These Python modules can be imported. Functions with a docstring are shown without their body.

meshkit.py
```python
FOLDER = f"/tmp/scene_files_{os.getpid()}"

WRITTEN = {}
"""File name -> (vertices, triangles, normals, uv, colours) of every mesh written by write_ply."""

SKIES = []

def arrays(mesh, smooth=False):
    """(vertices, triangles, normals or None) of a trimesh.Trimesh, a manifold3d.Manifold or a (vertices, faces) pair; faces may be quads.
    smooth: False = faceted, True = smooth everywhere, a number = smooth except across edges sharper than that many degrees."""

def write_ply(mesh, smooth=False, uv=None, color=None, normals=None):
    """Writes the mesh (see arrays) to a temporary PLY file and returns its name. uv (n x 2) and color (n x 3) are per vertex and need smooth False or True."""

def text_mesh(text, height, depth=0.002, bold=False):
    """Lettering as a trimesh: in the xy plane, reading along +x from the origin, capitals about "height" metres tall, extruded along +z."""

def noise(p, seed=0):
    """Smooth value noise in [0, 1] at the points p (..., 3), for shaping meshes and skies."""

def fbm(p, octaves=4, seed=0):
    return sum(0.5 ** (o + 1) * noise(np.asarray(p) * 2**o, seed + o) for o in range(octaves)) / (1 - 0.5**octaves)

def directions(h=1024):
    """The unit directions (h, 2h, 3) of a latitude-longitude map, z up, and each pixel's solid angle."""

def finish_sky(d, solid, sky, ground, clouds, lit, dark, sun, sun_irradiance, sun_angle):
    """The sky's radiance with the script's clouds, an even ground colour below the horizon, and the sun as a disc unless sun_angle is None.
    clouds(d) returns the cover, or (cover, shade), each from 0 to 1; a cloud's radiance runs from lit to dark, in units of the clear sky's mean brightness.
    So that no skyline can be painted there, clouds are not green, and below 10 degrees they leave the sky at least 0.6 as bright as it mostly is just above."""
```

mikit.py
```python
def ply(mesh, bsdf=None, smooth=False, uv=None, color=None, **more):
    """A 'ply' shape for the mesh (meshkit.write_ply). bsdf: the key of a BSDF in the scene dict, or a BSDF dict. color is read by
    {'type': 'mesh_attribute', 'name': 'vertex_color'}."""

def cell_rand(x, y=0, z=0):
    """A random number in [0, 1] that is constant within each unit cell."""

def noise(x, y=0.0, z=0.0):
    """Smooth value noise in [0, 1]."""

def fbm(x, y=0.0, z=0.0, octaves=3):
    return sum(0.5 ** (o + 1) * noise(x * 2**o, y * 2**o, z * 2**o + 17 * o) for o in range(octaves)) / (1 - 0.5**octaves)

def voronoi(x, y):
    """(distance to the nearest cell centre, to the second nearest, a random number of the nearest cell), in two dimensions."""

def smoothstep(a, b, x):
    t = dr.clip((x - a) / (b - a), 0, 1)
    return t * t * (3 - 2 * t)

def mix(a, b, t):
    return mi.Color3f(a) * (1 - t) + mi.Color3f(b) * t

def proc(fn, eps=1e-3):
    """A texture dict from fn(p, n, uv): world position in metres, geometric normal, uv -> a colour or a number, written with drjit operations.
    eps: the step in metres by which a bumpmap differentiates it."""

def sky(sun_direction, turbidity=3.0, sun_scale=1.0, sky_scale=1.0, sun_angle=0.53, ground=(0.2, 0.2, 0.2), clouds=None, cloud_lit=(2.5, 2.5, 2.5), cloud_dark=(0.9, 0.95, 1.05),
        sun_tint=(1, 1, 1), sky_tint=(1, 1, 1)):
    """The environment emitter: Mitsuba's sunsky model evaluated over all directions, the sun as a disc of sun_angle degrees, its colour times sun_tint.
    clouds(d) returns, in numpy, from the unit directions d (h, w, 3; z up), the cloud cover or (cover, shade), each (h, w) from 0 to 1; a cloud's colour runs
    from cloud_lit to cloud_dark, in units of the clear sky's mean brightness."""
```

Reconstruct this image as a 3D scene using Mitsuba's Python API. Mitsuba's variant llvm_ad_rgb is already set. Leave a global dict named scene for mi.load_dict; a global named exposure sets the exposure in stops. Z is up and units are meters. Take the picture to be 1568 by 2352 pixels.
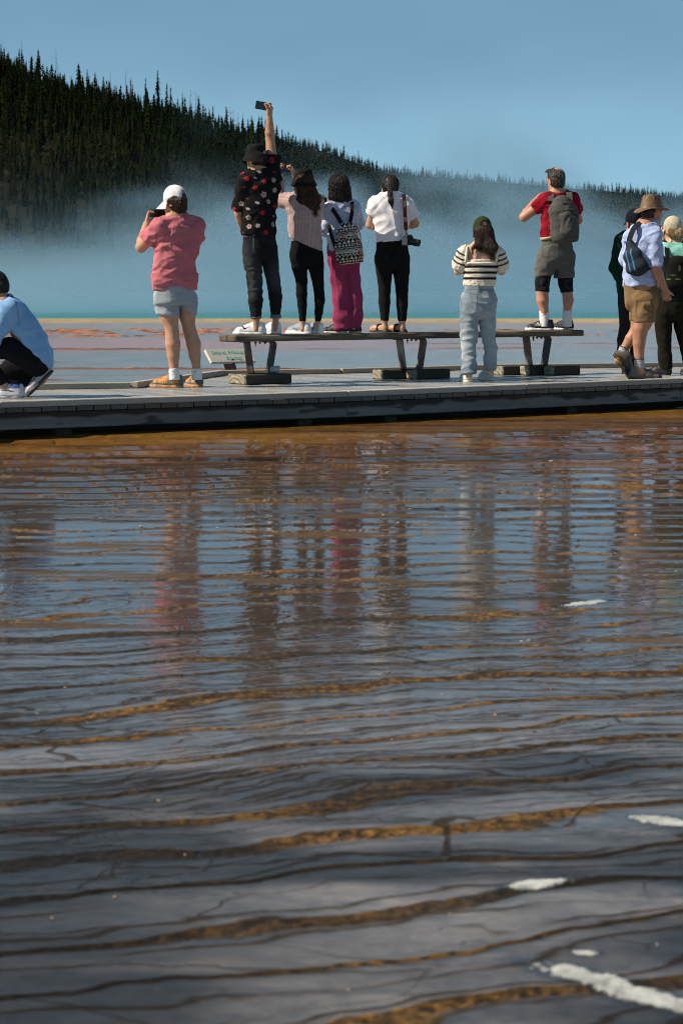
import math, random
import numpy as np, trimesh, mitsuba as mi, drjit as dr
import meshkit, mikit
from mikit import proc, fbm, noise as dnoise, smoothstep, mix, cell_rand
from shapely.geometry import Polygon, LineString, box as sbox
from scipy.spatial.transform import Rotation

T = mi.ScalarTransform4f
scene, labels = {}, {}
rng = np.random.default_rng(11)

# ---------------------------------------------------------------- camera, sky, exposure
FPX, HOR, CAMZ = 5000.0, 660.0, 0.91          # focal length in units of a 1568-wide frame, horizon row, height above the deck
PITCH = math.atan((1176 - HOR) / FPX)
CAM = np.array([0.0, 0.0, CAMZ])
FWD = np.array([0, math.cos(PITCH), -math.sin(PITCH)])
UP = np.array([0, math.sin(PITCH), math.cos(PITCH)])
scene['view'] = {'type': 'thinlens', 'fov': math.degrees(2 * math.atan(784 / FPX)), 'fov_axis': 'x', 'near_clip': 0.1, 'far_clip': 12000.0,
                   'aperture_radius': 0.0056, 'focus_distance': 20.5,
                   'to_world': T().look_at(origin=CAM.tolist(), target=(CAM + FWD).tolist(), up=[0, 0, 1])}
exposure = 1.2
SUN = np.array([-0.95, -0.23, 0.86])


def thin_cloud(d):
    """Thin pale haze low all round the sky, with faint veils in it."""
    el = np.degrees(np.arcsin(np.clip(d[..., 2], -1, 1)))
    n = meshkit.fbm(np.stack([d[..., 0] * 9, d[..., 1] * 9, el * 0.33], -1))
    band = np.interp(el, [0, 2, 5, 8, 14, 25, 40, 60], [.82, .74, .52, .36, .38, .32, .12, 0])
    return np.clip(band * (.72 + .56 * n), 0, 1)


scene['sky'] = mikit.sky(SUN, turbidity=2.2, sun_scale=1.9, sun_tint=(0.94, 1.0, 1.12), sky_scale=0.42, sky_tint=(0.62, 1.0, 1.27), clouds=thin_cloud, cloud_lit=(4.4, 7.9, 10.2), cloud_dark=(0.7, 0.85, 1.0))


# ---------------------------------------------------------------- helpers
def P(x, y, Y):
    """The point at depth Y seen at (x, y) of the 1568 x 2352 frame."""
    d = FWD * FPX + np.array([1.0, 0, 0]) * (x - 784) + UP * (1176 - y)
    return CAM + d * (Y / d[1])


def on_z(x, y, z=0.0):
    d = FWD * FPX + np.array([1.0, 0, 0]) * (x - 784) + UP * (1176 - y)
    return CAM + d * ((z - CAMZ) / d[2])


def tag(key, label=None, category=None, group=None, kind=None):
    labels[key] = {k: v for k, v in dict(label=label, category=category, group=group, kind=kind).items() if v}
    return key


used = {}


def numbered(name):
    n = used.get(name, -1) + 1
    used[name] = n
    return name if n == 0 else f'{name}_{n:03d}'


def add(name, mesh, bsdf, parent=None, smooth=False, color=None, uv=None, **more):
    key = numbered(f'{parent}__{name}' if parent else name)
    scene[key] = mikit.ply(mesh, bsdf, smooth=smooth, color=color, uv=uv, **more)
    return key


def thing(name, label, category, group=None):
    key = numbered(name)
    return tag(key, label, category, group)


def nz(v, seed=0):
    return meshkit.noise(np.asarray(v, float), seed)


def nz2(x, y, seed=0):
    return meshkit.noise(np.stack([x, y, np.full_like(x, 0.37)], -1), seed)


def fb2(x, y, seed=0, oct=3):
    return sum(0.5 ** (o + 1) * nz2(x * 2 ** o, y * 2 ** o, seed + o) for o in range(oct)) / (1 - 0.5 ** oct)


def sst(a, b, x):
    t = np.clip((x - a) / (b - a), 0, 1)
    return t * t * (3 - 2 * t)


def lerp(a, b, t):
    t = np.asarray(t)[..., None]
    return np.asarray(a, float) * (1 - t) + np.asarray(b, float) * t


def unit(v):
    v = np.asarray(v, float)
    return v / np.linalg.norm(v)


def grid_faces(nr, nc):
    i, j = np.meshgrid(np.arange(nr - 1), np.arange(nc - 1), indexing='ij')
    a = (i * nc + j).ravel()
    return np.stack([a, a + 1, a + nc + 1, a + nc], 1)


def rbox(sx, sy, sz, r=0.006, res=1):
    """A box with chamfered edges, centred on the origin."""
    m = np.array([[x * (sx / 2 - (0 if k == 0 else r)), y * (sy / 2 - (0 if k == 1 else r)), z * (sz / 2 - (0 if k == 2 else r))]
                  for x in (-1, 1) for y in (-1, 1) for z in (-1, 1) for k in range(3)])
    return trimesh.convex.convex_hull(m)


def place(mesh, o, ex, ey, ez=None):
    ex, ey = unit(ex), unit(ey)
    ez = np.cross(ex, ey) if ez is None else unit(ez)
    M = np.eye(4)
    M[:3, 0], M[:3, 1], M[:3, 2], M[:3, 3] = ex, ey, ez, o
    m = mesh.copy()
    m.apply_transform(M)
    return m


def tube(pts, radii, sides=6, cap=True):
    p = np.asarray(pts, float)
    r = np.broadcast_to(np.asarray(radii, float), (len(p),))
    t = np.gradient(p, axis=0)
    t /= np.linalg.norm(t, axis=1, keepdims=True) + 1e-12
    ref = np.array([0, 0, 1.0]) if abs(t[:, 2]).mean() < 0.8 else np.array([1.0, 0, 0])
    a = np.cross(t, ref)
    a /= np.linalg.norm(a, axis=1, keepdims=True) + 1e-12
    b = np.cross(t, a)
    ang = np.arange(sides) * 2 * np.pi / sides
    v = (p[:, None] + r[:, None, None] * (np.cos(ang)[None, :, None] * a[:, None] + np.sin(ang)[None, :, None] * b[:, None])).reshape(-1, 3)
    f = []
    for i in range(len(p) - 1):
        for j in range(sides):
            q = [i * sides + j, i * sides + (j + 1) % sides, (i + 1) * sides + (j + 1) % sides, (i + 1) * sides + j]
            f += [[q[0], q[1], q[2]], [q[0], q[2], q[3]]]
    if cap:
        for i0, o in ((0, 1), ((len(p) - 1) * sides, 0)):
            for j in range(1, sides - 1):
                f.append([i0, i0 + j + 1, i0 + j] if o else [i0, i0 + j, i0 + j + 1])
    m = trimesh.Trimesh(v, np.array(f)[:, ::-1], process=False)
    return m


def cat(ms):
    return trimesh.util.concatenate(ms)


VC = {'type': 'mesh_attribute', 'name': 'vertex_color'}
scene['cloth'] = {'type': 'twosided', 'bsdf': {'type': 'principled', 'base_color': VC, 'roughness': 0.95, 'specular': 0.08, 'sheen': 0.03}}
scene['skin'] = {'type': 'principled', 'base_color': VC, 'roughness': 0.48, 'specular': 0.4}
scene['hair_fibre'] = {'type': 'twosided', 'bsdf': {'type': 'principled', 'base_color': VC, 'roughness': 0.5, 'specular': 0.25}}
scene['leather'] = {'type': 'twosided', 'bsdf': {'type': 'principled', 'base_color': VC, 'roughness': 0.55, 'specular': 0.4}}
scene['gloss'] = {'type': 'twosided', 'bsdf': {'type': 'principled', 'base_color': VC, 'roughness': 0.15, 'specular': 0.5}}
scene['matte'] = {'type': 'twosided', 'bsdf': {'type': 'diffuse', 'reflectance': VC}}
scene['timber'] = {'type': 'twosided', 'bsdf': {'type': 'principled', 'base_color': VC, 'roughness': 0.75, 'specular': 0.3}}
scene['composite'] = {'type': 'twosided', 'bsdf': {'type': 'principled', 'base_color': VC, 'roughness': 0.33, 'eta': 1.5}}


def wet(alpha, rough_alpha):
    return {'type': 'twosided', 'bsdf': {'type': 'blendbsdf', 'weight': proc(lambda p, n, uv: dr.clip(uv.x, 0, 1)),
            'a': {'type': 'principled', 'base_color': VC, 'roughness': rough_alpha ** .5, 'eta': 1.16},
            'b': {'type': 'principled', 'base_color': VC, 'roughness': alpha ** .5, 'eta': 1.62}}}


scene['wet_mat'] = wet(0.006, 0.22)
scene['far_wet'] = wet(0.05, 0.4)

# ---------------------------------------------------------------- ground: terraced microbial mat in front of the boardwalk
TURN = math.radians(36.5)
BV = np.array([math.cos(TURN), math.sin(TURN), 0])          # along the boardwalk
NV = np.array([math.sin(TURN), -math.cos(TURN), 0])         # towards the camera side


DECK_NEAR = lambda x: np.interp(x, [-6.2, -2.6, .06, 3.3, 5.8], [14.1, 16.4, 18.0, 20.6, 22.6])


def zbase(u):
    return np.interp(u, [0, 4, 8, 12, 14.6, 16.6, 18, 20, 30], [-0.545, -0.515, -0.465, -0.42, -0.33, -0.225, -0.22, -0.235, -0.2])


def vor(x, y, seed):
    """Gap between the nearest and the second nearest scattered point, narrower across x."""
    i, j = np.floor(x), np.floor(y)
    a, ax, b, bx = np.full(x.shape, 9.0), np.zeros(x.shape), np.full(x.shape, 9.0), np.zeros(x.shape)
    for di in (-1, 0, 1):
        for dj in (-1, 0, 1):
            ci, cj = i + di, j + dj
            h = np.sin(ci * 127.1 + cj * 311.7 + seed * 17.3) * 43758.5453
            k = np.sin(ci * 269.5 + cj * 183.3 + seed * 31.7) * 24634.6345
            dx = ci + h - np.floor(h) - x
            d = np.hypot(dx, cj + k - np.floor(k) - y)
            near_, mid_ = d < a, d < b
            b, bx = np.where(near_, a, np.where(mid_, d, b)), np.where(near_, ax, np.where(mid_, dx, bx))
            a, ax = np.where(near_, d, a), np.where(near_, dx, ax)
    across = np.clip(np.abs(bx - ax) / .8, 0, 1)
    return (b - a) / (1 - .74 * across)


def mat_field(x, y):
    """Height, colour and wetness of the mat at (x, y)."""
    tilt = np.interp(y, [4, 6, 9, 13, 18], [0.40, 0.34, 0.24, 0.10, 0.05])
    w = 0.8 * (fb2(x * 0.33 + 3, y * 0.55, 1, 2) - 0.5) + 0.40 * (nz2(x * 1.3, y * 1.6, 5) - 0.5) + 0.20 * (nz2(x * 3.3, y * 4.5, 6) - 0.5) + 0.05 * (nz2(x * 11, y * 17, 7) - 0.5) + 0.018 * (nz2(x * 33, y * 50, 8) - 0.5)
    u = y - tilt * x + w
    per = 0.37
    lev = u / per + 2.6 * (fb2(x * 0.5, y * 0.7, 9, 4) - 0.5)
    fl = np.floor(lev)
    fr = lev - fl
    vary = nz(np.stack([fl * 3.7, x * 0.7, y * 0 + 0.2], -1), 12)
    wid = 0.05 + 0.42 * sst(.30, 1, vary) * np.interp(y, [4, 7, 11], [1.25, .72, .34])          # riser width as a share of the period
    jag = 0.10 * (nz2(x * 16, y * 22, 13) - .5) + .06 * (nz2(x * 45, y * 60, 14) - .5)
    frj = fr + jag * wid * 3
    up = sst(1 - wid, 1.0, fr)
    z = zbase((fl + up) * per - 0.3)
    lip = np.exp(-((fr - 0.975) / 0.025) ** 2) + np.exp(-((fr + 0.0) / 0.02) ** 2) * 0.6
    z = z + 0.0012 * lip
    # thin threads between the steps, joining and parting
    thr = np.zeros_like(x)
    for q, (pp, s0, cut, half) in enumerate(((0.105, 21, .30, .095), (0.062, 31, .34, .13), (0.17, 35, .30, .07))):
        lv = (u + 0.16 * (nz2(x * 0.9, y * 1.7, s0) - 0.5) + 0.06 * (nz2(x * 4.5, y * 7, s0 + 1) - 0.5) + 0.02 * (nz2(x * 15, y * 22, s0 + 2) - .5)) / pp
        f2 = lv - np.floor(lv)
        m2 = sst(cut, cut + .16, fb2(x * 0.55 + 7 * q, y * 1.0, s0 + 3, 3)) * sst(.30, .55, nz(np.stack([np.floor(lv) * 2.7, x * 1.1, y * 0 + .1], -1), s0 + 4))
        thr = np.maximum(thr, np.exp(-((f2 - .5) / half) ** 2) * m2 * (1 if q == 2 else sst(4.6, 6.6, y)) * (.22 + .78 * sst(11.5, 7.5, y)))
    wob = .35 * (nz2(x * 2.2, y * 3, 38) - .5) + .12 * (nz2(x * 9, y * 11, 39) - .5)
    e1 = vor(x * 1.25 + wob, (u + .3 * x) * 3.6 + wob, 1)
    e2 = vor(x * 3.4 + 1.5 * wob, (u + .2 * x) * 10.5 + 2 * wob, 2)
    vein = sst(.055, .022, e1 / (.5 + 1.0 * nz2(x * 1.5, y * 2, 37))) * sst(.30, .52, fb2(x * .8 + 3, y * .9, 40, 3)) * sst(12.5, 9, y)
    vein2 = sst(.085, .035, e2) * sst(.46, .60, fb2(x * 1.1 + 8, y * 1.3, 36, 3)) * sst(10.5, 7.5, y)
    thr = np.maximum(thr, np.maximum(vein, .85 * vein2))
    z = z + 0.0013 * thr
    g = nz2(x * 62, y * 40, 41)
    g2 = nz2(x * 170, y * 90, 42)
    clot = fb2(x * 6, y * 9, 43, 3)
    ris = sst(1 - wid * 1.15, 1 - wid * 0.75, frj)
    ris = np.maximum(ris, sst(0.03, 0.0, fr))
    z = z + ris * ((g - 0.5) * 0.006 + (g2 - 0.5) * 0.003 + (clot - .5) * .006)
    rough_zone = sst(13.7, 15.6, y + 1.4 * (fb2(x * .5, y * .5, 44, 2) - .5))
    z = z + rough_zone * ((nz2(x * 5, y * 18, 45) - 0.5) * 0.007 + (nz2(x * 20, y * 52, 46) - 0.5) * 0.004)
    rip = sst(.40, .62, fb2(x * .6 + 3, y * 1.2, 47, 3))
    z = z + (nz2(x * 2.2, y * 8, 48) - 0.5) * 0.0002 * (1 - ris) + rip * (nz2(x * 9, y * 34, 49) - 0.5) * 0.00022
    # colour
    fine = fb2(x * 14, y * 22, 52, 3)
    streak = fb2(x * 2.4, y * 13, 55, 3)
    big = fb2(x * 0.8 + 11, y * 1.1, 51, 3)
    tread = lerp((0.028, 0.022, 0.018), (0.175, 0.145, 0.120), sst(0.30, 0.72, big * .25 + streak * .30 + fine * .25 + .20 * fb2(x * 34, y * 44, 59, 2)))
    tread = lerp(tread, (0.055, 0.036, 0.022), sst(0.45, 0.7, fb2(x * 1.7, y * 4.5, 53, 2)) * 0.5)
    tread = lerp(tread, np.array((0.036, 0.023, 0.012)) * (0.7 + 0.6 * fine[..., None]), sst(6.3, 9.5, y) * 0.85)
    och = lerp((0.024, 0.013, 0.004), (0.40, 0.21, 0.046), sst(0.30, 0.92, 0.38 * g + 0.30 * g2 + .32 * clot))
    och = lerp(och, np.array((0.022, 0.017, 0.011)) * (.5 + g[..., None]), sst(0.48, 0.64, fb2(x * 1.0, y * 1.6, 54, 3)) * 0.85)
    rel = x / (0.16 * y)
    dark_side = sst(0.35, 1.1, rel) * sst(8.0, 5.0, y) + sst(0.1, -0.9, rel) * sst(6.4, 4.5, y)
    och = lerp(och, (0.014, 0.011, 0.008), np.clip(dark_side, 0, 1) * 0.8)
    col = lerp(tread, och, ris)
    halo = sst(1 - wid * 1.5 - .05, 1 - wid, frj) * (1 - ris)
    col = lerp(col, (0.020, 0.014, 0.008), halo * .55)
    col = lerp(col, lerp((0.016, 0.011, 0.006), (0.055, 0.032, 0.012), g), np.clip(thr * 1.3, 0, 1) * 0.92)
    fleck = sst(.70, .86, nz2(x * 38, y * 30, 56) * .6 + .4 * nz2(x * 90, y * 60, 57)) * (1 - ris) * (1 - thr)
    col = lerp(col, col * 1.55, fleck)
    pale = sst(.52, .70, fb2(x * 3.5, y * 6, 58, 3)) * (1 - ris) * (1 - thr) * sst(8, 5.5, y)
    col = lerp(col, col * 1.35, pale)
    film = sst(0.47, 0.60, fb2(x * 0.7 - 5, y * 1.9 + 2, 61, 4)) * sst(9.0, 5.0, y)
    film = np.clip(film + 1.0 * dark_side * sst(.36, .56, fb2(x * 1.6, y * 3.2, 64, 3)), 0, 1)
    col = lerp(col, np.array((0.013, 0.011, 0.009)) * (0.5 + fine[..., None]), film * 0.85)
    z = z + film * (clot - .5) * .007
    red = rough_zone * (1 - 0.3 * ris)
    band = nz2(x * 0.7, y * 5.5, 62)
    col = lerp(col, lerp((0.012, 0.007, 0.003), (0.13, 0.055, 0.014), sst(0.3, 0.75, band * 0.4 + fine * 0.25 + g * .15 + .2 * nz2(x * 1.6, y * 14, 65))), red * 0.9)
    shore = DECK_NEAR(x) - y
    gold = sst(2.4, .7, shore) * sst(0.30, 0.62, fb2(x * 0.6, y * 3.5, 63, 3))
    col = lerp(col, np.array((0.17, 0.085, 0.014)) * (0.4 + 1.0 * fine[..., None]), gold * 0.85)
    wetness = 1 - 0.93 * ris - 0.5 * rough_zone * nz2(x * 3, y * 14, 71) - 0.55 * film - 0.9 * thr
    glint = (nz2(x * 210, y * 130, 72) > .83) & ((ris > .4) | (thr > .5) | (rough_zone > .5))
    wetness = np.where(glint, .9, wetness)
    drain = sst(.60, .66, fb2(x * .8 + 4, y * 6.5, 66, 4)) * sst(7.2, 8.6, y) * sst(15.5, 13.5, y) * (1 - ris)
    col = lerp(col, lerp((0.030, 0.018, 0.008), (0.135, 0.078, 0.026), .5 * g + .5 * streak), drain * .9)
    z = z + drain * ((g - .5) * .004 + .001)
    wetness = wetness * (1 - .9 * drain)
    # white crust: thin ragged films standing a little out of the water
    for (cx, cy, ax, ay, rot, hh) in CRUST:
        du, dv = x - cx, y - cy
        a = du * math.cos(rot) + dv * math.sin(rot)
        b = -du * math.sin(rot) + dv * math.cos(rot)
        e = np.sqrt((a / ax) ** 2 + (b / ay) ** 2) + 1.5 * (fb2(x * 24 + cx, y * 20, 81, 4) - 0.5) + .45 * (nz2(x * 110, y * 80, 85) - .5)
        k = sst(1.10, 0.86, e + .35 * (nz2(x * 150, y * 110, 86) - .5))
        z = z + k * (hh * .35 + 0.004 * (nz2(x * 45, y * 45, 82) - 0.5) + 0.0035 * (nz2(x * 120, y * 120, 83) - 0.5))
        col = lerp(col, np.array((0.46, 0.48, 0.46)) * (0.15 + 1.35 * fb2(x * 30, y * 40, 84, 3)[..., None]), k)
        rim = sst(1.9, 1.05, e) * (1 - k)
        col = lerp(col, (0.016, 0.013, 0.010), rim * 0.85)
        wetness = wetness * (1 - k)
    return z, np.clip(col, 0.003, 0.9), np.clip(wetness, 0, 1)


def crust(x, y, ax, ay, rot, hh):
    p = on_z(x, y, -0.50 if y > 1800 else -0.455 if y > 1100 else -.24)
    return (p[0], p[1], ax, ay, rot, hh)


CRUST = [crust(1340, 1384, .125, .040, .75, 0.006), crust(1530, 1884, .105, .045, -.55, 0.006), crust(1236, 2022, .085, .028, .42, 0.006),
         crust(1450, 2258, .24, .045, -.78, 0.008), crust(1345, 2172, .03, .018, -.3, 0.004), crust(1575, 937, .12, .2, 0, 0.01)]
DECK_MID = lambda x: np.interp(x, [-6, -2.7, -1.2, 0.5, 2.0, 4.0, 7.0], [15.6, 18.1, 20.1, 20.9, 22.1, 23.4, 25.2])
ROWS = 1 / np.linspace(1 / 3.3, 1 / 26.5, 920)
COLS = np.linspace(-1, 1, 540)
gy = np.repeat(ROWS[:, None], len(COLS), 1)
gx = COLS[None] * (0.175 * gy + 0.25)
gz, gc, gw = mat_field(gx, gy)
gz = gz - .35 * sst(0, .5, gy - DECK_MID(gx))
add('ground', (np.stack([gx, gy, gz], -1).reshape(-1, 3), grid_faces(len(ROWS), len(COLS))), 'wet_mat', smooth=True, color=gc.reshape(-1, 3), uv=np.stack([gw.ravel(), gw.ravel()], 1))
tag('ground', kind='structure')

# the plain around, wide and coarse, a little lower than the detailed sheets
px_ = np.concatenate([-np.geomspace(4, 4500, 40)[::-1], np.linspace(-3.5, 3.5, 15), np.geomspace(4, 4500, 40)])
py_ = np.concatenate([-np.geomspace(2, 3000, 20)[::-1], np.linspace(-1, 80, 60), np.geomspace(84, 6000, 40)])
gy, gx = np.meshgrid(py_, px_, indexing='ij')
gz = np.interp(gy, [-10, 4, 12, 18, 30, 60], [-0.75, -0.66, -0.56, -0.42, -0.34, -0.34]) + (fb2(gx * .02, gy * .02, 3) - .5) * .1 * (abs(gx) > 20)
gc = lerp((0.22, 0.15, 0.10), (0.36, 0.33, 0.30), fb2(gx * .05, gy * .05, 4))
add('ground', (np.stack([gx, gy, gz], -1).reshape(-1, 3), grid_faces(len(py_), len(px_))), 'wet_mat', smooth=True, color=gc.reshape(-1, 3), uv=np.full((gx.size, 2), 0.1))
tag('ground_001', kind='structure')

# ---------------------------------------------------------------- the flats behind the boardwalk, up to the pool's rim
RIM = 73.0
ROWS = np.concatenate([1 / np.linspace(1 / 17.0, 1 / 80.0, 440)])
COLS = np.linspace(-1, 1, 420)
gy = np.repeat(ROWS[:, None], len(COLS), 1)
gx = COLS[None] * (0.18 * gy + 1.5)


def flats(x, y):
    yy = y + 0.018 * x * 0 + 2.2 * (fb2(x * 0.10, y * 0.05, 101, 2) - 0.5)
    z = np.interp(y, [18, 30, 60, RIM - 1, RIM + 1, 90], [-0.24, -0.215, -0.19, -0.15, -0.19, -0.30])
    fine = fb2(x * 2.2, y * 0.8, 102, 3)
    speck = nz2(x * 9, y * 1.2, 103)
    grey = lerp((0.10, 0.125, 0.14), (0.16, 0.185, 0.20), fine)
    col = grey
    w = np.full_like(x, 0.75)
    left = sst(5.5, -2.5, x * 45 / np.maximum(y, 1))
    lav = sst(36, 41, yy) * sst(50, 46, yy) * (.25 + .75 * left)
    col = lerp(col, lerp((0.17, 0.15, 0.18), (0.26, 0.17, 0.185), fb2(x * .5, y * .3, 104)), lav * 0.8)
    w = w - lav * 0.35
    lav2 = sst(56, 60, yy)
    col = lerp(col, (0.19, 0.18, 0.18), lav2 * 0.6)
    w = w - lav2 * .3
    left = sst(5.5, -2.5, x * 45 / np.maximum(y, 1))
    org = sst(47, 49.5, yy) * sst(60, 57, yy) * sst(0.66 - 0.20 * left, 0.72 - .17 * left, fb2(x * 1.5, y * 0.75, 105, 3) + 0.30 * (speck - .5))
    org = org * sst(.34, .52, nz2(x * 8, y * 2.6, 116) * .6 + .4 * nz2(x * 19, y * 5, 117))
    oc = lerp((0.13, 0.04, 0.014), (0.46, 0.16, 0.04), sst(0.3, 0.7, nz2(x * 7, y * 1.7, 106)))
    col = lerp(col, oc, org)
    w = w * (1 - org)
    z = z + org * (0.015 + 0.025 * speck)
    # brown terrace lips
    for (y0, tl, amp, wd, lo, hi) in ((22.9, 0.035, .35, .16, -9, -.8), (24.6, .05, .4, .07, -9, 1), (26.6, .02, .6, .22, -9, 1.2), (28.2, .03, .5, .10, -9, .6), (29.9, .0, .7, .30, -9, .9), (32.5, -.01, .8, .2, -9, -1), (35.5, .0, .8, .22, -9, -2), (39.6, .02, 1.0, .45, -9, 9), (43.5, 0, 1.0, .25, 1.0, 9)):
        c = y0 + tl * x * 3 + amp * (fb2(x * 0.35 + y0, y * 0 + y0, 107, 2) - .5) * 2
        k = np.exp(-((y - c) / wd) ** 2) * sst(.42, .58, fb2(x * .45 + y0 * 3, y * 0.3, 108, 3)) * sst(lo - .8, lo + .4, x / y * 26) * sst(hi + .8, hi - .4, x / y * 26)
        col = lerp(col, lerp((0.07, 0.03, 0.018), (0.22, 0.085, 0.03), nz2(x * 6, y * 3, 109)), np.clip(k * 1.25, 0, 1))
        w = w * (1 - k)
        z = z + k * (0.02 + 0.02 * speck)
    rim = sst(RIM - 8.5, RIM - 5, yy) * sst(RIM + 3, RIM, y)
    col = lerp(col, lerp((0.24, 0.165, 0.07), (0.44, 0.31, 0.15), speck * .5 + .5 * nz2(x * 2.5, y * .8, 114)), rim * (.55 + .45 * nz2(x * 1.1, y * .5, 115)))
    w = w * (1 - .9 * rim)
    z = z + rim * 0.04
    grn = sst(RIM - .2, RIM + .8, y)
    col = lerp(col, (0.25, 0.36, 0.12), grn)
    z = z + (nz2(x * 3, y * .6, 110) - .5) * .004 + (nz2(x * 14, y * 3, 111) - .5) * .002
    pale = sst(.80, .86, nz2(x * 3.1, y * .9, 112)) * sst(.6, .8, nz2(x * .4, y * .2, 113)) * sst(60, 30, y)
    col = lerp(col, (0.6, 0.5, 0.4), pale)
    z = z + pale * .03
    return z, np.clip(col, .01, .9), np.clip(w, 0, 1)


gz, gc, gw = flats(gx, gy)
gz = gz - .4 * sst(0, .5, DECK_MID(gx) - gy)
add('ground', (np.stack([gx, gy, gz], -1).reshape(-1, 3), grid_faces(len(ROWS), len(COLS))), 'far_wet', smooth=True, color=gc.reshape(-1, 3), uv=np.stack([gw.ravel()] * 2, 1))
tag('ground_002', kind='structure')

# ---------------------------------------------------------------- the pool
py_ = np.geomspace(RIM - 2, 240, 90)
px_ = np.linspace(-75, 75, 90)
gy, gx = np.meshgrid(py_, px_, indexing='ij')
gz = -0.185 + (nz2(gx * .8, gy * .5, 120) - .5) * .01
gc = lerp((0.16, 0.24, 0.10), (0.02, 0.15, 0.17), sst(RIM, RIM + 9, gy + 3 * (nz2(gx * .1, gy * .1, 121) - .5)))
scene['pool_water'] = {'type': 'twosided', 'bsdf': {'type': 'principled', 'base_color': VC, 'roughness': 0.35, 'eta': 1.33}}
add('water', (np.stack([gx, gy, gz], -1).reshape(-1, 3), grid_faces(len(py_), len(px_))), 'pool_water', smooth=True, color=gc.reshape(-1, 3))
tag('water', kind='structure')
# ---------------------------------------------------------------- steam over the pool
SX, SY, SZ = (-62.0, 62.0), (76.0, 186.0), (-0.16, 34.0)
nx, ny, nzv = 120, 56, 76
zz, yy, xx = np.meshgrid(np.linspace(*SZ, nzv), np.linspace(*SY, ny), np.linspace(*SX, nx), indexing='ij')


def fb3(x, y, z, seed, oct=4):
    return sum(0.5 ** (o + 1) * meshkit.noise(np.stack([x * 2 ** o, y * 2 ** o, z * 2 ** o], -1), seed + o) for o in range(oct)) / (1 - 0.5 ** oct)


def billow(x, z, seed, fx, fz):
    """Curling vapour in a thin curtain: warped layers of noise."""
    yv = yy * .03
    for o in range(2):
        q = fb3(x * .16 + o * 7, yv, z * .2, seed + 10 + o, 3) - .5
        r = fb3(x * .19 + 31 + o * 5, yv, z * .17, seed + 20 + o, 3) - .5
        x, z = x + 7 * q, z + 6 * r
    return fb3((x + .45 * z) * fx, yv, (z - .2 * x) * fz, seed, 5)


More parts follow.
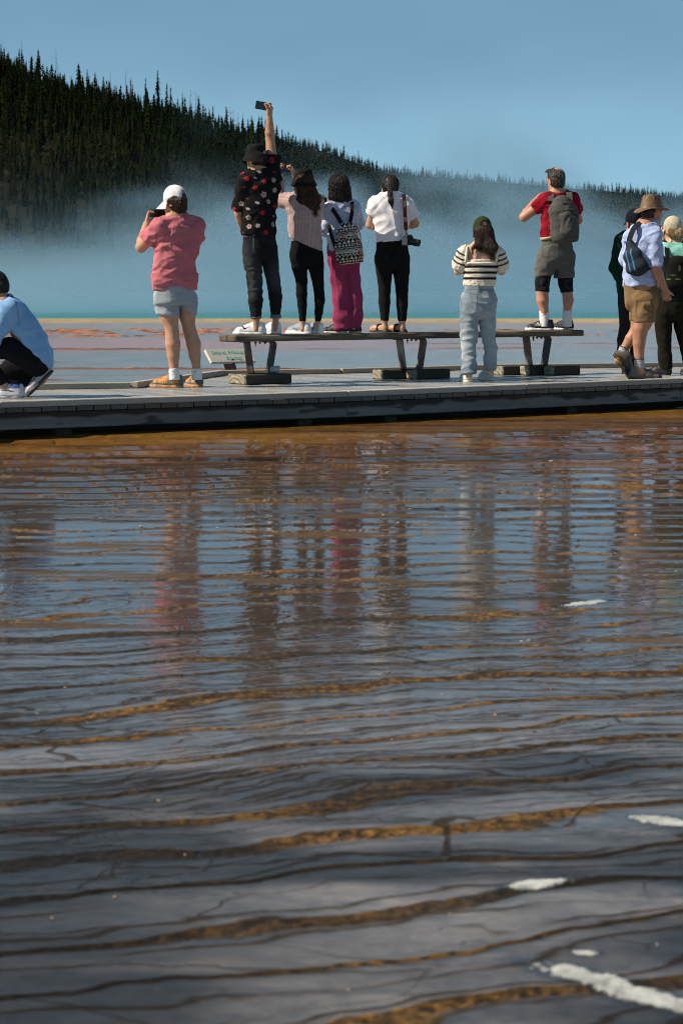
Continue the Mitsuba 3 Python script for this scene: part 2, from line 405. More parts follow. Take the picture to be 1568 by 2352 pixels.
near_c = np.exp(-((yy - 94) / 7.0) ** 2)
far_c = np.exp(-((yy - 142) / 11.0) ** 2)
nA, nB = billow(xx, zz, 205, .20, .24), billow(xx + 40, zz, 265, .13, .16)
topA = np.interp(xx, [-40, -14, -9, -6, -2, 3, 9, 15, 40], [1.4, 1.9, 3.2, 4.2, 3.8, 3.2, 3.0, 2.9, 2.8])
topB = np.interp(xx, [-60, -20, -8, 0, 10, 20, 60], [2.8, 3.4, 4.6, 4.8, 4.7, 4.0, 3.8])
lowA = sst(1.25, .45, zz / topA + 3.2 * (nA - .5))
lowB = sst(1.30, .40, zz / topB + 3.0 * (nB - .5))
reachA = topA * np.interp(xx, [-14, -9, -5, 0, 6, 15], [1.6, 2.4, 2.2, 2.6, 4.2, 4.2])
reachB = topB * np.interp(xx, [-20, -6, 4, 20], [1.3, 1.7, 2.1, 1.7])
wispA = sst(.50, .74, nA) ** 1.2 * sst(1.0, .25, zz / reachA)
wispB = sst(.48, .72, nB) ** 1.2 * sst(1.0, .25, zz / reachB)
n2 = fb3(xx * .05, yy * .03, zz * .08, 209, 2)
rho = near_c * (.085 * lowA + .095 * wispA) + far_c * (.050 * lowB + .060 * wispB) + 0.026 * np.exp(-np.maximum(zz, 0) / 1.3) * (.5 + n2) + .0010 * np.exp(-zz / 6.0) * sst(-10, 6, xx)
edge = sst(0, 8, yy - SY[0]) * sst(0, 12, SY[1] - yy) * sst(0, 10, xx - SX[0]) * sst(0, 10, SX[1] - xx) * sst(0, 8, SZ[1] - zz)
rho = (rho * edge).astype(np.float32)
to = T().translate([SX[0], SY[0], SZ[0]]).scale([SX[1] - SX[0], SY[1] - SY[0], SZ[1] - SZ[0]])
scene['steam_air'] = {'type': 'heterogeneous', 'albedo': {'type': 'rgb', 'value': [0.56, 0.755, 0.875]}, 'scale': 1.0,
                      'sigma_t': {'type': 'gridvolume', 'grid': mi.VolumeGrid(rho[..., None]), 'to_world': to, 'filter_type': 'trilinear'},
                      'phase': {'type': 'hg', 'g': 0.5}}
scene['steam'] = {'type': 'cube', 'to_world': T().translate([(SX[0] + SX[1]) / 2, (SY[0] + SY[1]) / 2, (SZ[0] + SZ[1]) / 2]).scale([(SX[1] - SX[0]) / 2, (SY[1] - SY[0]) / 2, (SZ[1] - SZ[0]) / 2]),
                  'bsdf': {'type': 'null'}, 'interior': {'type': 'ref', 'id': 'steam_air'}}
tag('steam', 'white blue steam rising off the hot spring behind the people', 'steam', kind='stuff')

# ---------------------------------------------------------------- hills and forest


def ridge(Y, pts):
    """Ridge heights over world x at depth Y from treetop rows of the skyline."""
    xs = [(p[0] - 784) / FPX * Y for p in pts]
    zs = [CAMZ + (HOR - p[1]) / FPX * Y for p in pts]
    return lambda x: np.interp(x, xs, zs)


HILLS = [
    dict(Y=1120, y0=660, back=300, tree=12.0, crest=ridge(1120, [(-900, -140), (-400, 20), (0, 165), (60, 188), (150, 222), (250, 250), (350, 280), (450, 306), (540, 332), (620, 352), (720, 400), (850, 460), (1000, 540), (1200, 640), (1500, 670)])),
    dict(Y=2050, y0=1450, back=400, tree=10.0, crest=ridge(2050, [(-300, 280), (300, 300), (600, 326), (700, 342), (760, 354), (830, 382), (880, 402), (960, 425), (1100, 480), (1400, 600), (2000, 650)])),
    dict(Y=2900, y0=2250, back=500, tree=9.5, crest=ridge(2900, [(-600, 360), (300, 380), (870, 399), (950, 405), (1100, 417), (1250, 430), (1400, 442), (1568, 457), (1900, 490), (2600, 600)])),
]


def hill_z(h, x, y):
    c = h['crest'](x)
    t = np.clip((y - h['y0']) / (h['Y'] - h['y0']), 0, 1)
    up = c * (0.25 * t + 0.75 * sst(0, 1.08, t) / sst(0, 1.08, 1.0))
    return np.where(y <= h['Y'], up, c - (y - h['Y']) * 0.12) + (fb2(x * .02, y * .02, 301) - .5) * 5 * np.minimum(1, t * 3) * (y < h['Y'] - 20) - 0.25


for i, h in enumerate(HILLS):
    half = 0.157 * h['Y'] * 1.9
    py_ = np.linspace(h['y0'], h['Y'] + h['back'], 70)
    px_ = np.linspace(-half, half, 120)
    gy, gx = np.meshgrid(py_, px_, indexing='ij')
    gz = hill_z(h, gx, gy)
    gc = lerp((0.012, 0.014, 0.008), (0.03, 0.03, 0.018), fb2(gx * .05, gy * .03, 305))
    key = add('hill', (np.stack([gx, gy, gz], -1).reshape(-1, 3), grid_faces(70, 120)), 'matte', smooth=True, color=gc.reshape(-1, 3))
    tag(key, kind='structure')


def conifer(h, r, tiers, spikes, seed, droop=.35, ragged=.3, bare=.12):
    """A crown of whorls of drooping branch triangles round a stem, unit-free: h high, r wide at the base. Returns crown, trunk."""
    g = np.random.default_rng(seed)
    V, F = [], []
    for k in range(tiers):
        t = bare + (1 - bare) * (k / tiers)
        rr = r * (1 - t) ** .8 * (0.75 + ragged * g.random()) + r * .06
        z0 = h * t
        a0 = g.random() * 6.28
        for s in range(spikes):
            if g.random() < .16 * ragged * 2:
                continue
            a = a0 + 6.283 * (s + .5 * (g.random() - .5)) / spikes
            L = rr * (0.55 + .7 * g.random())
            wd = 0.55 * L + .03 * r
            d = np.array([math.cos(a), math.sin(a), 0])
            q = np.array([-d[1], d[0], 0])
            zt = z0 - droop * L * (.5 + g.random())
            top = z0 + h * 1.15 / tiers
            n = len(V)
            V += [(0, 0, top), tuple(d * L * .55 + q * wd * .55 + [0, 0, z0 - droop * L * .2]), tuple(d * L + [0, 0, zt]), tuple(d * L * .55 - q * wd * .55 + [0, 0, z0 - droop * L * .2])]
            F += [(n, n + 1, n + 2), (n, n + 2, n + 3)]
    n = len(V)
    V += [(0, 0, h * 1.03), (r * .05, 0, h * .93), (-r * .03, r * .05, h * .93), (-r * .03, -r * .05, h * .93)]
    F += [(n, n + 1, n + 2), (n, n + 2, n + 3), (n, n + 3, n + 1)]
    return np.array(V), np.array(F)


proto = [conifer(1.0, .15 + .03 * (k % 3), 9, 5, 400 + k) for k in range(6)]
proto_small = [conifer(1.0, .17 + .03 * (k % 2), 6, 4, 420 + k) for k in range(4)]
scene['needles'] = {'type': 'twosided', 'bsdf': {'type': 'diffuse', 'reflectance': VC}}


def wood(name, h, n, protos, ymin, xlim, seed, label, hmul, even=0.0, low_row=590):
    g = np.random.default_rng(seed)
    t = np.sqrt(g.random(n))
    y = ymin + (h['Y'] + 12 - ymin) * t
    x = xlim[0] + (xlim[1] - xlim[0]) * g.random(n)
    z = hill_z(h, x, y)
    seen = HOR - (z - CAMZ) / y * FPX < low_row                       # below this the steam hides the slope
    x, y, z = x[seen], y[seen], z[seen]
    n = len(x)
    hh = h['tree'] * hmul * (.42 + .5 * g.random(n) + .6 * g.random(n) ** 6) * (0.75 + .5 * nz2(x * .05, y * .05, seed))
    Vs, Fs, Cs, at = [], [], [], 0
    dry = sst(.55, .75, nz2(x * .03, y * .02, seed + 1))
    for k, (pv, pf) in enumerate(protos):
        s = np.arange(n) % len(protos) == k
        a = g.random(s.sum()) * 6.28
        c, sn = np.cos(a)[:, None], np.sin(a)[:, None]
        wdt = (hh[s] * (.85 + .35 * g.random(s.sum())))[:, None]
        v = np.stack([x[s][:, None] + wdt * (c * pv[:, 0] - sn * pv[:, 1]), y[s][:, None] + wdt * (sn * pv[:, 0] + c * pv[:, 1]), z[s][:, None] + hh[s][:, None] * pv[:, 2]], -1)
        tint = lerp(lerp((0.008, 0.014, 0.006), (0.022, 0.034, 0.010), g.random(s.sum()) ** 2), (0.055, 0.052, 0.022), dry[s] * .5 * g.random(s.sum()))
        tint = lerp(tint, (0.014, 0.022, 0.010), np.full(len(tint), even))
        cc = np.repeat(tint[:, None], len(pv), 1) * (1 + (.5 * g.random((s.sum(), len(pv), 1)) - .25) * (1 - even))
        Vs.append(v.reshape(-1, 3)); Cs.append(cc.reshape(-1, 3) * .6)
        Fs.append((pf[None] + (np.arange(s.sum()) * len(pv))[:, None, None]).reshape(-1, 3) + at)
        at += v.shape[0] * v.shape[1]
    key = add(name, (np.vstack(Vs), np.vstack(Fs)), 'needles', color=np.vstack(Cs))
    tag(key, label, 'forest', kind='stuff')


A, B, C = HILLS
wood('pine_forest', A, 5200, proto, 690, (-240, 60), 501, 'dark pine forest covering the steep hillside on the left', 1.0)
wood('pine_forest', B, 3600, proto_small, 1560, (-230, 240), 502, 'pine forest on the middle hill fading into steam', 1.0, .85, 500)
wood('pine_forest', C, 4200, proto_small, 2450, (-120, 640), 503, 'hazy forest along the low far ridge', 1.05, .95, 520)


def add_conifer(xpx, top, bottom, wide, seed, label, group=None, Y=None):
    """A single tree of the skyline: its top seen at row top, standing on the hill."""
    g = np.random.default_rng(seed)
    Y = Y or A['Y'] - 6 + 10 * g.random()
    p = P(xpx, top, Y)
    zb = hill_z(A, np.array([p[0]]), np.array([Y]))[0] - .3
    H = p[2] - zb
    R = wide / 2 * Y / FPX
    v, f = conifer(H, R, 13 + int(H * .35), 6, seed, droop=.25, ragged=.55, bare=.12 + .2 * g.random())
    v[:, 0] += .03 * R * np.sin(v[:, 2])
    v += [p[0], Y, zb]
    col = lerp((0.008, 0.014, 0.007), (0.018, 0.027, 0.010), g.random(len(v)))
    t = thing('pine_tree', label, 'tree', group)
    add('crown', (v, f), 'needles', t, color=col * .7)
    m = tube([(p[0], Y, zb - .5), (p[0], Y, zb + H * .5), (p[0], Y, zb + H * .98)], [.02 * H, .012 * H, .02], 5)
    add('trunk', m, 'matte', t, color=np.tile((.05, .04, .03), (len(m.vertices), 1)))


def add_snag(xpx, top, bottom, seed, lean=0, forks=3, label=None, group=None):
    g = np.random.default_rng(seed)
    Y = A['Y'] - 8
    p, b = P(xpx + lean, top, Y), P(xpx, bottom, Y)
    b[2] = min(b[2], hill_z(A, np.array([b[0]]), np.array([Y]))[0] - .3)
    t = thing('dead_tree', label, 'tree', group)
    H = p[2] - b[2]
    k = np.linspace(0, 1, 6)[:, None]
    pts = b + (p - b) * k + np.array([1, 0, 0]) * (.012 * H * np.sin(k * 7 + seed))
    m = tube(pts, np.linspace(.022 * H * .5 + .06, .05, 6), 5)
    add('trunk', m, 'matte', t, color=np.tile((.10, .095, .085), (len(m.vertices), 1)))
    for i in range(forks):
        u = .35 + .55 * g.random()
        q = b + (p - b) * u
        s = 1 if g.random() < .5 else -1
        L = H * (.06 + .1 * g.random())
        m = tube([q, q + [s * L * .6, 0, L * .35], q + [s * L * .8, 0, L]], [.07, .05, .02], 4)
        add('branch', m, 'matte', t, color=np.tile((.09, .085, .08), (len(m.vertices), 1)))


SKY = [(-30, 105), (0, 165), (60, 188), (150, 222), (250, 250), (350, 280), (450, 306), (540, 332), (620, 352)]
base_row = lambda x: float(np.interp(x, [s[0] for s in SKY], [s[1] for s in SKY]))
g = np.random.default_rng(77)
SPECIAL = [(2, 98, 14, 'narrow dark pine on the skyline at the upper left corner'), (20, 118, 16, None), (44, 110, 18, 'pine with a narrow top on the skyline near the left edge'), (88, 113, 30, 'tall full pine standing above the skyline near the left edge'),
           (200, 158, 16, None), (237, 174, 18, None), (267, 195, 16, None), (300, 180, 12, None), (334, 178, 16, 'slim pine on the skyline left of the tallest pine'), (362, 160, 24, 'tallest pine on the skyline of the left hill'), (383, 190, 18, None), (392, 200, 22, None), (419, 212, 16, None),
           (456, 219, 26, 'broad pine standing alone on the skyline above the hatted man'), (520, 244, 26, 'ragged pine on the skyline left of the bare snags'), (594, 293, 18, 'small round topped pine beside the raised arm')]
for i, (x, top, wd, lab) in enumerate(SPECIAL):
    add_conifer(x, top, 0, wd, 700 + i, lab or 'dark green pine rising above the skyline of the left hill', 'pines along the skyline of the left hill')
for i in range(58):
    x = -20 + 640 * (i + g.random()) / 58
    add_conifer(x, base_row(x) - 22 - 26 * g.random() ** 1.6 * (1 if x < 480 else .6), 0, 11 + 7 * g.random(), 800 + i, 'dark green pine rising above the skyline of the left hill', 'pines along the skyline of the left hill')
SNAGS = [(49, 93, 190, 0, 1), (128, 112, 230, 0, 2), (132, 142, 230, 1, 2), (251, 165, 280, 4, 1), (290, 157, 290, 0, 2), (301, 175, 290, 0, 3), (432, 204, 320, 5, 2), (448, 207, 320, 1, 2), (527, 243, 345, 2, 4), (534, 250, 345, 3, 4), (548, 257, 345, -1, 3), (556, 256, 345, 2, 4), (572, 288, 350, 1, 1), (577, 285, 350, 2, 2)]
for i, (x, top, bot, lean, forks) in enumerate(SNAGS):
    add_snag(x, top, bot, 900 + i, lean, forks, 'bare grey dead trunk standing among the pines on the skyline', 'dead trunks on the skyline of the left hill')
# ---------------------------------------------------------------- boardwalk
def curb_pt(x, y, h=0.05):
    p = on_z(x, y, h)
    return p[:2]


near = [curb_pt(0, 923), curb_pt(800, 898.6), curb_pt(1568, 868.6)]
d0, d1 = unit(near[0] - near[1]), unit(near[2] - near[1])
near = [near[0] + d0 * 4.2, near[0], near[1], near[2], near[2] + d1 * 3.2, near[2] + d1 * 3.2 + np.array([3.0, 1.0])]
far = [on_z(x, y)[:2] for x, y in ((0, 895), (295, 891), (499, 862), (775, 857.5), (1171, 846.5))]
far = [far[0] - unit(far[1] - far[0]) * 5.0] + far + [far[-1] + np.array([1.3, .35]), far[-1] + np.array([4.6, 1.6]), far[-1] + np.array([8, 4.2])]
deck_poly = Polygon([tuple(p) for p in near] + [tuple(p) for p in far[::-1]])
PL, GAP, TH = 0.138, 0.009, 0.034


def wood_col(v, base, dark, seed, axis, f=(1.2, 26)):
    """Grain along an axis."""
    v = np.asarray(v)
    a = v @ axis
    o = v - a[:, None] * axis
    n = nz(np.stack([a * f[0], o @ np.array([1, .3, .2]) * f[1], o[:, 2] * f[1]], -1), seed)
    m = nz(v * 3.1, seed + 1)
    return lerp(dark, base, np.clip(.25 + .55 * n + .5 * (m - .2), 0, 1))


bw = thing('boardwalk', 'weathered grey timber boardwalk with raised edge curbs crossing the shallow runoff', 'boardwalk')
kink = near[2]
shaded_ends = LineString([tuple(p) for p in near]).buffer(.05)          # plank ends under the curb, coloured darker to imitate shade on the front
seam_dir = unit(np.array([math.sin(TURN), -math.cos(TURN)]))
count = 0
for side, dirv in ((0, d0), (1, d1)):
    ax2 = -dirv if side == 0 else dirv                       # along the edge, to the right
    nn = np.array([ax2[1], -ax2[0]])                         # towards the camera
    half = Polygon([tuple(kink + seam_dir * 9), tuple(kink - seam_dir * 14), tuple(kink - seam_dir * 14 + (ax2 if side else -ax2) * 22), tuple(kink + seam_dir * 9 + (ax2 if side else -ax2) * 22)])
    zone = deck_poly.intersection(half).buffer(0)
    sgn = 1 if side else -1
    for k in range(120):
        a = sgn * k * (PL + GAP) + (0 if side else 0)
        o = kink + ax2 * a
        w = ax2 * sgn * PL
        strip = Polygon([tuple(o + nn * 9), tuple(o + w + nn * 9), tuple(o + w - nn * 14), tuple(o - nn * 14)])
        piece = zone.intersection(strip)
        for pg in getattr(piece, 'geoms', [piece]):
            if pg.is_empty or pg.geom_type != 'Polygon' or pg.area < .02:
                continue
            c = pg.centroid
            if abs(c.x) > .22 * c.y + 1.2:
                continue
            tone = .78 + .44 * rng.random()
            lift_ = -TH + .0012 * rng.standard_normal()
            ms, cs = [], []
            for part, shade in ((pg.difference(shaded_ends), 1.0), (pg.intersection(shaded_ends), .22)):
                for q in getattr(part, 'geoms', [part]):
                    if q.is_empty or q.geom_type != 'Polygon' or q.area < 1e-4:
                        continue
                    m = trimesh.creation.extrude_polygon(q.simplify(.001), TH, engine='earcut')
                    m.apply_translation([0, 0, lift_])
                    ms.append(m)
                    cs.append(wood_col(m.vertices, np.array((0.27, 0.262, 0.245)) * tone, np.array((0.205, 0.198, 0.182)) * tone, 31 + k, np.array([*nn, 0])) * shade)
            m, col = cat(ms), np.vstack(cs)
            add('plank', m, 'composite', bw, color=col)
            count += 1


def edge_run(pts, w, h, z0, off, base, dark, name, seed, bsdf='timber', seg=2.4):
    """Square timbers laid end to end along a polyline, off metres to its camera side."""
    for a, b in zip(pts[:-1], pts[1:]):
        a, b = np.array(a), np.array(b)
        L = np.linalg.norm(b - a)
        e = (b - a) / L
        nn = np.array([e[1], -e[0]])
        n = max(1, int(round(L / seg)))
        for i in range(n):
            l = L / n - .006
            c = a + e * (L * (i + .5) / n) + nn * off
            if abs(c[0]) > .22 * c[1] + 2.2:
                continue
            m = rbox(l, w, h, .006)
            m = m.subdivide_to_size(.25)
            m = place(m, [c[0], c[1], z0 + h / 2], [e[0], e[1], 0], [-e[1], e[0], 0])
            tone = .9 + .2 * rng.random()
            m = m.subdivide_to_size(.06) if name == 'beam' else m
            col = wood_col(m.vertices, np.array(base) * tone, np.array(dark) * tone, seed + i, np.array([e[0], e[1], 0]))
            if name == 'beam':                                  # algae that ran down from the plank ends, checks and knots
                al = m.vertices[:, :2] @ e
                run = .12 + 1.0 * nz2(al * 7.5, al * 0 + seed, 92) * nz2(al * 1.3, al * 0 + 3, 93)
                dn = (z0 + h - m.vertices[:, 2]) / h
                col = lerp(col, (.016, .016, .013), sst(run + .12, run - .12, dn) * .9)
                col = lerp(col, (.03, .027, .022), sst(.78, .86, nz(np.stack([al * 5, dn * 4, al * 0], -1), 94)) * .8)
            add(name, m, bsdf, bw, color=col)


edge_run([tuple(p) for p in near], .088, .05, .003, -.046, (.40, .375, .33), (.27, .25, .21), 'curb', 51)
edge_run([tuple(p) for p in far[:-1]], .088, .052, .003, .046, (.36, .32, .255), (.23, .20, .155), 'curb', 71)
# rim beam under the plank ends, piles in the water
edge_run([tuple(p) for p in near], .075, .130, -.1665, -.058, (.205, .20, .188), (.065, .06, .055), 'beam', 91, seg=3.1)
edge_run([tuple(p) for p in far], .075, .13, -.175, .10, (.12, .10, .085), (.07, .06, .05), 'beam', 95, seg=3.1)
for a, b in zip(near[:-1], near[1:]):
    L = np.linalg.norm(b - a)
    e = (b - a) / L
    nn = np.array([e[1], -e[0]])
    for s in np.arange(.6, L, 2.2):
        c = a + e * s - nn * .22
        if abs(c[0]) < .2 * c[1] + 1:
            m = place(rbox(.14, .14, .5, .01), [c[0], c[1], -.42], [e[0], e[1], 0], [-e[1], e[0], 0])
            add('post', m, 'timber', bw, color=np.tile((.05, .04, .03), (len(m.vertices), 1)))
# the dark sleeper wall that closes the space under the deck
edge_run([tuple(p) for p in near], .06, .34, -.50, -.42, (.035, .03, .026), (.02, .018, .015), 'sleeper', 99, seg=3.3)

# ---------------------------------------------------------------- sign
S0 = P(486, 832, 23.25)
ey_up = unit(P(470, 801, 23.36) - S0)
EX = BV.copy()
W_, H_ = .575, .195
nrm = unit(np.cross(EX, ey_up))
if nrm[1] > 0:
    nrm = -nrm
t = thing('sign', 'slanted tan sign reading the spring name in pale green letters, beside the bench', 'sign')
m = rbox(W_, H_, .035, .005)
m = place(m, S0 + EX * W_ / 2 + ey_up * H_ / 2 - nrm * .0175, EX, ey_up)
add('panel', m, 'timber', t, color=np.tile((.56, .53, .47), (len(m.vertices), 1)))
for line, hgt, x0, y0 in (('Grand Prismatic', .040, .050, .118), ('Spring', .040, .205, .035)):
    tm = meshkit.text_mesh(line, hgt, .004, bold=True)
    sc = 1.0 if line == 'Spring' else .485 / tm.bounds[1][0]
    tm.apply_scale([min(1.22, sc) if line != 'Spring' else 1.22, 1, 1])
    tm = place(tm, S0 + EX * x0 + ey_up * y0 + nrm * .001, EX, ey_up, nrm)
    add('lettering', tm, 'matte', t, color=np.tile((.34, .60, .50), (len(tm.vertices), 1)))
    sh = tm.copy()
    sh.apply_translation(-nrm * .002 + EX * .004 - ey_up * .004)
    add('lettering_edge', sh, 'matte', t, color=np.tile((.06, .13, .10), (len(sh.vertices), 1)))  # dark offset copy, painted in for the shadow of the routed letters
pa = S0 + EX * (W_ * .46) + ey_up * .05 - nrm * .05
m = rbox(.12, .05, .52, .006)
lean = unit(np.array([-.26, .1, 1.0]))
m = place(m, pa - lean * .24, unit(np.cross(lean, [0.3, 1, 0])) * 1.0, unit(np.cross(np.cross([0.0, 0, 1], EX) * -1, EX) * 0 + np.cross(lean, unit(np.cross(lean, [0.3, 1, 0])))), lean)
add('post', m, 'timber', t, color=wood_col(m.vertices, (.13, .085, .065), (.08, .05, .04), 5, lean))

# ---------------------------------------------------------------- bench
BZ = 0.465
bc1 = on_z(597, 881)
bc1[2] = 0
bench_at = lambda s: bc1 + BV * s                       # metres along from the first support
bch = thing('bench', 'long backless bench of dark worn planks on bent steel legs, people standing on it', 'bench')
L0, L1 = -.375, 4.04
for j, (off, w) in enumerate(((.072, .138), (-.072, .138))):
    m = rbox(L1 - L0, w, .062, .012).subdivide_to_size(.06)
    v = m.vertices
    v[:, 2] += (nz(v * [1.5, 8, 8], 61 + j) - .5) * .006
    v[:, 1] += (nz(v * [2.5, 1, 4], 63 + j) - .5) * .006
    m.vertices = v
    m = place(m, bc1 + BV * (L0 + L1) / 2 + NV * off + [0, 0, BZ - .031], BV, -NV)
    col = wood_col(m.vertices, (.15, .115, .08), (.035, .026, .019), 66 + j, BV, (1.6, 30))
    worn = sst(.55, .72, nz(m.vertices * [3.5, 3.5, 14], 68)) * (m.vertices[:, 2] > BZ - .035)
    col = lerp(col, (.30, .235, .16), worn * .8)
    add('seat_plank', m, 'timber', bch, color=col)


def strap(pts, w, th):
    """A bent flat bar along pts in the plane of BV and z."""
    m = []
    ln = LineString([(q[0], q[1]) for q in pts]).buffer(th / 2, cap_style=2, join_style=1)
    m = trimesh.creation.extrude_polygon(ln, w, engine='earcut')
    m.apply_translation([0, 0, -w / 2])
    return m


BLOCKS = [[(-.27, .27, .0, .29)], [(-.36, .10, -.10, .15), (-.06, .40, .06, .15)], [(-.40, -.02, -.15, .14), (-.18, .18, .0, .14), (.02, .42, .15, .14)]]
for i, s in enumerate((0, 1.83, 3.50)):
    base = bench_at(s)
    bh = .095
    for (a, b, off, w) in BLOCKS[i]:
        m = rbox(b - a, w, bh, .010).subdivide_to_size(.03)
        vl = m.vertices.copy()
        # growth rings on the left end, painted sunlit; grain elsewhere, painted dark as shaded
        rings = .5 + .5 * np.sin(150 * np.hypot(vl[:, 1] - .03 + .35 * off, vl[:, 2] + .14) + 3 * nz(vl * 18, 64))
        col = lerp((.13, .115, .085), (.40, .36, .27), np.clip(rings * .75 + .4 * (nz(vl * 40, 65) - .4), 0, 1))
        sidec = wood_col(vl, (.060, .050, .038), (.022, .019, .015), 67, np.array([1.0, 0, 0]))
        col = np.where((np.abs(vl[:, 0] - (a - a) + (b - a) / 2) < .013)[:, None], col, sidec)
        m = place(m, base + BV * (a + b) / 2 + NV * off + [0, 0, bh / 2 + .001], BV, -NV)
        add('foot_block', m, 'timber', bch, color=col)
    zb, zt = bh + .004, BZ - .062 - .004
    prof = [(-.20, zt), (-.165, zt), (-.14, zt - .02), (-.105, zb + .03), (-.085, zb), (.085, zb), (.105, zb + .03), (.155, zt - .03), (.135, zt), (.06, zt)]
    left = [(-.20, zt - .001), (-.150, zt - .001), (-.105, zb + .012), (-.09, zb), (.09, zb), (.105, zb + .012), (.155, zt - .03), (.145, zt - .008), (.125, zt - .001), (.05, zt - .001)]
    m = strap(left, .105, .011)
    m = place(m, base, BV, [0, 0, 1], -NV * 1.0 if False else np.cross(BV, [0, 0, 1]))
    m = m.subdivide_to_size(.05)
    rust = nz(m.vertices * [9, 9, 7], 75)
    col = lerp((.030, .024, .022), (.13, .05, .022), sst(.45, .75, rust))
    col = lerp(col, (.17, .165, .16), sst(.60, .78, nz(m.vertices * [14, 14, 6], 76)))
    add('leg', m, 'leather', bch, color=col)
    for q, ln in ((-.05, .045), (.0, .022), (.06, .026)):
        bm = tube([base + BV * q + [0, 0, BZ - .062], base + BV * q + [0, 0, BZ - .064 - ln]], .006, 6)
        nut = tube([base + BV * q + [0, 0, BZ - .071], base + BV * q + [0, 0, BZ - .083]], .014, 6)
        bm = cat([bm, nut])
        add('bolt', bm, 'leather', bch, color=np.tile((.03, .025, .022), (len(bm.vertices), 1)))
# crumpled clear plastic bag snagged on the bench foot
m = trimesh.creation.icosphere(4, .036)
v = m.vertices * [1.5, 1.2, .85]
v *= (0.75 + .6 * nz(v * 38, 77))[:, None]
m.vertices = v
m.apply_translation(bench_at(0) + BV * .125 - NV * .0 + NV * .075 + np.array([0, 0, .135]))
t = tag(add('plastic_bag', m, 'gloss', color=lerp((.24, .28, .31), (.50, .54, .56), nz(m.vertices * 60, 78))), 'crumpled translucent plastic bag caught at the foot of the first bench leg', 'bag')
# ---------------------------------------------------------------- bodies: smooth distance fields turned into one surface
def E(p0, p1, w0, w1=None, d0=None, d1=None, r=None, k=.02):
    """A tapered limb from p0 to p1; with r, elliptical: half width w along r, half depth d across."""
    w1 = w0 if w1 is None else w1
    d0 = w0 if d0 is None else d0
    d1 = (w1 if d0 == w0 else d0) if d1 is None else d1
    return (np.asarray(p0, float), np.asarray(p1, float), w0, w1, d0, d1, None if r is None else unit(r), k)


def ellipsoid(c, up, right, rw, rd, ru, k=.02):
    c, up = np.asarray(c, float), unit(up)
    h = max(ru - min(rw, rd), .001)
    return E(c - up * h, c + up * h, rw, rw, rd, rd, right, k)


def prim_d(q, p):
    p0, p1, w0, w1, d0, d1, r, k = q
    ba = p1 - p0
    L2 = max(float(ba @ ba), 1e-9)
    t = np.clip((p - p0) @ ba / L2, 0, 1)
    v = p - p0 - t[:, None] * ba
    if r is None:
        return np.sqrt((v * v).sum(1)) - (w0 + (w1 - w0) * t)
    a = v @ r
    c2 = np.maximum((v * v).sum(1) - a * a, 0)
    w, d = w0 + (w1 - w0) * t, d0 + (d1 - d0) * t
    e = np.sqrt((a / w) ** 2 + c2 / d ** 2)
    return (e - 1) * np.minimum(w, d)


def smin(a, b, k):
    h = np.maximum(k - np.abs(a - b), 0) / k
    return np.minimum(a, b) - h * h * k * .25


